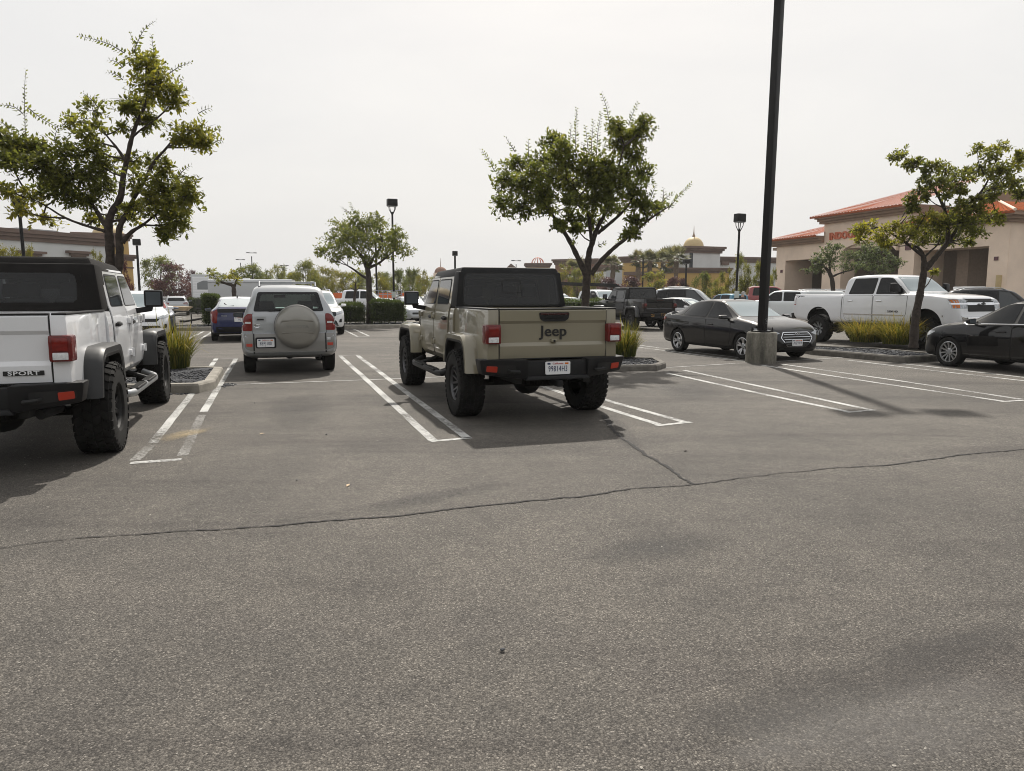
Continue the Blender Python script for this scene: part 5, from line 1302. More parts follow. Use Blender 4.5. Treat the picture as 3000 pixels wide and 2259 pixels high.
def ss_extra(t, pm, S, lod):
    # window surround as a ring, with the green glass inside it
    o_ = rpoly([(-.64, 1.19), (.64, 1.19), (.55, 1.55), (-.55, 1.55)], .04, 4); i_ = rpoly([(-.555, 1.228), (.555, 1.228), (.495, 1.510), (-.495, 1.510)], .05, 4)
    def onto(p, off):
        h_, n_, _, _ = S.t.ray_cast(Vector((-9, p[0], p[1])), Vector((1, 0, 0))); return h_ - Vector((off, 0, -off * .3))
    wo = obj('window_surround', ring(S, o_, i_, .007), M['glass'], t, 60)
    obj('rear_window', S.patch(i_, 'B', .005), M['greenglass'], wo)
    obj('windscreen', S.patch(rpoly([(-.62, 1.19), (.62, 1.19), (.52, 1.56), (-.52, 1.56)], .05), 'F', .004), M['greenglass'], t)
    for y in (.40, -.34):
        mb = MB(); mb.hexa([(.9, y - .14, 1.216), (1.02, y - .14, 1.216), (1.02, y + .14, 1.216), (.9, y + .14, 1.216)], [(.86, y - .11, 1.37), (.96, y - .11, 1.37), (.96, y + .11, 1.37), (.86, y + .11, 1.37)], .05)
        mb.hexa([(.30, y - .17, 1.216), (.40, y - .17, 1.216), (.40, y + .17, 1.216), (.30, y + .17, 1.216)], [(.27, y - .14, 1.38), (.36, y - .14, 1.38), (.36, y + .14, 1.38), (.27, y + .14, 1.38)], .045)
        obj('headrest', mb, M['fabric'], t, 50)
    mb = MB(); mb.box(1.55, 1.58, .0, .24, 1.44, 1.50, .012); obj('interior_mirror', mb, M['plastic'], t)
    mb = MB()
    for k in range(24):
        a0, a1 = 2 * pi * k / 24, 2 * pi * (k + 1) / 24; mb.tube([(1.62 + .05 * sin(a0), .40 + .17 * cos(a0), 1.22 + .15 * sin(a0)), (1.62 + .05 * sin(a1), .40 + .17 * cos(a1), 1.22 + .15 * sin(a1))], .014, 6, 0, False)
    obj('steering_wheel', mb, M['plastic'], t)
    sc = MB(); cy, cz = -.135, .905
    sc.lathe([(.30, -.64), (.395, -.66), (.412, -.72), (.412, -.80), (.405, -.845), (.375, -.885), (.30, -.912), (.15, -.925), (.001, -.928)], 48, 'x', (0, cy, cz))
    so = obj('spare_wheel_cover', sc, M['spare_cover'], t, 40); tyre = MB().lathe([(.25, -.66), (.40, -.655), (.418, -.69), (.412, -.73)], 40, 'x', (0, cy, cz)); obj('spare_tyre', tyre, M['rubber'], so)
    rb = MB()
    for z0 in (.105, -.115): rb.hexa([(-.915, cy - .30, cz + z0 - .02), (-.88, cy - .30, cz + z0 - .02), (-.88, cy + .30, cz + z0 - .02), (-.915, cy + .30, cz + z0 - .02)], [(-.932, cy - .27, cz + z0 + .02), (-.88, cy - .27, cz + z0 + .02), (-.88, cy + .27, cz + z0 + .02), (-.932, cy + .27, cz + z0 + .02)], .012)
    obj('cover_rim', MB().lathe([(.405, -.842), (.412, -.850), (.398, -.868), (.388, -.874)], 48, 'x', (0, cy, cz)), M['bumper_grey'], so, 40); obj('cover_rib', rb, M['spare_cover'], so)
    obj('lettering', MB().text('TOYOTA', .072, face_back(-.925, cy, cz), .010, 0, sx=1.35, bold=.003), M['bumper_grey'], so, 0, fix=False)
    em = MB()
    for (ry, rz) in ((.055, .036), (.024, .034), (.05, .014)):
        pts = [(-.672 , .60 - .02 + ry * cos(t_), .925 + (rz if ry > .05 else rz) * sin(t_) + (.012 if ry == .05 else 0)) for t_ in np.linspace(0, 2 * pi, 21)]; em.tube([(onto((p[1], p[2]), .006).x, p[1], p[2]) for p in pts], .005, 5)
    obj('badge', em, M['chrome'], t)
    obj('lettering', MB().text('RAV4', .060, face_back(onto((.56, .865), .004).x, .565, .862), .006, 0, sx=1.3, bold=.002), M['steel'], t, 0, fix=False)
    mb = MB().box(-.815, -.80, -.735, -.665, .655, .70, 0, 0); mb.text('05 15', .030, face_back(-.816, -.70, .678), .002, 1); obj('sticker', mb, [M['plate'], M['platetext']], t, 0, fix=False)
    rc = MB(); rc.prism(rpoly([(.255, .515), (.62, .515), (.62, .715), (.255, .715)], .03), -.812, -.78, 'x', 0); obj('plate_recess', rc, M['plastic'], t)
    plate(t, face_back(-.815, .44, .61), '8EPJ100')
    wm = MB().tube([(onto((.36, 1.21), .02).x, .36, 1.20), (onto((-.05, 1.235), .03).x, -.05, 1.23)], .012, 6); obj('wiper', wm, M['plastic'], t)
    rr = MB()
    for s in (-1, 1): rr.tube([(-.20, s * .52, 1.655), (-.12, s * .52, 1.735), (1.1, s * .52, 1.765), (1.2, s * .52, 1.69)], .020, 8)
    for x in (-.02, 1.0): rr.tube([(x, -.52, 1.742), (x, .52, 1.742)], .014, 8)
    obj('roof_rack', rr, M['steel'], t)
    ub = MB(); ub.tube([(0, -.7, .34), (0, .7, .34)], .045, 10); ub.lathe([(.001, -.12), (.10, -.08), (.12, 0), (.10, .08), (.001, .12)], 14, 'x', (0, 0, .36)); ub.tube([(-.72, -.55, .36), (.3, -.5, .33)], .035, 10); ub.lathe([(.08, -.22), (.085, .2), (.001, .21)], 12, 'y', (-.45, -.25, .38)); ub.box(-.6, 2.6, -.5, .5, .36, .44)
    for s in (-1, 1): ub.tube([(0, s * .62, .34), (.5, s * .45, .36)], .03, 8)
    obj('chassis', ub, M['under'], t)
ss['extra'] = [mirrors(1.85, 1.00, .89, mt='plastic'), ss_extra]
rv = car('compact_suv', 'silver compact suv with round spare wheel cover on its tailgate', 'suv', 'ss', ss, 'paint_silver')
a, b = G(737, 1089), G(961, 1083); c = (a + b) / 2; place(rv, c, hdg(-18.5)); rv.scale = (1.03,) * 3

# black sedan with chrome grille
SED = sedan_spec(); hy = car('sedan', 'black sedan with chrome hexagonal grille parked behind the concrete lamp base', 'sedan', 'sedan_hex', SED, 'paint_black')
a, b = G(1990, 1029), G(2172, 1051); h = (b - a).normalized(); place(hy, a - Vector((h.y, -h.x, 0)) * -.78 * -1, h)
hy.location = a + Vector((-h.y, h.x, 0)) * .80
plate(hy, face_front(3.615, -.02, .435), '7UZY819')
em = MB(); ct = Vector((3.60, 0, .645))
em.tube([(3.585 + .0 * t_, .062 * cos(t_), .640 + .034 * sin(t_)) for t_ in np.linspace(0, 2 * pi, 25)], .006, 6)
em.tube([(3.585, .022, .612), (3.588, .012, .668)], .006, 6); em.tube([(3.585, -.012, .612), (3.588, -.022, .668)], .006, 6); em.tube([(3.587, .018, .635), (3.587, -.018, .645)], .006, 6)
obj('badge', em, M['chrome'], hy)
# black sedan at the right edge
SED2 = sedan_spec((.325, .215, .225, 'ten', 0, 3), 1); vw = car('sedan', 'glossy black sedan with silver ten spoke wheels cut off by the right edge', 'sedan', 'sedan_b', SED2, 'paint_black2')
h = hdg(-17); a = G(2782, 1073); vw.rotation_euler = (0, 0, atan2(h.y, h.x)); vw.location = a - Vector((-h.y, h.x, 0)) * .80 - h * 2.70
mb = MB()
for s in (-1, 1): mb.tube([(2.36, s * .885, .945), (1.2, s * .89, .965), (.3, s * .875, .985)], .010, 6)
obj('window_trim', mb, M['chrome'], vw)
# lifted white pickup
TRL = truck_spec(.25, (.455, .31, .25, 'lifted', 30, 4)); sv = car('pickup_truck', 'lifted white crew cab pickup with chrome grille behind the leaning tree', 'pickup truck', 'truck_lift', TRL, 'paint_white')
a = G(2400, 1001); b = P(2718, HOR, 20.8); h = Vector((1.55, -3.6, 0)).normalized(); place(sv, a + Vector((-h.y, h.x, 0)) * .87, h)
mb = MB(); zc = 1.305
mb.prism([(-.09, zc - .022), (.09, zc - .022), (.075, zc + .022), (-.075, zc + .022)], 4.885, 4.90, 'x'); mb.prism([(-.035, zc - .045), (.03, zc - .045), (.04, zc + .045), (-.025, zc + .045)], 4.883, 4.899, 'x'); obj('badge', mb, M['ink'], sv)
h_, n_, _, _ = body_mesh('truck_lift', TRL)[1].t.ray_cast(Vector((-.75, -3, 1.49)), Vector((0, 1, 0)))
obj('decal', MB().text('Z71', .11, face_right(-.80, h_.y - .004, 1.475), .003, 0, sx=1.9, bold=.003), M['greyplastic'], sv, 0, fix=False)
h_, n_, _, _ = body_mesh('truck_lift', TRL)[1].t.ray_cast(Vector((2.8, -3, 1.06)), Vector((0, 1, 0)))
obj('lettering', MB().text('2500 HD', .075, face_right(2.85, h_.y - .012, 1.06), .004, 0, sx=1.3, bold=.002), M['greyplastic'], sv, 0, fix=False)

# ------------------------------------------------------------------ cars further back
def put(root, px, D, deg, wb, sc=1.0):
    c = P(px, HOR, D); h = hdg(deg); root.location = (c.x - h.x * wb / 2 * sc, c.y - h.y * wb / 2 * sc, 0); root.rotation_euler = (0, 0, atan2(h.y, h.x)); root.scale = (sc,) * 3; return root
SUV = suv_spec(); SUVT = suv_spec(h=1.80); HAT = suv_spec(h=1.50)
TRK = truck_spec(.04); TRF = truck_spec(.02, topper=True)
SEDF = sedan_spec(style=1)
# blue liftback: hatch body with dusty rear glass coloured for the sky it reflects
LB = sedan_spec((.32, .205, .2, 'five', 0, 3), 1)
LB['top'] = [(-.97, .50), (-.955, .80), (-.92, 1.08), (-.86, 1.12), (.0, 1.38), (.55, 1.47), (1.05, 1.485), (1.45, 1.45), (1.70, 1.38), (2.46, 1.0), (2.9, .94), (3.25, .85), (3.47, .73), (3.56, .58), (3.60, .44)]
LB['belt'] = [(-.97, .48), (-.95, .80), (-.90, 1.02), (-.5, 1.04), (.4, .99)] + LB['belt'][5:]
LB['hw'] = [(-.97, .62), (-.95, .74), (-.88, .82), (-.65, .87), (0, .89), (1.3, .90), (2.7, .895), (3.15, .86), (3.40, .76), (3.53, .62), (3.60, .42)]
LB['parts'] = [p for p in LB['parts'] if p[0] not in ('taillight', 'rear_window', 'window_frame', 'window')] + [
  ('rear_window', 'B', [(-.62, 1.15), (.62, 1.15), (.50, 1.42), (-.50, 1.42)], 'skyglass', .006, 0, None, dict(r=.04, grid=.04)),
  ('spoiler', 'B', [(-.64, .97), (.64, .97), (.66, 1.095), (-.66, 1.095)], 'plastic', .010, .006, None, dict(r=.02, grid=.04)),
  ('taillight', 'B', [(.68, .62), (.76, .62), (.80, .98), (.66, 1.08), (.64, .98)], 'redlens', .012, .006, None, dict(sym=1, r=.02, grid=.03)),
  ('taillight', 'S', [(-.94, .62), (-.80, .75), (-.55, 1.0), (-.90, 1.03)], 'redlens', .008, 0, None, dict(r=.02, grid=.03)),
  ('rear_bumper', 'B', [(-.70, .32), (.70, .32), (.72, .50), (-.72, .50)], 'plastic', .006, 0, None, dict(r=.03)),
  ('window', 'S', [(.10, 1.03), (1.20, 1.0), (1.20, 1.37), (.42, 1.37)], 'glass', .006, 0, None, dict(r=.03)), ('window', 'S', [(1.27, 1.0), (2.2, .97), (1.60, 1.34), (1.27, 1.38)], 'glassmid', .006, 0, None, dict(r=.03))]
def lb_extra(t, pm, S, lod):
    obj('lettering', MB().text('PRIUS', .06, face_back(-.972, .45, .86), .004, 0, sx=1.2), M['steel'], t, 0, fix=False)
    plate(t, face_back(-.978, -.02, .74), '7PZ', w=.31)
    obj('antenna', MB().prism([(.30, 1.44), (.48, 1.46), (.32, 1.53)], -.02, .02, 'y'), M['plastic'], t)
    obj('wiper', MB().tube([(-.70, .30, 1.165), (-.50, .42, 1.27)], .02, 6).tube([(-.72, .30, 1.16), (-.72, .12, 1.18)], .025, 6), M['plastic'], t)
LB['extra'] = [mirrors(2.05, .95, .90), lb_extra]
bl = car('liftback_car', 'blue liftback with sky reflection painted on its roof and dusty rear window beside the silver suv', 'car', 'liftback', LB, 'paint_blue')
bl_roof = body_mesh('liftback', LB)[1].patch(rpoly([(.18, -.55), (1.5, -.56), (1.5, .56), (.18, .55)], .08), 'T', .006, .004)
obj('roof_reflection', bl_roof, M['paint_white'] if 'paint_white' in M else MATS['paint_white'], bl)  # white patch paints the sky's reflection on the blue roof
put(bl, 694, 26.6, -21, 2.70)
r = car('compact_suv', 'white suv nosed in behind the silver suv facing the camera', 'suv', 'suv', SUV, 'paint_white2', lod=1); put(r, 925, 30.5, 160, 2.66, 1.03)
r = car('compact_suv', 'white suv with roof rails behind the white pickup mirror', 'suv', 'suv', SUV, 'paint_white', lod=1); put(r, 398, 25.5, 150, 2.66)
r = car('sedan', 'dark blue sedan beyond the white suv with roof rails', 'sedan', 'sedan_b', SED2, 'paint_navy', lod=1); put(r, 432, 31, 150, 2.70)
r = car('hatchback', 'silver hatchback with red tail lamps behind the lumber cart', 'hatchback', 'hatch', HAT, 'paint_silver', lod=1); put(r, 516, 58, -24, 2.66)
r = car('sedan', 'white sedan mostly hidden behind the silver hatchback', 'sedan', 'sedan_far', SEDF, 'paint_white2', lod=1); put(r, 482, 66, -24, 2.70)
r = car('pickup_truck', 'white crew cab pickup in profile behind the clipped hedges', 'pickup truck', 'truck', TRK, 'paint_white', lod=1); put(r, 1052, 49, 88, 3.9, .98)
r = car('sedan', 'silver sedan facing the camera behind the right hedge', 'sedan', 'sedan_hexf', SEDF, 'paint_silver', lod=1); put(r, 1200, 42, 158, 2.70, 1.03)
r = car('pickup_truck', 'white pickup facing the camera left of the dark grey pickup', 'pickup truck', 'truck', TRK, 'paint_white3', lod=1); put(r, 1752, 47, 150, 3.9, .97)
r = car('sedan', 'white sedan behind the tree trunk beyond the tan pickup', 'sedan', 'sedan_far', SEDF, 'paint_white', lod=1); put(r, 1672, 52, 120, 2.70)
r = car('large_suv', 'silver full size suv behind the dark grey pickup', 'suv', 'suv_tall', SUVT, 'paint_silver', lod=1); put(r, 2028, 43, 112, 2.66, 1.10)
r = car('sedan', 'white sedan with papers in its windscreen behind the black sedan', 'sedan', 'sedan_far', SEDF, 'paint_white2', lod=1); put(r, 2003, 36, 135, 2.70)
pp = MB().hexa([(1.72, -.42, 1.33), (1.73, -.42, 1.33), (1.73, -.02, 1.33), (1.72, -.02, 1.33)], [(1.62, -.42, 1.345), (1.63, -.42, 1.345), (1.63, -.02, 1.345), (1.62, -.02, 1.345)])
pap = body_mesh('sedan_far', SEDF)[1].patch([(-.50, 1.06), (.0, 1.06), (.0, 1.27), (-.46, 1.27)], 'F', .009, .003); obj('paper_sign', pap, M['sign'], r)
r = car('pickup_truck', 'teal pickup with its rear window showing above the black sedan roof', 'pickup truck', 'truck', TRK, 'paint_teal', lod=1); put(r, 2140, 47, -28, 3.9, .84)
r = car('pickup_truck', 'red pickup partly hidden behind the tall lamp pole', 'pickup truck', 'truck', TRK, 'paint_red', lod=1); put(r, 2238, 52, 102, 3.9, 1.12)
r = car('pickup_truck', 'white pickup with camper shell between the lamp pole and lifted pickup', 'pickup truck', 'truck_top', TRF, 'paint_white3', lod=1); put(r, 2310, 38.5, -62, 3.9, .93)
r = car('large_suv', 'white suv behind the bed of the lifted white pickup', 'suv', 'suv_tall', SUVT, 'paint_white', lod=1); put(r, 2412, 52, 98, 2.66, 1.08)
r = car('large_suv', 'second white suv nearer the cab of the lifted pickup', 'suv', 'suv_tall', SUVT, 'paint_white2', lod=1); put(r, 2475, 52, 98, 2.66, 1.08)
r = car('large_suv', 'dark grey suv with roof rails behind the lifted pickup hood', 'suv', 'suv_tall', SUVT, 'paint_grey', lod=1); put(r, 2930, 29, 110, 2.66, 1.0)
# rows of parked cars far across the lot
rc_ = random.Random(21)
far = [(905, 96, 'suv', 'paint_white'), (935, 104, 'sedan_far', 'paint_teal'), (880, 92, 'sedan_far', 'paint_grey'), (975, 100, 'suv', 'paint_silver'), (1062, 84, 'sedan_far', 'paint_steel'), (1083, 96, 'suv', 'paint_teal'), (1122, 78, 'truck', 'paint_grey'), (1152, 90, 'suv', 'paint_navy'), (1172, 88, 'sedan_far', 'paint_white'), (1196, 98, 'suv', 'paint_white2'), (1216, 90, 'sedan_far', 'paint_silver'), (1240, 96, 'sedan_far', 'paint_white'), (1262, 86, 'suv', 'paint_steel'), (1285, 100, 'truck', 'paint_white2'), (1655, 88, 'sedan_far', 'paint_blue'), (1640, 70, 'suv', 'paint_white2'), (438, 88, 'suv', 'paint_navy'), (472, 84, 'sedan_far', 'paint_white'), (855, 100, 'truck', 'paint_silver'), (1010, 110, 'sedan_far', 'paint_red'), (1103, 112, 'sedan_far', 'paint_white'), (1180, 118, 'truck', 'paint_red'), (1230, 122, 'suv', 'paint_grey'), (720, 96, 'sedan_far', 'paint_silver')]
CN = {'paint_white': 'white', 'paint_white2': 'off white', 'paint_teal': 'teal', 'paint_grey': 'charcoal', 'paint_silver': 'silver', 'paint_steel': 'grey', 'paint_navy': 'dark navy', 'paint_blue': 'blue', 'paint_red': 'red'}
KN = {'suv': ('compact_suv', 'suv', SUV, 2.66), 'sedan_far': ('sedan', 'sedan', SEDF, 2.7), 'truck': ('pickup_truck', 'pickup truck', TRK, 3.9)}
def where(px):
    for lim, w in ((460, 'far behind the left hedge beside the tan shop'), (500, 'far behind the purple tree on the left'), (800, 'far off behind the white trailer'), (870, 'far off right of the white trailer'), (892, 'far off just right of the trailer tail'), (920, 'far off above the silver suv roof'), (950, 'far off above the white suv roof'), (990, 'far off left of the profile pickup cab'), (1030, 'far off behind the profile pickup cab'), (1072, 'far off above the profile pickup hood'), (1095, 'far off left of the orange racks'), (1110, 'in the farthest row left of the orange racks'), (1140, 'far off behind the left orange rack'), (1160, 'far off behind the lamp post sign'), (1176, 'far off just right of the lamp post sign'), (1188, 'in the farthest row right of the lamp post sign'), (1204, 'far off behind the right orange rack'), (1222, 'far off above the silver sedan hood'), (1235, 'in the farthest row above the silver sedan'), (1250, 'far off above the silver sedan roof'), (1270, 'far off left of the tan pickup mirror'), (1300, 'far off behind the tan pickup windscreen'), (1648, 'far off just right of the tan pickup cab'), (9999, 'far off left of the big tree trunk')):
        if px < lim: return w
for px, D, k, pm in far:
    nm, ct, spc, wb = KN[k]; r = car(nm, '%s %s %s' % (CN[pm], ct, where(px)), ct, {'suv': 'suv', 'sedan_far': 'sedan_far', 'truck': 'truck'}[k], spc, pm, group='cars parked far across the lot', lod=1); put(r, px, D, rc_.choice((-22, 158, 160, -20, 155)), wb)
# box truck and enclosed trailer
bt = thing('box_truck', 'white box truck seen from behind with faded panel on its roll door', 'truck'); c = P(601, HOR, 64)
mb = MB().box(0, 5.2, -1.08, 1.08, 1.02, 3.35, .04); bo = obj('cargo_box', mb, M['paint_fleet'], bt)
mb = MB().box(-.02, .01, -.96, .96, 1.10, 3.15, .01)
for k in range(9): mb.box(-.03, 0, -.95, .95, 1.12 + k * .225, 1.31 + k * .225, .01)
obj('roll_door', mb, M['paint_white'], bo); obj('faded_panel', MB().box(-.036, -.028, -.72, .60, 2.05, 2.60).hexa([(-.036, -.72, 2.6), (-.028, -.72, 2.6), (-.028, .6, 2.6), (-.036, .6, 2.6)], [(-.036, -.2, 2.82), (-.028, -.2, 2.82), (-.028, .1, 2.82), (-.036, .1, 2.82)]), M['paint_steel'], bo)
obj('lettering', MB().text('TRUCKS', .14, face_back(-.036, .66, 1.22), .004), M['redlens'], bo, 0, fix=False)
mb = MB().box(-.1, 6.4, -.5, .5, .62, 1.0).box(-.12, .05, -1.05, 1.05, .48, .72, .02); obj('chassis', mb, M['under'], bt)
mb = MB().hexa([(5.3, -1, .6), (7.2, -1, .6), (7.2, 1, .6), (5.3, 1, .6)], [(5.3, -1, 2.5), (6.6, -.95, 2.5), (6.6, .95, 2.5), (5.3, 1, 2.5)], .06); obj('cab', mb, M['paint_fleet'], bt)
for s in (-1, 1):
    wheel(bt, 1.4, s * .84, .42, .30, .25, 'black'); wheel(bt, 5.9, s * .9, .42, .28, .25, 'black')
    obj('taillight', MB().box(-.03, 0, s * .97 - .06, s * .97 + .06, .82, .96, .01), M['redlens'], bt)
plate(bt, face_back(-.13, .55, .60), '8H4')
place(bt, c, hdg(-19))
tr = thing('cargo_trailer', 'long white enclosed trailer with rounded roof behind the blue liftback', 'trailer'); c = P(742, HOR, 58)
sec = rpoly([(-1.15, .55), (1.15, .55), (1.15, 2.78, .22), (-1.15, 2.78, .22)], .04, 6)
mb = MB().prism([(p[0], p[1]) for p in sec], -3.1, 3.1, 'x'); to = obj('body', mb, M['paint_fleet'], tr)
mb = MB()
for z in (.56, 2.50): 
    for s in (-1, 1): mb.box(-3.1, 3.1, s * 1.155 - .012, s * 1.155 + .012, z, z + .07, .004)
obj('trim', mb, M['steel'], to); obj('roof_vent', MB().box(.2, .7, -.25, .25, 2.76, 2.88, .04), M['paint_white'], to)
for s in (-1, 1):
    for x in (-.45, .45): wheel(tr, x, s * 1.0, .36, .22, .2, 'five')
    obj('fender', MB().prism(rpoly([(-1.0, .40), (1.0, .40), (.85, .85), (-.85, .85)], .08), *sorted((s * 1.16, s * 1.20)), 'y'), M['steel'], tr)
tg_ = MB().tube([(3.1, -.5, .5), (4.5, 0, .5)], .05, 6).tube([(3.1, .5, .5), (4.5, 0, .5)], .05, 6).tube([(4.2, 0, .5), (4.2, 0, .05)], .04, 6); obj('drawbar', tg_, M['under'], tr)
place(tr, c, Vector((-.985, -.16, 0)))
# tongue of a second trailer lying in the lot
tt = thing('trailer_tongue', 'black trailer tongue resting low left of the left hedge', 'trailer tongue'); c = P(580, HOR, 40)
obj('frame', MB().tube([(-.8, 0, .12), (.9, .3, .42)], .06, 6).tube([(-.8, 0, .12), (.9, -.3, .42)], .06, 6).tube([(.2, -.18, .3), (.2, .18, .3)], .04, 6), M['under'], tt); obj('coupler', MB().box(-1.0, -.75, -.07, .07, .08, .2, .02), M['plastic'], tt); obj('jack', MB().tube([(-.4, 0, .0), (-.4, 0, .55)], .035, 6), M['plastic'], tt); place(tt, c, (1, .2))

# ------------------------------------------------------------------ lamps
def lamp(label, px, ybase, D, ytop, hw=.42, post=.075, yoke=True, style='shoebox', lean=0, sign=False):
    p = P(px, HOR, D); zt = P(px, ytop, D).z; t = thing('lamp_post', label, 'lamp post', (p.x, p.y, 0), .4); t.rotation_euler.y = lean
    obj('pole', MB().tube([(0, 0, .4), (0, 0, zt - (.55 if yoke else .1))], [post, post * .85], 12), M['post'], t)
    obj('base', MB().lathe([(.001, .62), (.28, .62), (.30, .58), (.30, 0)], 20, 'z'), M['concrete'], t)
    if style == 'shoebox':
        obj('lamp_head', MB().hexa([(-hw, -hw * .7, zt - .25), (hw, -hw * .7, zt - .25), (hw, hw * .7, zt - .25), (-hw, hw * .7, zt - .25)], [(-hw * .97, -hw * .68, zt + .12), (hw * .97, -hw * .68, zt + .12), (hw * .97, hw * .68, zt + .12), (-hw * .97, hw * .68, zt + .12)], .03), M['post'], t)
        obj('lamp_lens', MB().box(-hw * .9, hw * .9, -hw * .6, hw * .6, zt - .275, zt - .25), M['lampgrey'], t)
        if yoke:
            mb = MB()
            for a in range(4): q_ = pi / 4 + a * pi / 2; mb.tube([(0, 0, zt - .75), (hw * .75 * cos(q_), hw * .55 * sin(q_), zt - .42), (hw * .85 * cos(q_), hw * .6 * sin(q_), zt - .22)], .018, 6)
            obj('yoke', mb, M['post'], t)
    else:
        obj('lamp_arm', MB().tube([(-.4, 0, zt), (.4, 0, zt)], .05, 8), M['post'], t)
        for s in (-1, 1): obj('lamp_head', MB().box(s * .55 - .25, s * .55 + .25, -.15, .15, zt - .05, zt + .08, .03), M['post'], t)
    if sign:
        obj('sign', MB().box(-.11, .11, -post - .03, -post - .01, 1.42, 1.74, .005).xf(Matrix.Rotation(-.4, 4, 'Z')), M['sign'], t)
    return t
lamp('black lamp post with shoebox head behind the middle tree', 1154, 940, 40, 590, .27, .062, sign=True)
lamp('black lamp post with shoebox head right of the golden dome', 2156, 0, 34, 634, .235, .058, sign=True, lean=.012)
lamp('black lamp post rising behind the left tree crown', 82, 0, 27, 585, .20, .066, lean=-.012)
lamp('slim black lamp post beside the tan shop corner', 410, 0, 46, 706, .23, .078, yoke=False)
lamp('short lamp post showing above the tan pickup roof', 1334, 0, 60, 740, .20, .09, yoke=False)
lamp('far twin arm lamp, taller of the pair above the trailer', 742, 0, 120, 741, style='twin', post=.085)
lamp('far twin arm lamp, shorter of the pair above the trailer', 709, 0, 135, 761, style='twin', post=.08)
lamp('far twin arm lamp low above the trees right of the trailer', 836, 0, 140, 778, style='twin', post=.07)
lamp('far twin arm lamp left of the ribbed dome', 1512, 0, 120, 764, style='twin', post=.08)
lamp('green lamp post before the domed white tower', 2008, 0, 62, 764, .28, .085, yoke=False)
lamp('grey lamp pole seen through the middle tree crown', 1104, 0, 70, 700, .16, .10, yoke=False)
# thin twin lamp by palms
p = P(1882, HOR, 84); t = thing('lamp_post', 'thin ornamental lamp with two curled arms among the palms', 'lamp post', (p.x, p.y, 0)); z = P(1882, 758, 84).z
obj('pole', MB().tube([(0, 0, 0), (0, 0, z)], .09, 8), M['post'], t); obj('lamp_arm', MB().tube([(-.5, 0, z - .6), (-.45, 0, z - .95), (0, 0, z - .98), (.45, 0, z - .95), (.5, 0, z - .6)], .045, 6), M['post'], t)
# the tall square pole on its concrete base
b = G(2228, 1062); bp_ = thing('lamp_post', 'tall square black lamp pole bolted to a round concrete base', 'lamp post', (b.x, b.y, 0), R(38))
mb = MB().lathe([(.001, .705), (.30, .705), (.325, .69), (.335, .66), (.342, 0)], 48, 'z')
def basemat():
    m, n, l, bb = mat('stained_concrete'); tc = n.new('ShaderNodeTexCoord'); mp = n.new('ShaderNodeMapping'); mp.inputs['Scale'].default_value = (2.2, 2.2, .6); l.new(tc.outputs['Object'], mp.inputs[0])
    q_ = noise(n, l, 1.6, 6, .65, vec=mp.outputs[0]); rr = ramp(n, [(.32, (.05, .047, .040)), (.5, (.15, .14, .115)), (.68, (.28, .26, .22))]); l.new(q_.outputs['Fac'], rr.inputs[0])
    q2 = noise(n, l, 26, 5, .7); r2 = ramp(n, [(.3, (.75, .75, .75)), (.7, (1.1, 1.1, 1.1))]); l.new(q2.outputs['Fac'], r2.inputs[0]); x = n.new('ShaderNodeMix'); x.data_type = 'RGBA'; x.blend_type = 'MULTIPLY'; x.inputs[0].default_value = 1; l.new(rr.outputs[0], x.inputs[6]); l.new(r2.outputs[0], x.inputs[7])
    l.new(x.outputs[2], bb.inputs['Base Color']); setp(bb, None, .9); bm_ = n.new('ShaderNodeBump'); bm_.inputs['Strength'].default_value = .5; bm_.inputs['Distance'].default_value = .01; l.new(q2.outputs['Fac'], bm_.inputs['Height']); l.new(bm_.outputs[0], bb.inputs['Normal']); return m
obj('concrete_base', mb, basemat(), bp_, 50)
mb = MB().box(-.20, .20, -.20, .20, .712, .735, .004)
for x in (-.16, .16):
    for y in (-.16, .16): mb.tube([(x, y, .70), (x, y, .81)], .014, 8).lathe([(.001, .765), (.026, .765), (.026, .735)], 6, 'z', (x, y, 0))
obj('base_plate', mb, M['post'], bp_)
mb = MB().hexa([(-.082, -.082, .735), (.082, -.082, .735), (.082, .082, .735), (-.082, .082, .735)], [(-.082 + .0, -.082, 8.5), (.082, -.082, 8.5), (.082, .082, 8.5), (-.082, .082, 8.5)], .012)
po = obj('pole', mb, M['post'], bp_, 40); po.rotation_euler = Matrix.Rotation(-R(38), 3, 'Z').to_euler() if False else (0, 0, 0)
hd = MB()
for s in (-1, 1): hd.box(s * .62 - .32, s * .62 + .32, -.24, .24, 8.36, 8.56, .03)
hd.box(-.4, .4, -.04, .04, 8.42, 8.50); obj('lamp_head', hd, M['post'], bp_)
gr = MB(); rg = random.Random(5)
for k in range(9):
    x0, z0 = rg.uniform(-.05, .05), .92 + .1 * (k % 3) * .5 + rg.uniform(-.02, .02); gr.tube([(x0, -.084, z0), (x0 + rg.uniform(-.03, .03), -.084, z0 + rg.uniform(-.03, .05)), (x0 + rg.uniform(-.03, .03), -.084, z0)], .0025, 3)
obj('graffiti_scribble', gr, M['steel'], bp_, 0)
bp_.rotation_euler = (0, R(.6), 0); 
for o_ in kids(bp_): 
    if o_.name.split('.')[0] in ('pole', 'base_plate', 'graffiti_scribble'): o_.rotation_euler.z = R(40)

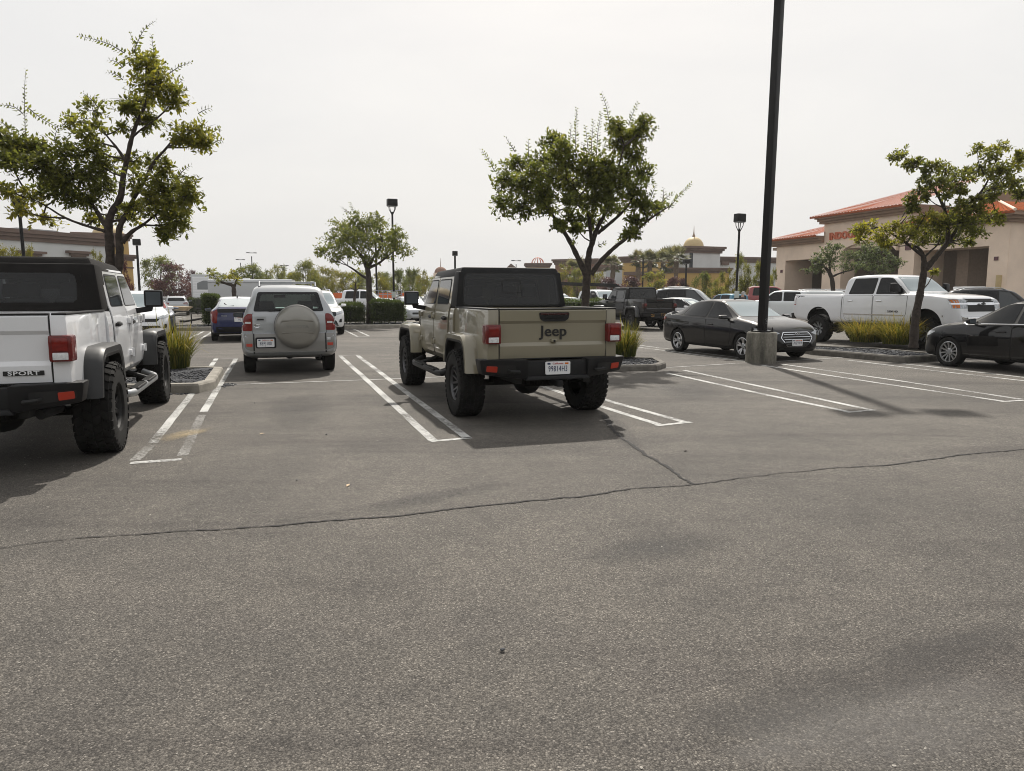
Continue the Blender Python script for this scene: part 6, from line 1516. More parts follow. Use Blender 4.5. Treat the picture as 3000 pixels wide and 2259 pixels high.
# ------------------------------------------------------------------ buildings
M['stucco_tan'] = plain('stucco_tan', (.77, .625, .50), .9, var=.10, vscale=.6, bump=.3, bscale=20)
M['stucco_white'] = plain('stucco_white', (.60, .61, .60), .9, var=.06, vscale=.5, bump=.3, bscale=20)
M['stucco_yellow'] = plain('stucco_yellow', (.50, .33, .115), .9, var=.08, vscale=.5, bump=.3, bscale=20)
M['trim_brown'] = plain('trim_brown', (.145, .098, .078), .8, var=.12, vscale=1)
M['trim_tan'] = plain('trim_tan', (.30, .205, .145), .8, var=.12, vscale=1)
M['brick'] = plain('brick_brown', (.21, .115, .08), .9, var=.25, vscale=6)
M['dome'] = plain('dome_gold', (.50, .385, .20), .6, var=.06)
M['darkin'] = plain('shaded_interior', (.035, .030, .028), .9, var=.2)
M['innerwall'] = plain('inner_wall', (.26, .20, .155), .9, var=.1)  # colour darkened to imitate the shade under the ceiling
M['glassblock'] = plain('glass_block', (.10, .035, .045), .25, var=.5, vscale=9)
M['signred'] = plain('sign_letter', (.52, .13, .055), .5, var=.05)
M['opening'] = glass('shop_window', (.02, .025, .03), .1)
def tilemat():
    m, n, l, b = mat('roof_tile'); q_ = noise(n, l, 2.5, 5); rr = ramp(n, [(.3, (.25, .070, .030)), (.7, (.36, .105, .048))]); l.new(q_.outputs['Fac'], rr.inputs[0]); l.new(rr.outputs[0], b.inputs['Base Color']); setp(b, None, 1.0, 0, .0)
    return m
M['tile'] = tilemat()
def obox(mb, a, e, w, d, z0, z1, m=0, out=0.0, ext=0.0):
    """box: front edge starts at a, runs w along e, goes d back; out/ext make it proud"""
    nn = Vector((-e.y, e.x, 0)); 
    if nn.y < 0: nn = -nn
    p0 = a - e * ext - nn * out; c = [p0, p0 + e * (w + 2 * ext), p0 + e * (w + 2 * ext) + nn * (d + 2 * out), p0 + nn * (d + 2 * out)]
    if (c[1] - c[0]).cross(c[2] - c[1]).z < 0: c = [c[0], c[3], c[2], c[1]]
    return mb.hexa([Vector((p.x, p.y, z0)) for p in c], [Vector((p.x, p.y, z1)) for p in c], 0, m)
def cornice(mb, a, e, w, d, z, h=.7, out=.45, m=0):
    for k, (f, o_) in enumerate(((0, .35), (.35, .7), (.65, 1.0))): obox(mb, a, e, w, d, z - h + h * f, z - h + h * (f + (.35 if k < 2 else .35)), m, out * o_, out * o_)
def shop(name, label, pa, pb, Da, Db, ytop, depth, wallm, trimm='trim_brown', corn=.8, out=.4, base=None, cat='building', hz=None, panels=True):
    a, b = P(pa, HOR, Da), P(pb, HOR, Db); a.z = b.z = 0; e = (b - a); w = e.length; e.normalize(); z = hz or P(pa, ytop, Da).z
    t = thing(name, label, cat, tuple(a)); a0 = Vector((0, 0, 0)); mb = MB(); obox(mb, a0, e, w, depth, 0, z - corn * .5); wo = obj('wall', mb, M[wallm], t, 0)
    if corn: mb = MB(); cornice(mb, a0, e, w, depth, z, corn, out); obj('cornice', mb, M[trimm], t, 0)
    return t, e, w, z
# left white shop with brown cornice, receding to the right
t, e, w, z = shop('shop_building', 'long white shop wall with brown cornice behind the left tree', -260, 342, 58, 74.5, 0, 14, 'stucco_white', hz=P(0, 667, 64.5).z, corn=1.0, out=.5)
nn = Vector((e.y, -e.x, 0)); mb = MB(); pb_ = MB(); jb = MB()
for px in (107, 246):
    k = min(np.linspace(0, w, 300), key=lambda s: abs((t.location.x + e.x * s) / (t.location.y + e.y * s) - (px - CX) / F)); c = Vector((0, 0, 0)) + e * k; D = t.location.y + e.y * k
    zt, zb = P(px, 736, D).z, P(px, 757, D).z
    for f, o_ in ((0, .25), (.33, .45), (.66, .8)): cc = c - e * (.45 + o_); mb.hexa(*[[cc + Vector((0, 0, zz)) + nn * (0 if i in (0, 1) else .55 * o_ + .1) + e * ((.9 + 2 * o_) if i in (1, 2) else 0) for i in range(4)] for zz in (zb + (zt - zb) * f, zb + (zt - zb) * (f + .34))])
    cc = c - e * .55; pb_.hexa(*[[cc + Vector((0, 0, zz)) + nn * (0 if i in (0, 1) else .3) + e * (1.1 if i in (1, 2) else 0) for i in range(4)] for zz in (0, zb)])
obj('capital', mb, M['trim_brown'], t, 0); obj('pilaster', pb_, M['stucco_yellow'], t, 0)
for zz in (z - 3.0,): jb.hexa(*[[Vector((0, 0, q_)) + nn * (0 if i in (0, 1) else .012) + e * (w if i in (1, 2) else 0) for i in range(4)] for q_ in (zz, zz + .03)])
obj('wall_joint', jb, M['trim_tan'], t, 0)
mb = MB(); obox(mb, e * w * .62 + Vector((-nn.x, -nn.y, 0)) * 4, e, 4, 3, z - .5, z + .5); obj('roof_unit', mb, M['steel'], t, 0)
# tan corner tower with dome
tt_, e2, w2, z2 = shop('shop_tower', 'tan corner tower with brown cornice and small dome at the white shop end', 335, 386, 75, 77, 682, 7, 'stucco_yellow', corn=.7, out=.35)
mb = MB(); c0_ = e2 * (w2 + .02) - Vector((0, 1.2, 0)); obox(mb, c0_ + e2 * -1.0, e2, 2.1, 3, 0, P(390, 762, 76).z); obj('pilaster', mb, M['stucco_yellow'], tt_, 0)
mb = MB(); cornice(mb, c0_ + e2 * -1.0, e2, 2.1, 3, P(390, 746, 76).z, .6, .4); obox(mb, c0_ + e2 * -1.0, e2, 2.1, 3, P(390, 786, 76).z, P(390, 782, 76).z, 0, .08, .08); obj('capital', mb, M['trim_brown'], tt_, 0)
obj('wall_lamp', MB().box(1.2, 1.6, -1.4, -1.1, P(390, 817, 76).z, P(390, 809, 76).z), M['darkin'], tt_, 0)
# stepped block and dome behind the left tree
dt, e3, w3, z3 = shop('domed_tower', 'white shop tower with pale dome hidden behind the left tree crown', 228, 368, 84, 86, 680, 6, 'stucco_white', corn=.7, out=.3); 
c = e3 * w3 * .42 + Vector((0, 3, 0)); obj('dome', MB().lathe([(1.7 * cos(a_), z3 - .1 + 1.3 * sin(a_)) for a_ in np.linspace(0, pi / 2 - .01, 14)], 32, 'z', c), M['dome'], dt, 60)
mb = MB(); obox(mb, Vector((-.3, -.4, 0)), e3, w3 * 1.0, .4, P(260, 700, 84).z, P(260, 694, 84).z); obj('ledge', mb, M['trim_brown'], dt, 0)

# indoor building on the right: its front runs away along the stalls
F0 = Vector((27.7, 66, 0)); ue = U
def fac(px):
    k = (px - CX) / F; s = (k * F0.y - F0.x) / (ue.x - k * ue.y); return F0 + ue * s      # point of the front line at a pixel column
def fz(px, py): p = fac(px); return P(px, py, p.y).z
ib = thing('store_building', 'beige home store with red tile roofs and orange sign letters on the right', 'building', tuple(F0))
L_ = lambda p: Vector((p.x - F0.x, p.y - F0.y, 0))
def fslab(mb, pa, pb, z0, z1, d=.6, out=0.0, m=0):
    a, b = L_(fac(pa)), L_(fac(pb)); vv = V * d; o_ = V * -out; c = [a + o_, b + o_, b + vv, a + vv]
    if (c[1] - c[0]).cross(c[2] - c[1]).z < 0: c = [c[0], c[3], c[2], c[1]]
    return mb.hexa([Vector((p.x, p.y, z0)) for p in c], [Vector((p.x, p.y, z1)) for p in c], 0, m)
zA, zB, zC = fz(2262, 723), fz(2398, 656), fz(2930, 649)
wl = MB()
fslab(wl, 2264, 2291, 0, fz(2275, 765), 3.2); fslab(wl, 2264, 2398, fz(2275, 765), zA, 1.2)                 # wing pillar + beam
fslab(wl, 2398, 2452, 0, zB, 1.5); fslab(wl, 2452, 2618, fz(2540, 722), zB, 1.5); fslab(wl, 2618, 2662, 0, zB, 3.0)
fslab(wl, 2662, 2876, fz(2770, 728), zC, 2.2); fslab(wl, 2876, 2933, 0, zC, 3.0)
wo = obj('wall', wl, M['stucco_tan'], ib, 0)
# arch over the main entrance
ar = MB(); aa, bb = L_(fac(2455)), L_(fac(2615)); n_ = 12; zs0, zs1 = fz(2460, 745), fz(2540, 708)
for k in range(n_):
    t0, t1 = k / n_, (k + 1) / n_; f_ = lambda q_: zs0 + (zs1 - zs0) * sqrt(max(0, 1 - (2 * q_ - 1) ** 2))
    a, b = aa.lerp(bb, t0), aa.lerp(bb, t1); zt_ = fz(2540, 700)
    c = [a - V * .25, b - V * .25, b + V * 1.2, a + V * 1.2]; 
    lo = [Vector((c[0].x, c[0].y, f_(t0))), Vector((c[1].x, c[1].y, f_(t1))), Vector((c[2].x, c[2].y, f_(t1))), Vector((c[3].x, c[3].y, f_(t0)))]
    hi = [Vector((p.x, p.y, max(zt_, f_(t0) + .2))) for p in c]; ar.hexa(lo[::-1], hi[::-1])
obj('arch', ar, M['stucco_tan'], ib, 0)
# side of the near wing, facing the camera to the right
sd = MB(); c9 = L_(fac(2933))
def sslab(mb, s0, s1, z0, z1, d=.8, m=0):
    a, b = c9 + V * s0 - U * .03, c9 + V * s1 - U * .03; c = [a, b, b + U * d, a + U * d]; return mb.hexa([Vector((p.x, p.y, z0)) for p in c], [Vector((p.x, p.y, z1)) for p in c], 0, m)
sslab(sd, .02, 2.9, 0, zC - .004); sslab(sd, 2.9, 16, fz(2950, 705), zC - .004); sslab(sd, 12, 14, 0, zC - .01, .85); obj('side_wall', sd, M['stucco_tan'], ib, 0)
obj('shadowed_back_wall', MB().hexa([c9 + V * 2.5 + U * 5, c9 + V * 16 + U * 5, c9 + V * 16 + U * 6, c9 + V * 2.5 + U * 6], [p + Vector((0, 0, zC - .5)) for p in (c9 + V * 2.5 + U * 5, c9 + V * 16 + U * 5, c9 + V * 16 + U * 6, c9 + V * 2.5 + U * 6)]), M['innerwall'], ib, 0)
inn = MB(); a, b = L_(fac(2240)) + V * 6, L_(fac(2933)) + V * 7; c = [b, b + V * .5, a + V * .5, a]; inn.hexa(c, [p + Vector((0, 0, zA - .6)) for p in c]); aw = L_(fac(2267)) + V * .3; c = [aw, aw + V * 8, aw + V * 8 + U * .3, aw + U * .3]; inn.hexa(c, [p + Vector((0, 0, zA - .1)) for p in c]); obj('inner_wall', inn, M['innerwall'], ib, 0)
br = MB(); a, b = L_(fac(2252)) + V * 5.7, L_(fac(2470)) + V * 5.7; c = [b, b + V * .25, a + V * .25, a]; br.hexa(c, [p + Vector((0, 0, 2.4)) for p in c]); obj('brick_base', br, M['brick'], ib, 0)
dk = MB(); a, b = L_(fac(2672)) + V * 6.6, L_(fac(2870)) + V * 6.6; c = [b, b + V * .3, a + V * .3, a]; dk.hexa(c, [p + Vector((0, 0, fz(2770, 785))) for p in c]); obj('dark_opening', dk, M['darkin'], ib, 0)  # dark slab stands in for the shaded depth of the opening
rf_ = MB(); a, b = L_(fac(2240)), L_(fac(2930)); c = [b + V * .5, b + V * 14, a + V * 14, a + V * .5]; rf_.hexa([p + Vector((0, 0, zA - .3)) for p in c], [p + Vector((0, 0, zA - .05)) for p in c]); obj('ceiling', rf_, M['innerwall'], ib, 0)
gb = MB(); fslab(gb, 2635, 2652, fz(2643, 733), fz(2643, 713), .2, .05); fslab(gb, 2894, 2906, fz(2900, 763), fz(2900, 752), .2, .05); fslab(gb, 2278, 2284, fz(2281, 799), fz(2281, 791), .2, .05); obj('glass_block_panel', gb, M['glassblock'], ib, 0)
# eaves and tile roofs
ev = MB()
for pa, pb, z_ in ((2257, 2400, zA), (2392, 2668, zB), (2655, 2938, zC)):
    for z0_, z1_, o_ in ((-.03, .16, .35), (.16, .36, .6), (.36, .56, .9)): fslab(ev, pa, pb, z_ + z0_, z_ + z1_, 3, o_)
for z0_, z1_, o_ in ((-.03, .16, .35), (.16, .36, .6), (.36, .56, .9)):
    c = [c9 - V * o_ - U * o_, c9 + V * 17 - U * o_, c9 + V * 17 + U * 3, c9 - V * o_ + U * 3]; ev.hexa([p + Vector((0, 0, zC + z0_ - .002)) for p in c], [p + Vector((0, 0, zC + z1_ - .002)) for p in c])
obj('eave', ev, M['trim_tan'], ib, 0)
def hip(mb, a, b, z, run, rise, hipa=True, hipb=True):
    """tile roof rising along +V from the eave a-b, with real rolls of tile"""
    e_ = (b - a).normalized(); Ln = (b - a).length; k = max(2, int(Ln / .34))
    for i in range(k):
        for j in range(2):
            s0, s1 = (i + j * .5) / k * Ln, (i + j * .5 + .5) / k * Ln; dz = .045 if j else 0
            def pt(s, f):
                lim = run * f
                s_ = min(max(s, lim * 1.0 if hipa else 0), Ln - (lim if hipb else 0)); return a + e_ * s_ + V * lim + Vector((0, 0, z + rise * f + dz))
            mb.add([pt(s0, 0), pt(s1, 0), pt(s1, 1), pt(s0, 1), pt(s0, 0) - Vector((0, 0, .15 + dz)), pt(s1, 0) - Vector((0, 0, .15 + dz))], [(0, 1, 2, 3), (4, 5, 1, 0)])
rfm = MB()
hip(rfm, L_(fac(2402)) - V * 1.0, L_(fac(2254)) - V * 1.0, zA + .60, 5, 1.5, False, True)
hip(rfm, L_(fac(2672)) - V * 1.0 - U * .6, L_(fac(2390)) - V * 1.0 + U * .4, zB + .60, 6, 2.0, False, True)
hip(rfm, c9 - V * 1.0 - U * 1.0, L_(fac(2650)) - V * 1.0, zC + .60, 6, 1.5, True, False)
tv = MB(); ccc = c9 - V * 1.0 - U * 1.0
for i in range(50):
    for j in range(2):
        s0, s1 = (i + j * .5) * .34, (i + j * .5 + .5) * .34; dz = .045 if j else 0
        pt = lambda s, f: ccc + V * max(s, 6 * f) + U * 6 * f + Vector((0, 0, zC + .60 + 1.5 * f + dz)); rfm.add([pt(s0, 0), pt(s1, 0), pt(s1, 1), pt(s0, 1)], [(0, 1, 2, 3)])
obj('tile_roof', rfm, M['tile'], ib, 0)
pr = MB(); a, b = L_(fac(2420)) + V * 7, L_(fac(2300)) + V * 7; c = [a, a + V * 3, b + V * 3, b]; pr.hexa([p + Vector((0, 0, zA)) for p in c], [p + Vector((0, 0, P(2330, 668, 72).z)) for p in c]); 
a, b = c9 + V * 8 + U * 3, c9 + V * 8 + U * 9; c = [a, a + V * 14, b + V * 14, b]; pr.hexa([p + Vector((0, 0, zC)) for p in c], [p + Vector((0, 0, P(2960, 557, 58).z)) for p in c]); obj('parapet', pr, M['trim_tan'], ib, 0)
rk = MB(); c = ccc + Vector((0, 0, zC + .65)); d_ = c + V * 6 + U * 6 + Vector((0, 0, 1.5)); rk.tube([c, d_], .10, 8); obj('hip_cap', rk, M['stucco_tan'], ib, 0)
# sign letters on the front
pI, pJ = L_(fac(2416)), L_(fac(2500)); up_ = Vector((0, 0, 1)); right = -U; nrm = -V
zs_ = fz(2455, 690); hgt = fz(2430, 678) - fz(2430, 702)
m4 = Matrix(((right.x, up_.x, nrm.x, pI.x - V.x * .06), (right.y, up_.y, nrm.y, pI.y - V.y * .06), (right.z, up_.z, nrm.z, zs_), (0, 0, 0, 1)))
obj('sign_lettering', MB().text('INDOOR', hgt * 1.16, m4, .14, 0, 'LEFT', sx=1.0, bold=.03), M['signred'], ib, 0, fix=False)
# goods in front of the store
cp = P(2838, HOR, 47); t = thing('stacked_pallet', 'white wrapped pallet stack in the dark loading opening', 'pallet', (cp.x, cp.y, 0)); obj('wrapped_load', MB().box(-.7, .7, -.6, .6, .15, 2.1, .06), M['paint_white2'], t); obj('pallet', MB().box(-.75, .75, -.65, .65, 0, .14, .01), M['wood'], t)
for px, w_ in ((2333, 'left blue rack before the brick wall of the store'), (2354, 'middle blue rack before the brick wall of the store'), (2377, 'right blue rack before the brick wall of the store')):
    cp = fac(px) + V * 3.5; t = thing('display_rack', w_, 'rack', (cp.x, cp.y, 0), .6, 'blue racks by the store'); obj('frame', MB().tube([(-.3, 0, 0), (-.3, 0, 2.6), (.3, 0, 2.6), (.3, 0, 0)], .05, 6), M['post'], t); obj('panel', MB().box(-.3, .3, -.05, .05, 1.7, 2.6, .02).box(-.3, .3, -.25, .25, .9, 1.0, .02), M['blue'], t)
cp = fac(2918) - V * .05; t = thing('wall_sign', 'small yellow notice on the store corner pillar', 'sign', (cp.x, cp.y, 0)); obj('board', MB().box(-.3, .3, -.04, .04, 1.9, 2.9, .01), M['dome'], t)

# distant shops
D0 = 104
t, e, w, z = shop('domed_tower', 'white tower with golden dome and spire above yellow shops', 2016, 2106, 102, 104, 721, 4.3, 'stucco_white', corn=.9, out=.6); z0t = z
c = e * w * .42 + Vector((-e.y, e.x, 0)) * 2.1; rd_ = 1.42
do = obj('dome', MB().lathe([(rd_ * cos(a_), z + rd_ * 1.02 * sin(a_)) for a_ in np.linspace(0, pi / 2 - .01, 14)], 32, 'z', c), M['dome'], t, 60)
obj('spire', MB().lathe([(.22, z + rd_), (.20, z + rd_ + .2), (.10, z + rd_ + .45), (.06, z + rd_ + .8), (.02, z + rd_ + 1.6)], 10, 'z', c), M['trim_tan'], do)
mb = MB(); obox(mb, Vector((.05, -.03, 0)) + e * 0, e, .55, .2, P(2016, 743, 102).z - 1.4, P(2016, 730, 102).z); obox(mb, Vector((.05, -.03, 0)), e, .55, .2, P(2016, 785, 102).z, P(2016, 768, 102).z); obj('window', mb, M['opening'], t, 0)
t, e, w, z = shop('shop_building', 'yellow shop front with brown ledge below the domed tower', 1972, 2134, 98, 99, 784, 4, 'stucco_yellow', corn=.7, out=.4)
t, e, w, z = shop('shop_building', 'white wing with brown cornice right of the domed tower', 2106, 2345, 105, 109, 752, 12, 'stucco_white', corn=.8, out=.5)
mb = MB(); obox(mb, e * 6.0 + Vector((0, -.06, 0)), e, 3.0, .1, 0, 3.6); obj('shop_window', mb, M['opening'], t, 0)
mb = MB(); obox(mb, e * .2 + Vector((0, -.3, 0)), e, 1.2, .3, P(2110, 776, 105).z, P(2110, 766, 105).z); obj('bracket', mb, M['trim_brown'], t, 0)
t, e, w, z = shop('shop_building', 'yellow shop block behind the row of palms', 1822, 1952, 108, 104, 752, 9, 'stucco_yellow', corn=.9, out=.5)
mb = MB(); obox(mb, e * 0 + Vector((0, -1.2, 0)), e, w, 1.2, P(1890, 806, 106).z, P(1890, 796, 106).z); obj('ledge', mb, M['trim_brown'], t, 0)
t, e, w, z = shop('shop_building', 'white shop wing between yellow block and domed tower', 1953, 2016, 108, 108, 766, 9, 'stucco_white', corn=.8, out=.3)
t, e, w, z = shop('shop_building', 'low white shop with brown cornice left of the yellow block', 1742, 1824, 116, 112, 781, 9, 'stucco_white', corn=.8, out=.4)
mb = MB(); obox(mb, e * w * .4 + Vector((0, -.5, 0)), e, 3.4, .5, 0, P(1800, 792, 113).z); obj('entry_panel', mb, M['paint_silver'], t, 0)
t, e, w, z = shop('shop_building', 'brown brick shop with dark cornice behind the big tree', 1626, 1745, 125, 122, 760, 12, 'brick', corn=.9, out=.5)
t, e, w, z = shop('shop_building', 'tan shop block crowned by an open ribbed dome frame', 1544, 1609, 140, 140, 771, 6, 'stucco_yellow', corn=.8, out=.5)
c = e * w * .5 + Vector((0, 3, 0)); mb = MB()
for k in range(6):
    q_ = pi * k / 6; mb.tube([c + Vector((1.2 * cos(a_) * cos(q_), 1.2 * cos(a_) * sin(q_), z + 1.2 * sin(a_))) for a_ in np.linspace(0, pi, 15)], .05, 5)
obj('dome_frame', mb, M['signred'], t, 0)
t, e, w, z = shop('gabled_building', 'small brown gabled roof above the tan pickup cab', 1482, 1516, 150, 150, 786, 6, 'stucco_tan', corn=0)
obj('roof', MB().prism([(-.3, z - .3), (w + .3, z - .3), (w * .45, P(1497, 772, 150).z)], -.3, 6, 'y'), M['trim_brown'], t, 0)
p = P(1292, HOR, 150); t = thing('domed_pavilion', 'tiny pinkish dome with a spire left of the tan pickup roof', 'building', (p.x, p.y, 0)); z = P(1292, 800, 150).z
obj('wall', MB().lathe([(1.5, 0), (1.5, z), (.001, z)], 16, 'z'), M['stucco_tan'], t); obj('dome', MB().lathe([(1.3 * cos(a_), z + 1.25 * sin(a_)) for a_ in np.linspace(0, pi / 2 - .02, 10)] , 20, 'z'), M['brick'], t, 60); obj('spire', MB().tube([(0, 0, z + 1.2), (0, 0, z + 3)], [.09, .02], 6), M['brick'], t)
# ------------------------------------------------------------------ trees
s6 = 2.2215; L6 = lambda *p: [tuple(x) for x in p]
tree('tree', 'large twin stemmed tree with yellowing leaves beside the white pickup', 12.6, (750, 2470),
  [L6((735, 2450, .085), (722, 1990, .080), (718, 1666, .075), (712, 1560, .070), (705, 1460, .065), (720, 1390, .060), (790, 1290, .052), (800, 1150, .045), (825, 1040, .040), (860, 880, .034), (900, 780, .028), (960, 660, .018), (950, 500, .010)),
   L6((740, 2000, .075), (778, 1700, .068), (780, 1600, .060), (770, 1500, .052), (800, 1430, .040), (870, 1290, .032), (940, 1180, .028), (1000, 1050, .024), (1090, 960, .018), (1140, 880, .010)),
   L6((795, 1580, .045), (850, 1510, .035), (930, 1465, .024), (1010, 1400, .012)), L6((700, 1490, .045), (640, 1390, .036), (600, 1330, .030), (480, 1210, .020), (400, 1130, .012)),
   L6((685, 1505, .030), (560, 1470, .022), (420, 1420, .018), (300, 1340, .012), (200, 1290, .006)), L6((820, 1050, .030), (760, 960, .022), (690, 880, .012), (640, 800, .006)), L6((860, 895, .02), (920, 840, .014), (1010, 780, .007)), L6((730, 1440, .025), (860, 1420, .018), (960, 1330, .010))],
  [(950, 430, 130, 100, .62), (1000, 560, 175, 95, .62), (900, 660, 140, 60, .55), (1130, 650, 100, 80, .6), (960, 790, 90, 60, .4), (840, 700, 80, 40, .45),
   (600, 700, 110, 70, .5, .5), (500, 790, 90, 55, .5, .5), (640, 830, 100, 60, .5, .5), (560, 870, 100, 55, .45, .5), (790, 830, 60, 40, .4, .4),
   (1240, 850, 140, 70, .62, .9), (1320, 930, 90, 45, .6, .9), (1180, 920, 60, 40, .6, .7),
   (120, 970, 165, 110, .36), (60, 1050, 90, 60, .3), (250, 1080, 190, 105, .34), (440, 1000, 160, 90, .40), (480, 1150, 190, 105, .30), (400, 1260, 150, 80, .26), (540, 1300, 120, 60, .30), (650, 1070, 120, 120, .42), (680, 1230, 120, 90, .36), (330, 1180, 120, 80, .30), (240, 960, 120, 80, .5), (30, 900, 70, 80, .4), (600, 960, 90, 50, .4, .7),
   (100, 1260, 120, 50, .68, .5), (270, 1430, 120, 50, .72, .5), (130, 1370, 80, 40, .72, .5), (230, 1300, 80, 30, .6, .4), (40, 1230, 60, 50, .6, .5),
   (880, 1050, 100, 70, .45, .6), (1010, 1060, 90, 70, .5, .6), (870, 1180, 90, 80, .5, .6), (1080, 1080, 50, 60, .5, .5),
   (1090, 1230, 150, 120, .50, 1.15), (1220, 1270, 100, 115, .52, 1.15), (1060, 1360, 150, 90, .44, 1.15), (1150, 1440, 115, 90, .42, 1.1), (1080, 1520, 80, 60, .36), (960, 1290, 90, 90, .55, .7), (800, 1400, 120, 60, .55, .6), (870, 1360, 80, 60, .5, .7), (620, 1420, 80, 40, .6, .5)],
  [[(810, 345), (720, 290), (640, 262), (520, 235)], [(870, 345), (905, 250), (945, 180), (1010, 138)], [(1010, 410), (1000, 330), (985, 230)], [(940, 380), (870, 290), (850, 220)], [(1100, 480), (1170, 430), (1240, 408)], [(165, 890), (160, 700), (160, 560), (168, 462)], [(150, 740), (90, 690), (0, 682)], [(180, 700), (240, 750), (300, 790), (380, 835)], [(800, 520), (750, 480), (705, 470)], [(800, 440), (760, 400), (715, 392)], [(640, 700), (590, 640), (540, 605)], [(640, 700), (660, 670), (685, 655)], [(480, 760), (430, 750), (402, 745)], [(1140, 560), (1190, 520)], [(1290, 740), (1330, 715), (1370, 703)], [(1350, 880), (1400, 850), (1430, 838)], [(1370, 950), (1410, 915), (1445, 915)], [(1160, 1150), (1200, 1100), (1240, 1080)], [(1080, 1060), (1065, 1000), (1060, 990)], [(60, 840), (20, 800), (-30, 780)], [(350, 920), (370, 840), (430, 830)]],
  .088, 'leaf_a', nt=23, nl=10, org=(0, 0), sc=s6, dd=.55, hueb=-.07)
s7 = 1666 / 650
tree('tree', 'tall dense green tree rising behind the tan pickup tailgate', 17.0, (800, 2070),
  [L6((800, 2060, .115), (805, 1800, .100), (805, 1666, .096), (815, 1480, .095), (822, 1400, .090), (832, 1260, .070), (860, 1180, .062), (900, 1060, .05), (960, 960, .042), (1000, 800, .034), (1060, 600, .024), (1100, 450, .012)),
   L6((812, 1420, .075), (740, 1270, .058), (680, 1150, .050), (600, 1030, .042), (550, 960, .036), (470, 870, .028), (380, 760, .015)), L6((860, 1190, .05), (845, 1090, .042), (830, 950, .035), (760, 830, .028), (700, 720, .018), (600, 520, .010)),
   L6((900, 1110, .045), (1000, 1030, .038), (1080, 960, .030), (1150, 880, .02), (1200, 700, .010)), L6((850, 1420, .065), (920, 1320, .055), (1000, 1240, .048), (1060, 1190, .045), (1170, 1110, .034), (1280, 1010, .024), (1450, 900, .010))],
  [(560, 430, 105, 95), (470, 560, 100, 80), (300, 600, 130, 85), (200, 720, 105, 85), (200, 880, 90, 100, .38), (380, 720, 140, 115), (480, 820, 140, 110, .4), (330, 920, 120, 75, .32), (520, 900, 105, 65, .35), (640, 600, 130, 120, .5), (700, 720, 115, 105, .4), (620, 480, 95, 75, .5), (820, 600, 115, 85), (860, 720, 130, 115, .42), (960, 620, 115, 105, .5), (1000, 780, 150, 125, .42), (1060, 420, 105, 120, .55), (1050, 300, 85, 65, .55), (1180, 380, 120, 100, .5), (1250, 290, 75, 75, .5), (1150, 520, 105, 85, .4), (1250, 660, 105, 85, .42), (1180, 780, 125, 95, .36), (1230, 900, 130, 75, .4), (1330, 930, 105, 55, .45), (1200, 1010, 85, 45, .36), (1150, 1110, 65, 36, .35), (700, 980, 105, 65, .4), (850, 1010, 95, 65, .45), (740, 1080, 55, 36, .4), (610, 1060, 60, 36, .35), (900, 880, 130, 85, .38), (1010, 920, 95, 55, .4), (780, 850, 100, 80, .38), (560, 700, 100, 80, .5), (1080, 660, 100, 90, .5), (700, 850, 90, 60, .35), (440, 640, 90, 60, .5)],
  [[(130, 650), (80, 560), (30, 490)], [(280, 500), (240, 440), (212, 395)], [(380, 540), (380, 470), (378, 408)], [(690, 490), (692, 400), (702, 300)], [(735, 490), (735, 340), (742, 178)], [(830, 510), (820, 410), (808, 310)], [(850, 530), (856, 400), (868, 270)], [(890, 530), (900, 360), (925, 212)], [(990, 290), (965, 160), (928, 58)], [(1130, 300), (1160, 220), (1200, 138)], [(1225, 590), (1240, 530), (1256, 474)], [(1390, 890), (1392, 830), (1395, 778)], [(1430, 930), (1510, 830), (1600, 740)], [(1300, 840), (1320, 790), (1335, 750)], [(800, 520), (792, 470), (790, 440)], [(1300, 350), (1350, 320)], [(1080, 1110), (1060, 1160), (1040, 1190)], [(1380, 880), (1430, 830), (1465, 815)], [(720, 1150), (700, 1180), (735, 1190)], [(900, 1200), (940, 1190), (955, 1180)]],
  .105, 'leaf_b', nt=19, nl=10, org=(1400, 250), sc=s7, dd=.9)
s5 = 3.16; i6 = lambda x, y: ((x - 2250 * 0) , y)
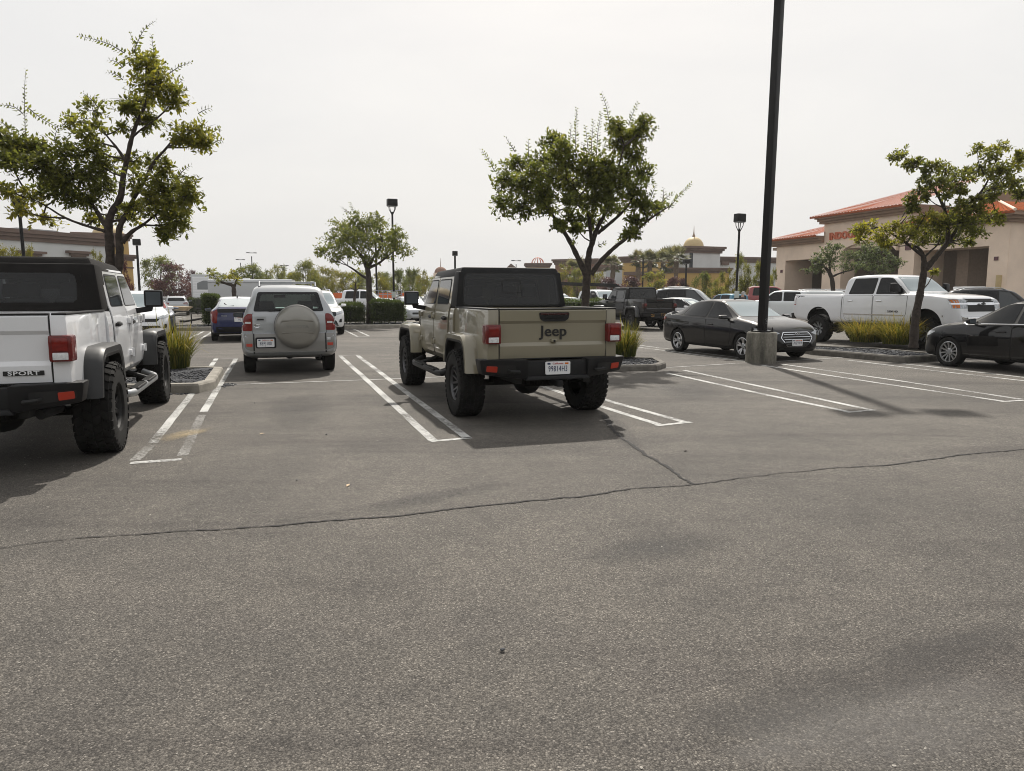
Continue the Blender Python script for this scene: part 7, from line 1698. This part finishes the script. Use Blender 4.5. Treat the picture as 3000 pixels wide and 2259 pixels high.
tree('tree', 'leaning small tree in the grass island before the lifted white pickup', 19.8, (1195, 1925),
  [L6((1195, 1900, .125), (1205, 1735, .105), (1254, 1505, .092), (1292, 1277, .085), (1283, 1176, .06), (1240, 1090, .035), (1170, 1070, .03)), L6((1300, 1290, .085), (1380, 1200, .07), (1425, 1141, .066), (1516, 1037, .06), (1500, 880, .05), (1480, 730, .042), (1400, 580, .032), (1320, 450, .022), (1240, 350, .012), (1100, 260, .006)),
   L6((1516, 1037, .05), (1600, 900, .042), (1740, 660, .036), (1830, 560, .028), (1900, 430, .018), (1960, 260, .010)), L6((1283, 1178, .045), (1128, 1050, .036), (980, 955, .024), (850, 900, .012)), L6((1300, 1170, .03), (1340, 1130, .025), (1420, 1062, .02), (1450, 960, .01)), L6((1770, 610, .02), (1890, 560, .015), (2000, 480, .01)), L6((1880, 470, .014), (1790, 320, .009), (1780, 200, .005)), L6((1460, 640, .018), (1560, 560, .012), (1640, 470, .006))],
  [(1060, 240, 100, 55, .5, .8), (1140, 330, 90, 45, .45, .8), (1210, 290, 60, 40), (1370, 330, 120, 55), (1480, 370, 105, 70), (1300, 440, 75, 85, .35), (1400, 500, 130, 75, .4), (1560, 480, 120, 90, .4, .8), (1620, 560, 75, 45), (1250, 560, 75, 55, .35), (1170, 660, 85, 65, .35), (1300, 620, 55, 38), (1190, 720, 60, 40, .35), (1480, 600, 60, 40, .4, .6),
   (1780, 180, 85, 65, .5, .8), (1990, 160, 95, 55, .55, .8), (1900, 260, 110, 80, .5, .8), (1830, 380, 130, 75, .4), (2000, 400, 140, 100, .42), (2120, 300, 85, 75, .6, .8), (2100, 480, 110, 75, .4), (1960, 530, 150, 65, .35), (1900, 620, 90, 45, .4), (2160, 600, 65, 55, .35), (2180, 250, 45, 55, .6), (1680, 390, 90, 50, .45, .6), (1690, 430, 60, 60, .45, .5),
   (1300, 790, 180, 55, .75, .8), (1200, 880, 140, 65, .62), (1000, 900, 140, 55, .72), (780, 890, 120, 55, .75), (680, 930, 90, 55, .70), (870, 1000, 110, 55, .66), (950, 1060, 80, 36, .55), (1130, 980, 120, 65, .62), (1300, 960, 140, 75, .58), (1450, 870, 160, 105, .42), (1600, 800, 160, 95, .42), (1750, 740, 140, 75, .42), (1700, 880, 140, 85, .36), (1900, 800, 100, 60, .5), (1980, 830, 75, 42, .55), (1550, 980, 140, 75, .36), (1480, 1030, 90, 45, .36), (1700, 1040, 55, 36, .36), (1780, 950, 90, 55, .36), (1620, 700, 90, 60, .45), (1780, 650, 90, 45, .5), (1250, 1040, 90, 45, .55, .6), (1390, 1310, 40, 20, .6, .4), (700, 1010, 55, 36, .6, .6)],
  [[(1100, 210), (1120, 170), (1140, 150)], [(970, 270), (950, 245)], [(1990, 120), (1985, 100)], [(2160, 230), (2200, 190)], [(1580, 380), (1600, 365)]],
  .108, 'leaf_a', nt=14.5, nl=10, org=(2300, 380), hueb=-.06, sc=s5, dd=.7)
s8 = 2.458
tree('tree', 'round headed tree between the two right hedges by a lamp post', 36.6, (1800, 962),
  [L6((1800, 955, .17), (1800, 800, .15), (1795, 640, .14), (1785, 575, .12), (1740, 480, .07), (1650, 400, .04)), L6((1795, 660, .08), (1740, 630, .06), (1690, 590, .05), (1640, 560, .03)), L6((1790, 580, .09), (1830, 500, .06), (1900, 400, .03)), L6((1800, 575, .08), (1870, 545, .06), (1910, 510, .04), (2000, 440, .02))],
  [(1600, 280, 110, 65), (1530, 440, 120, 55), (1580, 370, 120, 70), (1700, 250, 95, 75), (1800, 260, 110, 85), (1650, 480, 110, 60), (1750, 400, 130, 95), (1880, 350, 120, 95), (1900, 470, 110, 55), (2000, 340, 95, 75), (2050, 450, 75, 55), (1780, 510, 90, 45), (1560, 520, 55, 45), (1450, 460, 60, 35), (1720, 330, 120, 80), (1970, 420, 90, 60), (1650, 330, 90, 60), (1850, 230, 80, 50)],
  [[(1660, 190), (1600, 140)], [(1690, 190), (1660, 110)], [(2090, 470), (2140, 445)]], .15, 'leaf_b', nt=5.5, nl=9, org=(350, 550), sc=s8, dd=1.0, twigs=False)
tree('tree', 'small lopsided yellow green tree before the white trailer', 47, (830, 800),
  [L6((828, 830, .16), (825, 740, .14), (820, 700, .12), (760, 690, .08), (700, 660, .05)), L6((825, 720, .09), (840, 680, .06), (850, 640, .03))],
  [(670, 610, 45, 28, .5), (700, 640, 45, 25, .45), (740, 650, 40, 22, .4), (800, 630, 50, 32, .7), (840, 650, 45, 38, .6), (800, 600, 40, 18, .7), (860, 680, 25, 15, .5), (720, 690, 30, 14, .4), (650, 590, 25, 14, .4), (880, 610, 25, 30, .4)], [], .17, 'leaf_a', nt=3.2, nl=8, org=(350, 550), sc=s8, dd=.7, twigs=False)
tree('tree', 'thin young tree standing before the profile white pickup', 43, (1690, 860),
  [L6((1690, 880, .09), (1690, 800, .08), (1700, 740, .07), (1700, 690, .05)), L6((1698, 740, .04), (1660, 720, .02)), L6((1698, 745, .04), (1730, 720, .02))],
  [(1690, 610, 50, 30, .5), (1730, 640, 40, 30, .45), (1660, 650, 40, 24, .5), (1700, 690, 40, 25, .5), (1640, 620, 25, 20, .6)], [], .16, 'leaf_a', nt=3, nl=8, org=(350, 550), sc=s8, dd=.6, twigs=False)
tree('tree', 'small spreading olive tree left of the lifted pickup cab', 44, (2440, 880),
  [L6((2445, 870, .15), (2441, 830, .13), (2432, 800, .11), (2415, 780, .06), (2390, 770, .03)), L6((2436, 812, .07), (2460, 800, .05), (2500, 790, .03)), L6((2432, 800, .07), (2430, 770, .05), (2440, 745, .03))],
  [(2400, 760, 28, 20), (2440, 730, 32, 20), (2385, 785, 25, 14), (2480, 750, 28, 22), (2430, 765, 35, 22), (2475, 780, 28, 14), (2360, 790, 14, 10), (2415, 740, 24, 14), (2510, 775, 22, 14), (2460, 722, 20, 10), (2405, 795, 18, 9)], [], .15, 'leaf_g', nt=5, nl=9, org=(0, 0), sc=1, dd=.8, twigs=False)
tree('tree', 'denser olive tree directly behind the lifted pickup cab roof', 46, (2560, 880),
  [L6((2565, 870, .15), (2560, 830, .13), (2555, 800, .10)), L6((2558, 810, .06), (2590, 790, .04), (2620, 780, .02)), L6((2556, 805, .06), (2520, 785, .03))],
  [(2540, 725, 32, 18), (2580, 735, 34, 20), (2550, 755, 40, 22, .38), (2600, 760, 30, 20), (2520, 750, 24, 18), (2570, 785, 38, 18, .36), (2620, 780, 22, 16), (2530, 780, 24, 14), (2640, 765, 14, 12, .55), (2600, 795, 25, 10)], [], .15, 'leaf_g', nt=5, nl=9, org=(0, 0), sc=1, dd=.8, twigs=False)
BT = [('dark evergreen tree left of the purple tree', 466, 755, 120, 86, 'b'), ('spreading purple leaved tree behind the silver hatchback', 513, 768, 128, 70, 'p'), ('narrow purple tree left of the box truck', 562, 788, 52, 74, 'p'),
 ('dark round tree above the white trailer middle', 730, 777, 96, 78, 'b'), ('thin ragged tree above the right end of the trailer', 784, 792, 42, 80, 'a2'), ('green vase shaped tree right above the trailer tail', 830, 779, 62, 84, 'a2'), ('round green tree above the silver suv roof', 898, 766, 88, 72, 'a'), ('yellow green tree right of the silver suv roof', 968, 778, 90, 80, 'y'), ('broad yellow tree left of the middle tree trunk', 1010, 790, 84, 76, 'y'), ('yellowish round tree right of the middle tree trunk', 1110, 800, 66, 74, 'y2'), ('dark green tree right of the black lamp post', 1172, 788, 52, 72, 'b2'), ('dark branching tree above the right hedge', 1205, 786, 58, 76, 'b2'), ('pale open tree by the tan pickup cab', 1232, 790, 46, 96, 'y2'), ('low tree far behind the lamp post sign', 1140, 812, 44, 110, 'a'), ('low tree far behind the silver suv', 860, 806, 60, 108, 'a'), ('low olive tree far behind the trailer', 690, 800, 60, 104, 'b2'), ('low tree far left of the tan pickup mirror', 1262, 812, 44, 120, 'a2'), ('hazy low tree far off above the profile pickup', 1060, 815, 60, 120, 'b2'), ('hazy low tree far off above the white suv', 940, 812, 50, 116, 'b'), ('hazy tree in the farthest line above the trailer roof', 770, 808, 50, 118, 'b'), ('hazy tree in the farthest line by the round tree', 915, 805, 50, 126, 'a'), ('hazy tree in the farthest line by the middle trunk', 1080, 812, 44, 128, 'a2'), ('hazy tree in the farthest line by the tan pickup', 1290, 815, 50, 130, 'b2'), ('hazy tree above the tan pickup roof edge', 1245, 820, 60, 132, 'a'),
 ('low leafy tree filling the gap left of the trailer tail', 812, 802, 56, 100, 'b'), ('low leafy tree right of the trailer tail', 866, 798, 56, 98, 'b2'), ('mid green tree behind the round tree', 925, 792, 64, 104, 'a'), ('mid green tree far behind the middle tree', 1048, 796, 64, 108, 'b'), ('broad low tree far right of the middle trunk', 1140, 800, 70, 118, 'b'), ('broad low tree far behind the right hedge', 1215, 806, 70, 116, 'a'), ('low dark tree beyond the purple tree', 590, 800, 60, 110, 'b2'), ('low dark tree beyond the box truck top', 640, 800, 70, 112, 'b'), ('low tree in the last row over the trailer', 740, 806, 70, 122, 'b'),
 ('reddish sparse tree in front of the brick shop', 1650, 775, 58, 92, 'y2'), ('bright green tree right of the big trunk', 1752, 788, 70, 88, 'y'), ('green leafy tree left of the big trunk', 1690, 790, 50, 84, 'a'),
 ('thin dark tree before the yellow shop front', 2060, 798, 64, 56, 'b2'), ('dark low tree right of the thin one before the yellow shop', 2105, 800, 44, 60, 'a2'), ('sparse yellow green tree left of the right lamp post', 2140, 790, 40, 66, 'y2'), ('taller sparse tree right of the right lamp post', 2175, 748, 56, 64, 'a2'), ('green tree half hidden by the tall square pole', 2225, 772, 60, 56, 'a'), ('small tree peeking right of the tall square pole', 2262, 790, 30, 60, 'a2'),
 ('yellow green tree before the white shop at the left edge', 22, 712, 110, 46, 'y'), ('small yellow green tree left of the left lamp post', 84, 714, 52, 50, 'y'), ('bare looking brown shrub tree before the white shop', 288, 738, 52, 40, 'y2'), ('small purple tree before the tan corner tower', 366, 758, 52, 34, 'p')]
for lb_, px, yt, wd, D, k in BT: bgtree(lb_, px, yt, wd, D, k)
for lb_, px, yt, wd, D, k in [('bright yellow green round bush before the palms', 1916, 798, 84, 80, 'bush'), ('purple leaved bush below the left palm', 1788, 815, 90, 84, 'pb'), ('purple leaved bush left of the yellow green bush', 1855, 812, 90, 84, 'pb'), ('purple leaved bush right of the yellow green bush', 1965, 815, 70, 83, 'pb'), ('purple leaved bush farthest right by the yellow shop', 2005, 818, 60, 84, 'pb'), ('dark green bush before the white wing', 2120, 842, 60, 90, 'bush'), ('small bush under the yellow shop right end', 2190, 846, 60, 90, 'bush')]:
    bgtree(lb_, px, yt, wd, D, k, 'bush', 'shrubs before the distant shops', 'bush')
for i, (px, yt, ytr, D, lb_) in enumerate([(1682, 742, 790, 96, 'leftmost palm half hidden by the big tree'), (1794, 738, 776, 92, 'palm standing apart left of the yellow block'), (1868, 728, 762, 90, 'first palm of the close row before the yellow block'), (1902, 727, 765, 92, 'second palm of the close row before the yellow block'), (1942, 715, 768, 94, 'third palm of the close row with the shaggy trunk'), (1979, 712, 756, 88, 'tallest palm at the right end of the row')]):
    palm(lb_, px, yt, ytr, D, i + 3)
# ------------------------------------------------------------------ hedges and grasses
def on_strip(px, back, w): 
    k = (px - CX) / F; p = k0 + kn * back; s = (k * p.y - p.x) / (kd.x - k * kd.y); return p + kd * s
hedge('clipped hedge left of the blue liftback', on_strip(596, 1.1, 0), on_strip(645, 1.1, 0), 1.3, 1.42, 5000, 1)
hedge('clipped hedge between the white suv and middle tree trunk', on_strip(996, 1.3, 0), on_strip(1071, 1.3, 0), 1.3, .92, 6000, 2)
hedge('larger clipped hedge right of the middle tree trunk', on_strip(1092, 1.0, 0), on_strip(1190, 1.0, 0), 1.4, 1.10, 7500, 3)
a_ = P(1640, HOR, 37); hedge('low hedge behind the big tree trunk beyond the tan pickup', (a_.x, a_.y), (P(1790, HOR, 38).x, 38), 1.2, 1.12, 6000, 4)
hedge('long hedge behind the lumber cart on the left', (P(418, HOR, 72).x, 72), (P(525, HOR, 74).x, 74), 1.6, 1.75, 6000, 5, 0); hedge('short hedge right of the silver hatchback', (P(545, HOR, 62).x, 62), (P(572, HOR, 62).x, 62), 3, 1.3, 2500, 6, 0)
gL = g0(512, 1098)
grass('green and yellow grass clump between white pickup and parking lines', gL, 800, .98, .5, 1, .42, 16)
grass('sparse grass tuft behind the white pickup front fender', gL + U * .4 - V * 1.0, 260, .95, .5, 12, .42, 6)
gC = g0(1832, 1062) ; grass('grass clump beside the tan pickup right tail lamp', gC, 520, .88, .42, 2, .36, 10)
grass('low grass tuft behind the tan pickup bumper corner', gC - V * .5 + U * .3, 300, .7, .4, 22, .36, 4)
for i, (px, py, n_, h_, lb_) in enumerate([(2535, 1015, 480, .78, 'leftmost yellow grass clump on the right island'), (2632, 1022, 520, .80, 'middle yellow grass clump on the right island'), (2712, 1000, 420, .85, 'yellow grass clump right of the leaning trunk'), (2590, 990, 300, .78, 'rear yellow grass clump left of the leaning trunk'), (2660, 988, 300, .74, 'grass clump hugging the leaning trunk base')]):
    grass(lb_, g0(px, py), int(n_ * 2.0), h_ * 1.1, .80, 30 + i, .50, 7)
# ------------------------------------------------------------------ people and carts
def person(label, pos, rz, J, cloth, hair, sc=1.0):
    t = thing('person', label, 'person', (pos[0], pos[1], 0), rz)
    me = bpy.data.meshes.new('body'); names = list(J['p']); me.from_pydata([J['p'][k][:3] for k in names], [(names.index(a), names.index(b)) for a, b in J['e']], [])
    o = link('body', me); md = o.modifiers.new('s', 'SKIN'); 
    if not me.skin_vertices: me.skin_vertices.new()
    for i, k in enumerate(names): r_ = J['p'][k][3]; me.skin_vertices[0].data[i].radius = (r_, r_); me.skin_vertices[0].data[i].use_root = (k == 'pelvis')
    sb = o.modifiers.new('u', 'SUBSURF'); sb.levels = sb.render_levels = 1
    dg = bpy.context.evaluated_depsgraph_get(); m2 = bpy.data.meshes.new_from_object(o.evaluated_get(dg)); bpy.data.objects.remove(o)
    m2.materials.clear(); [m2.materials.append(M[k]) for k in ('skin', cloth[0], cloth[1], 'under')]
    for p in m2.polygons:
        c = p.center; p.material_index = 0 if c.z > 1.46 or (abs(c.y) > .30 and c.z < 1.12 and c.z > .6) or (c.x > .30 and c.z > .7) else 1 if c.z > .96 else 2 if c.z > .10 else 3; p.use_smooth = True
    link('body', m2, t)
    hb = MB().lathe([(.001, 1.755), (.07, 1.74), (.105, 1.69), (.112, 1.63), (.10, 1.57)], 16, 'z', (-.012, 0, 0)) if hair[1] == 's' else MB().lathe([(.001, 1.76), (.08, 1.745), (.118, 1.69), (.125, 1.60), (.13, 1.48), (.11, 1.40)], 16, 'z', (-.03, 0, 0))
    obj('hair', hb, M[hair[0]], t, 60); return t
st = dict(pelvis=(0, 0, .96, .15), waist=(0, 0, 1.12, .14), chest=(0, 0, 1.33, .16), neck=(.01, 0, 1.49, .06), head=(.02, 0, 1.62, .10), crown=(.02, 0, 1.71, .075), shl=(0, .18, 1.42, .065), ell=(.04, .26, 1.16, .045), wrl=(.18, .24, .98, .035), hal=(.24, .22, .93, .038), shr=(0, -.18, 1.42, .065), elr=(.04, -.26, 1.16, .045), wrr=(.18, -.24, .98, .035), har=(.24, -.22, .93, .038), hil=(0, .09, .90, .10), knl=(.03, .10, .50, .065), anl=(-.02, .10, .10, .045), tol=(.12, .11, .04, .04), hir=(0, -.09, .90, .10), knr=(.06, -.10, .50, .065), anr=(.04, -.10, .10, .045), tor=(.18, -.11, .04, .04))
ed = [('pelvis', 'waist'), ('waist', 'chest'), ('chest', 'neck'), ('neck', 'head'), ('head', 'crown'), ('chest', 'shl'), ('shl', 'ell'), ('ell', 'wrl'), ('wrl', 'hal'), ('chest', 'shr'), ('shr', 'elr'), ('elr', 'wrr'), ('wrr', 'har'), ('pelvis', 'hil'), ('hil', 'knl'), ('knl', 'anl'), ('anl', 'tol'), ('pelvis', 'hir'), ('hir', 'knr'), ('knr', 'anr'), ('anr', 'tor')]
p = P(383, HOR, 43); person('person with long fair hair in dark top pushing an orange lumber cart', p, -.3, dict(p=st, e=ed), ('shirtdark', 'denim'), ('hairblond', 'l'))
p = P(2177, HOR, 40); person('grey haired man standing beside the teal pickup', p, 2.6, dict(p=st, e=ed), ('shirtdark', 'denim'), ('hairgrey', 's'))
p = P(402, HOR, 41.5); ct = thing('lumber_cart', 'orange flatbed lumber cart with an upright rail frame', 'cart', (p.x, p.y, 0), -.1)
obj('frame', MB().tube([(-.65, -.3, .3), (-.65, -.3, 1.35), (-.65, .3, 1.35), (-.65, .3, .3)], .03, 8).tube([(.1, -.3, .3), (.1, -.3, 1.15), (.1, .3, 1.15), (.1, .3, .3)], .03, 8).tube([(.3, -.3, .3), (.3, -.3, 1.0), (.3, .3, 1.0), (.3, .3, .3)], .03, 8).tube([(-.65, -.3, 1.35), (.1, -.3, 1.15), (.3, -.3, 1.0)], .025, 8), M['orange'], ct)
obj('deck', MB().box(-.7, .7, -.33, .33, .24, .31, .02), M['orange'], ct)
for x in (-.55, .55):
    for y in (-.27, .27): w_ = MB().lathe([(.02, -.03), (.11, -.03), (.12, 0), (.11, .03), (.02, .03)], 16, 'y'); o_ = obj('wheel', w_, M['rubber'], ct); o_.location = (x, y, .12)
lb_ = thing('lumber_bundle', 'bundle of pale boards lying across the orange cart', 'lumber', (p.x, p.y, 0), -.16)
for k in range(4):
    o_ = obj('board', MB().box(-.9, 2.95, -.22, .22, .80 + k * .055, .845 + k * .055, .006), M['wood'], lb_); o_.rotation_euler = (0, .035, .012 * k); o_.location.x = .06 * k
# orange rack boards and cage cart by the lamp post
for i, (px, D, w_, lb2) in enumerate([(1133, 62, 1.6, 'orange rack board left of the lamp post sign'), (1194, 62, 1.2, 'orange rack board right of the lamp post sign'), (1212, 62, .9, 'rightmost orange rack board behind the silver sedan'), (990, 60, .8, 'small orange rack board behind the hedge left of the profile pickup')]):
    p = P(px, HOR, D); t = thing('barrier', lb2, 'barrier', (p.x, p.y, 0), -.2, 'orange barriers around the cart corral'); obj('board', MB().box(-w_ / 2, w_ / 2, -.03, .03, 1.0, 1.75, .02), M['orange'], t)
    for s in (-1, 1): obj('leg', MB().tube([(s * w_ * .42, .04, 0), (s * w_ * .42, .04, 1.2)], .04, 6), M['steel'], t)
p = P(1150, HOR, 55); t = thing('cage_trailer', 'grey wire cage trailer behind the lamp post sign', 'trailer', (p.x, p.y, 0), -.3)
mb = MB()
for x in np.linspace(-1.3, 1.3, 7): mb.tube([(x, -.8, .5), (x * .85, -.8, 1.9)], .035, 6)
for z_ in (.6, .95, 1.3, 1.6, 1.9): mb.tube([(-1.3 + .1 * z_, -.8, z_), (1.3 - .1 * z_, -.8, z_)], .03, 6)
obj('cage', mb, M['steel'], t); obj('panel', MB().box(-1.2, 1.2, -.75, -.72, .6, 1.25, .01), M['steel'], t); obj('bed', MB().box(-1.35, 1.35, -.85, .85, .42, .52, .02), M['under'], t)
for s in (-1, 1): wheel(t, 0, s * .9, .34, .2, .19, 'five')
# overhead pipe racks beyond the big tree
p = P(1700, HOR, 60); t = thing('pipe_rack', 'long black overhead pipe rack behind the big tree trunk', 'rack', (p.x, p.y, 0), .12); mb = MB()
for y in (-.5, 0, .5): mb.tube([(-1.9, y, 2.5 + y * .2), (3.2, y, 2.35 + y * .2)], .05, 6)
obj('rail', mb, M['post'], t); 
for x in (-1.6, 2.8): obj('leg', MB().tube([(x, 0, 0), (x, 0, 2.5)], .06, 6), M['post'], t)
# small litter on the asphalt
for i, (x, y, k, lb2) in enumerate([(705, 941, 'stone', 'dark pebble on the asphalt between the line pairs'), (566, 938, 'leafl', 'small fallen tan leaf on the asphalt left of the pebble'), (550, 872, 'stone', 'dark pebble near the left line pair'), (752, 1050, 'leafl', 'tiny tan leaf above the long crack'), (641, 1040, 'stone', 'small dark chip left of the tan leaf'), (1085, 1408, 'stone', 'grey pebble alone in the near foreground'), (1480, 975, 'leafl', 'pale scrap above the crack fork')]):
    g_ = q(x, y); rr = random.Random(i)
    if k == 'stone': v, f = STN[i % 6]; mb = MB().add([tuple(np.array(c_) * .012) for c_ in v], f); o_ = obj('pebble', mb, M['stone'], None, 0, fix=False); cat_ = 'pebble'
    else:
        mb = MB().add([(-.035, 0, .003), (0, .014, .012), (.04, .002, .006), (0, -.013, .008), (0, 0, .004)], [(0, 4, 1), (4, 2, 1), (0, 3, 4), (4, 3, 2)]); o_ = obj('fallen_leaf', mb, M['wood'] if i != 6 else M['bark'], None, 0, fix=False); cat_ = 'leaf'
    o_.location = (g_.x, g_.y, .012 if k == 'stone' else .002); o_.rotation_euler.z = rr.uniform(0, 6); tag(o_, lb2, cat_)

# unseen tree belt added behind the camera to darken reflections in paint and glass
rw = np.random.default_rng(5); LVw = Leaves(); N_w = 9000; an = rw.uniform(R(100), R(260), N_w); rd = rw.uniform(55, 66, N_w); hh = (6.5 + 2.5 * np.sin(an * 23) + 1.5 * np.sin(an * 51 + 1)) * rw.random(N_w) ** .7
LVw.add(np.stack([np.sin(an) * rd, np.cos(an) * rd, hh], 1), rw.normal(size=(N_w, 3)), rw.normal(size=(N_w, 3)), rw.uniform(1.2, 2.4, N_w), rw.uniform(.8, 1.5, N_w), rw.uniform(.2, .7, N_w))
tag(link('reflection_woods', LVw.mesh('reflection_woods', M['leaf_b'])), 'unseen belt of trees added behind the camera to darken reflections', kind='stuff')

# ------------------------------------------------------------------ light, sky, camera
SUN_EL, SUN_AZ = R(49), R(5)
sd_ = Vector((sin(SUN_AZ) * cos(SUN_EL), cos(SUN_AZ) * cos(SUN_EL), sin(SUN_EL)))
ld = bpy.data.lights.new('sun', 'SUN'); ld.energy = 4.5; ld.angle = R(1.2); ld.color = (1, .945, .86)
lo = bpy.data.objects.new('sun', ld); COL.objects.link(lo); lo.rotation_euler = (-sd_).to_track_quat('-Z', 'Y').to_euler(); lo.location = (0, 0, 60)
w = bpy.data.worlds.new('World'); SC.world = w; w.use_nodes = True; n = w.node_tree.nodes; l = w.node_tree.links; bg = n['Background']
sk = n.new('ShaderNodeTexSky'); sk.sky_type = 'NISHITA'; sk.sun_disc = False; sk.sun_elevation = SUN_EL; sk.sun_rotation = SUN_AZ; sk.dust_density = 8; sk.air_density = 1.2; sk.ozone_density = 1
mx = n.new('ShaderNodeMix'); mx.data_type = 'RGBA'; mx.inputs[0].default_value = .88; l.new(sk.outputs[0], mx.inputs[6])
mx.inputs[7].default_value = (7.9, 7.88, 7.83, 1); tc = n.new('ShaderNodeTexCoord'); mp = n.new('ShaderNodeMapping'); mp.inputs['Scale'].default_value = (1, 1, 3.5); l.new(tc.outputs['Generated'], mp.inputs[0]); nz = noise(n, l, 1.6, 5, .6, vec=mp.outputs[0], dist=.5); rr = ramp(n, [(.3, (.955, .955, .96)), (.7, (1.035, 1.03, 1.02))]); l.new(nz.outputs['Fac'], rr.inputs[0]); ml = n.new('ShaderNodeMix'); ml.data_type = 'RGBA'; ml.blend_type = 'MULTIPLY'; ml.inputs[0].default_value = 1; l.new(mx.outputs[2], ml.inputs[6]); l.new(rr.outputs[0], ml.inputs[7]); l.new(ml.outputs[2], bg.inputs[0]); bg.inputs[1].default_value = .105
cd = bpy.data.cameras.new('camera'); cd.sensor_width = 36; cd.lens = 36 * F / 3000; cd.clip_end = 9000; cd.clip_start = .05
co = bpy.data.objects.new('camera', cd); COL.objects.link(co); co.location = (0, 0, CAMH); co.rotation_euler = (pi / 2 - PITCH, 0, 0); SC.camera = co
SC.view_settings.view_transform = 'Standard'; SC.view_settings.look = 'None'; SC.view_settings.exposure = .08; SC.view_settings.gamma = 1
SC.cycles.use_denoising = True; SC.cycles.denoising_prefilter = 'ACCURATE'; SC.cycles.filter_width = 1.0; SC.cycles.sample_clamp_indirect = 4; SC.cycles.max_bounces = 6; SC.cycles.transparent_max_bounces = 24
# smoky summer air
m = bpy.data.materials.new('haze_air'); m.use_nodes = True; n = m.node_tree.nodes; l = m.node_tree.links; n.remove(n['Principled BSDF']); pv = n.new('ShaderNodeVolumePrincipled'); pv.inputs['Color'].default_value = (.92, .92, .91, 1); pv.inputs['Density'].default_value = .00035; pv.inputs['Anisotropy'].default_value = .3; l.new(pv.outputs[0], n['Material Output'].inputs['Volume'])
hz = MB().box(-260, 260, -120, 420, -1, 22); o_ = obj('haze', hz, m, None, 0); tag(o_, 'thin smoky haze hanging over the whole car park', kind='stuff')
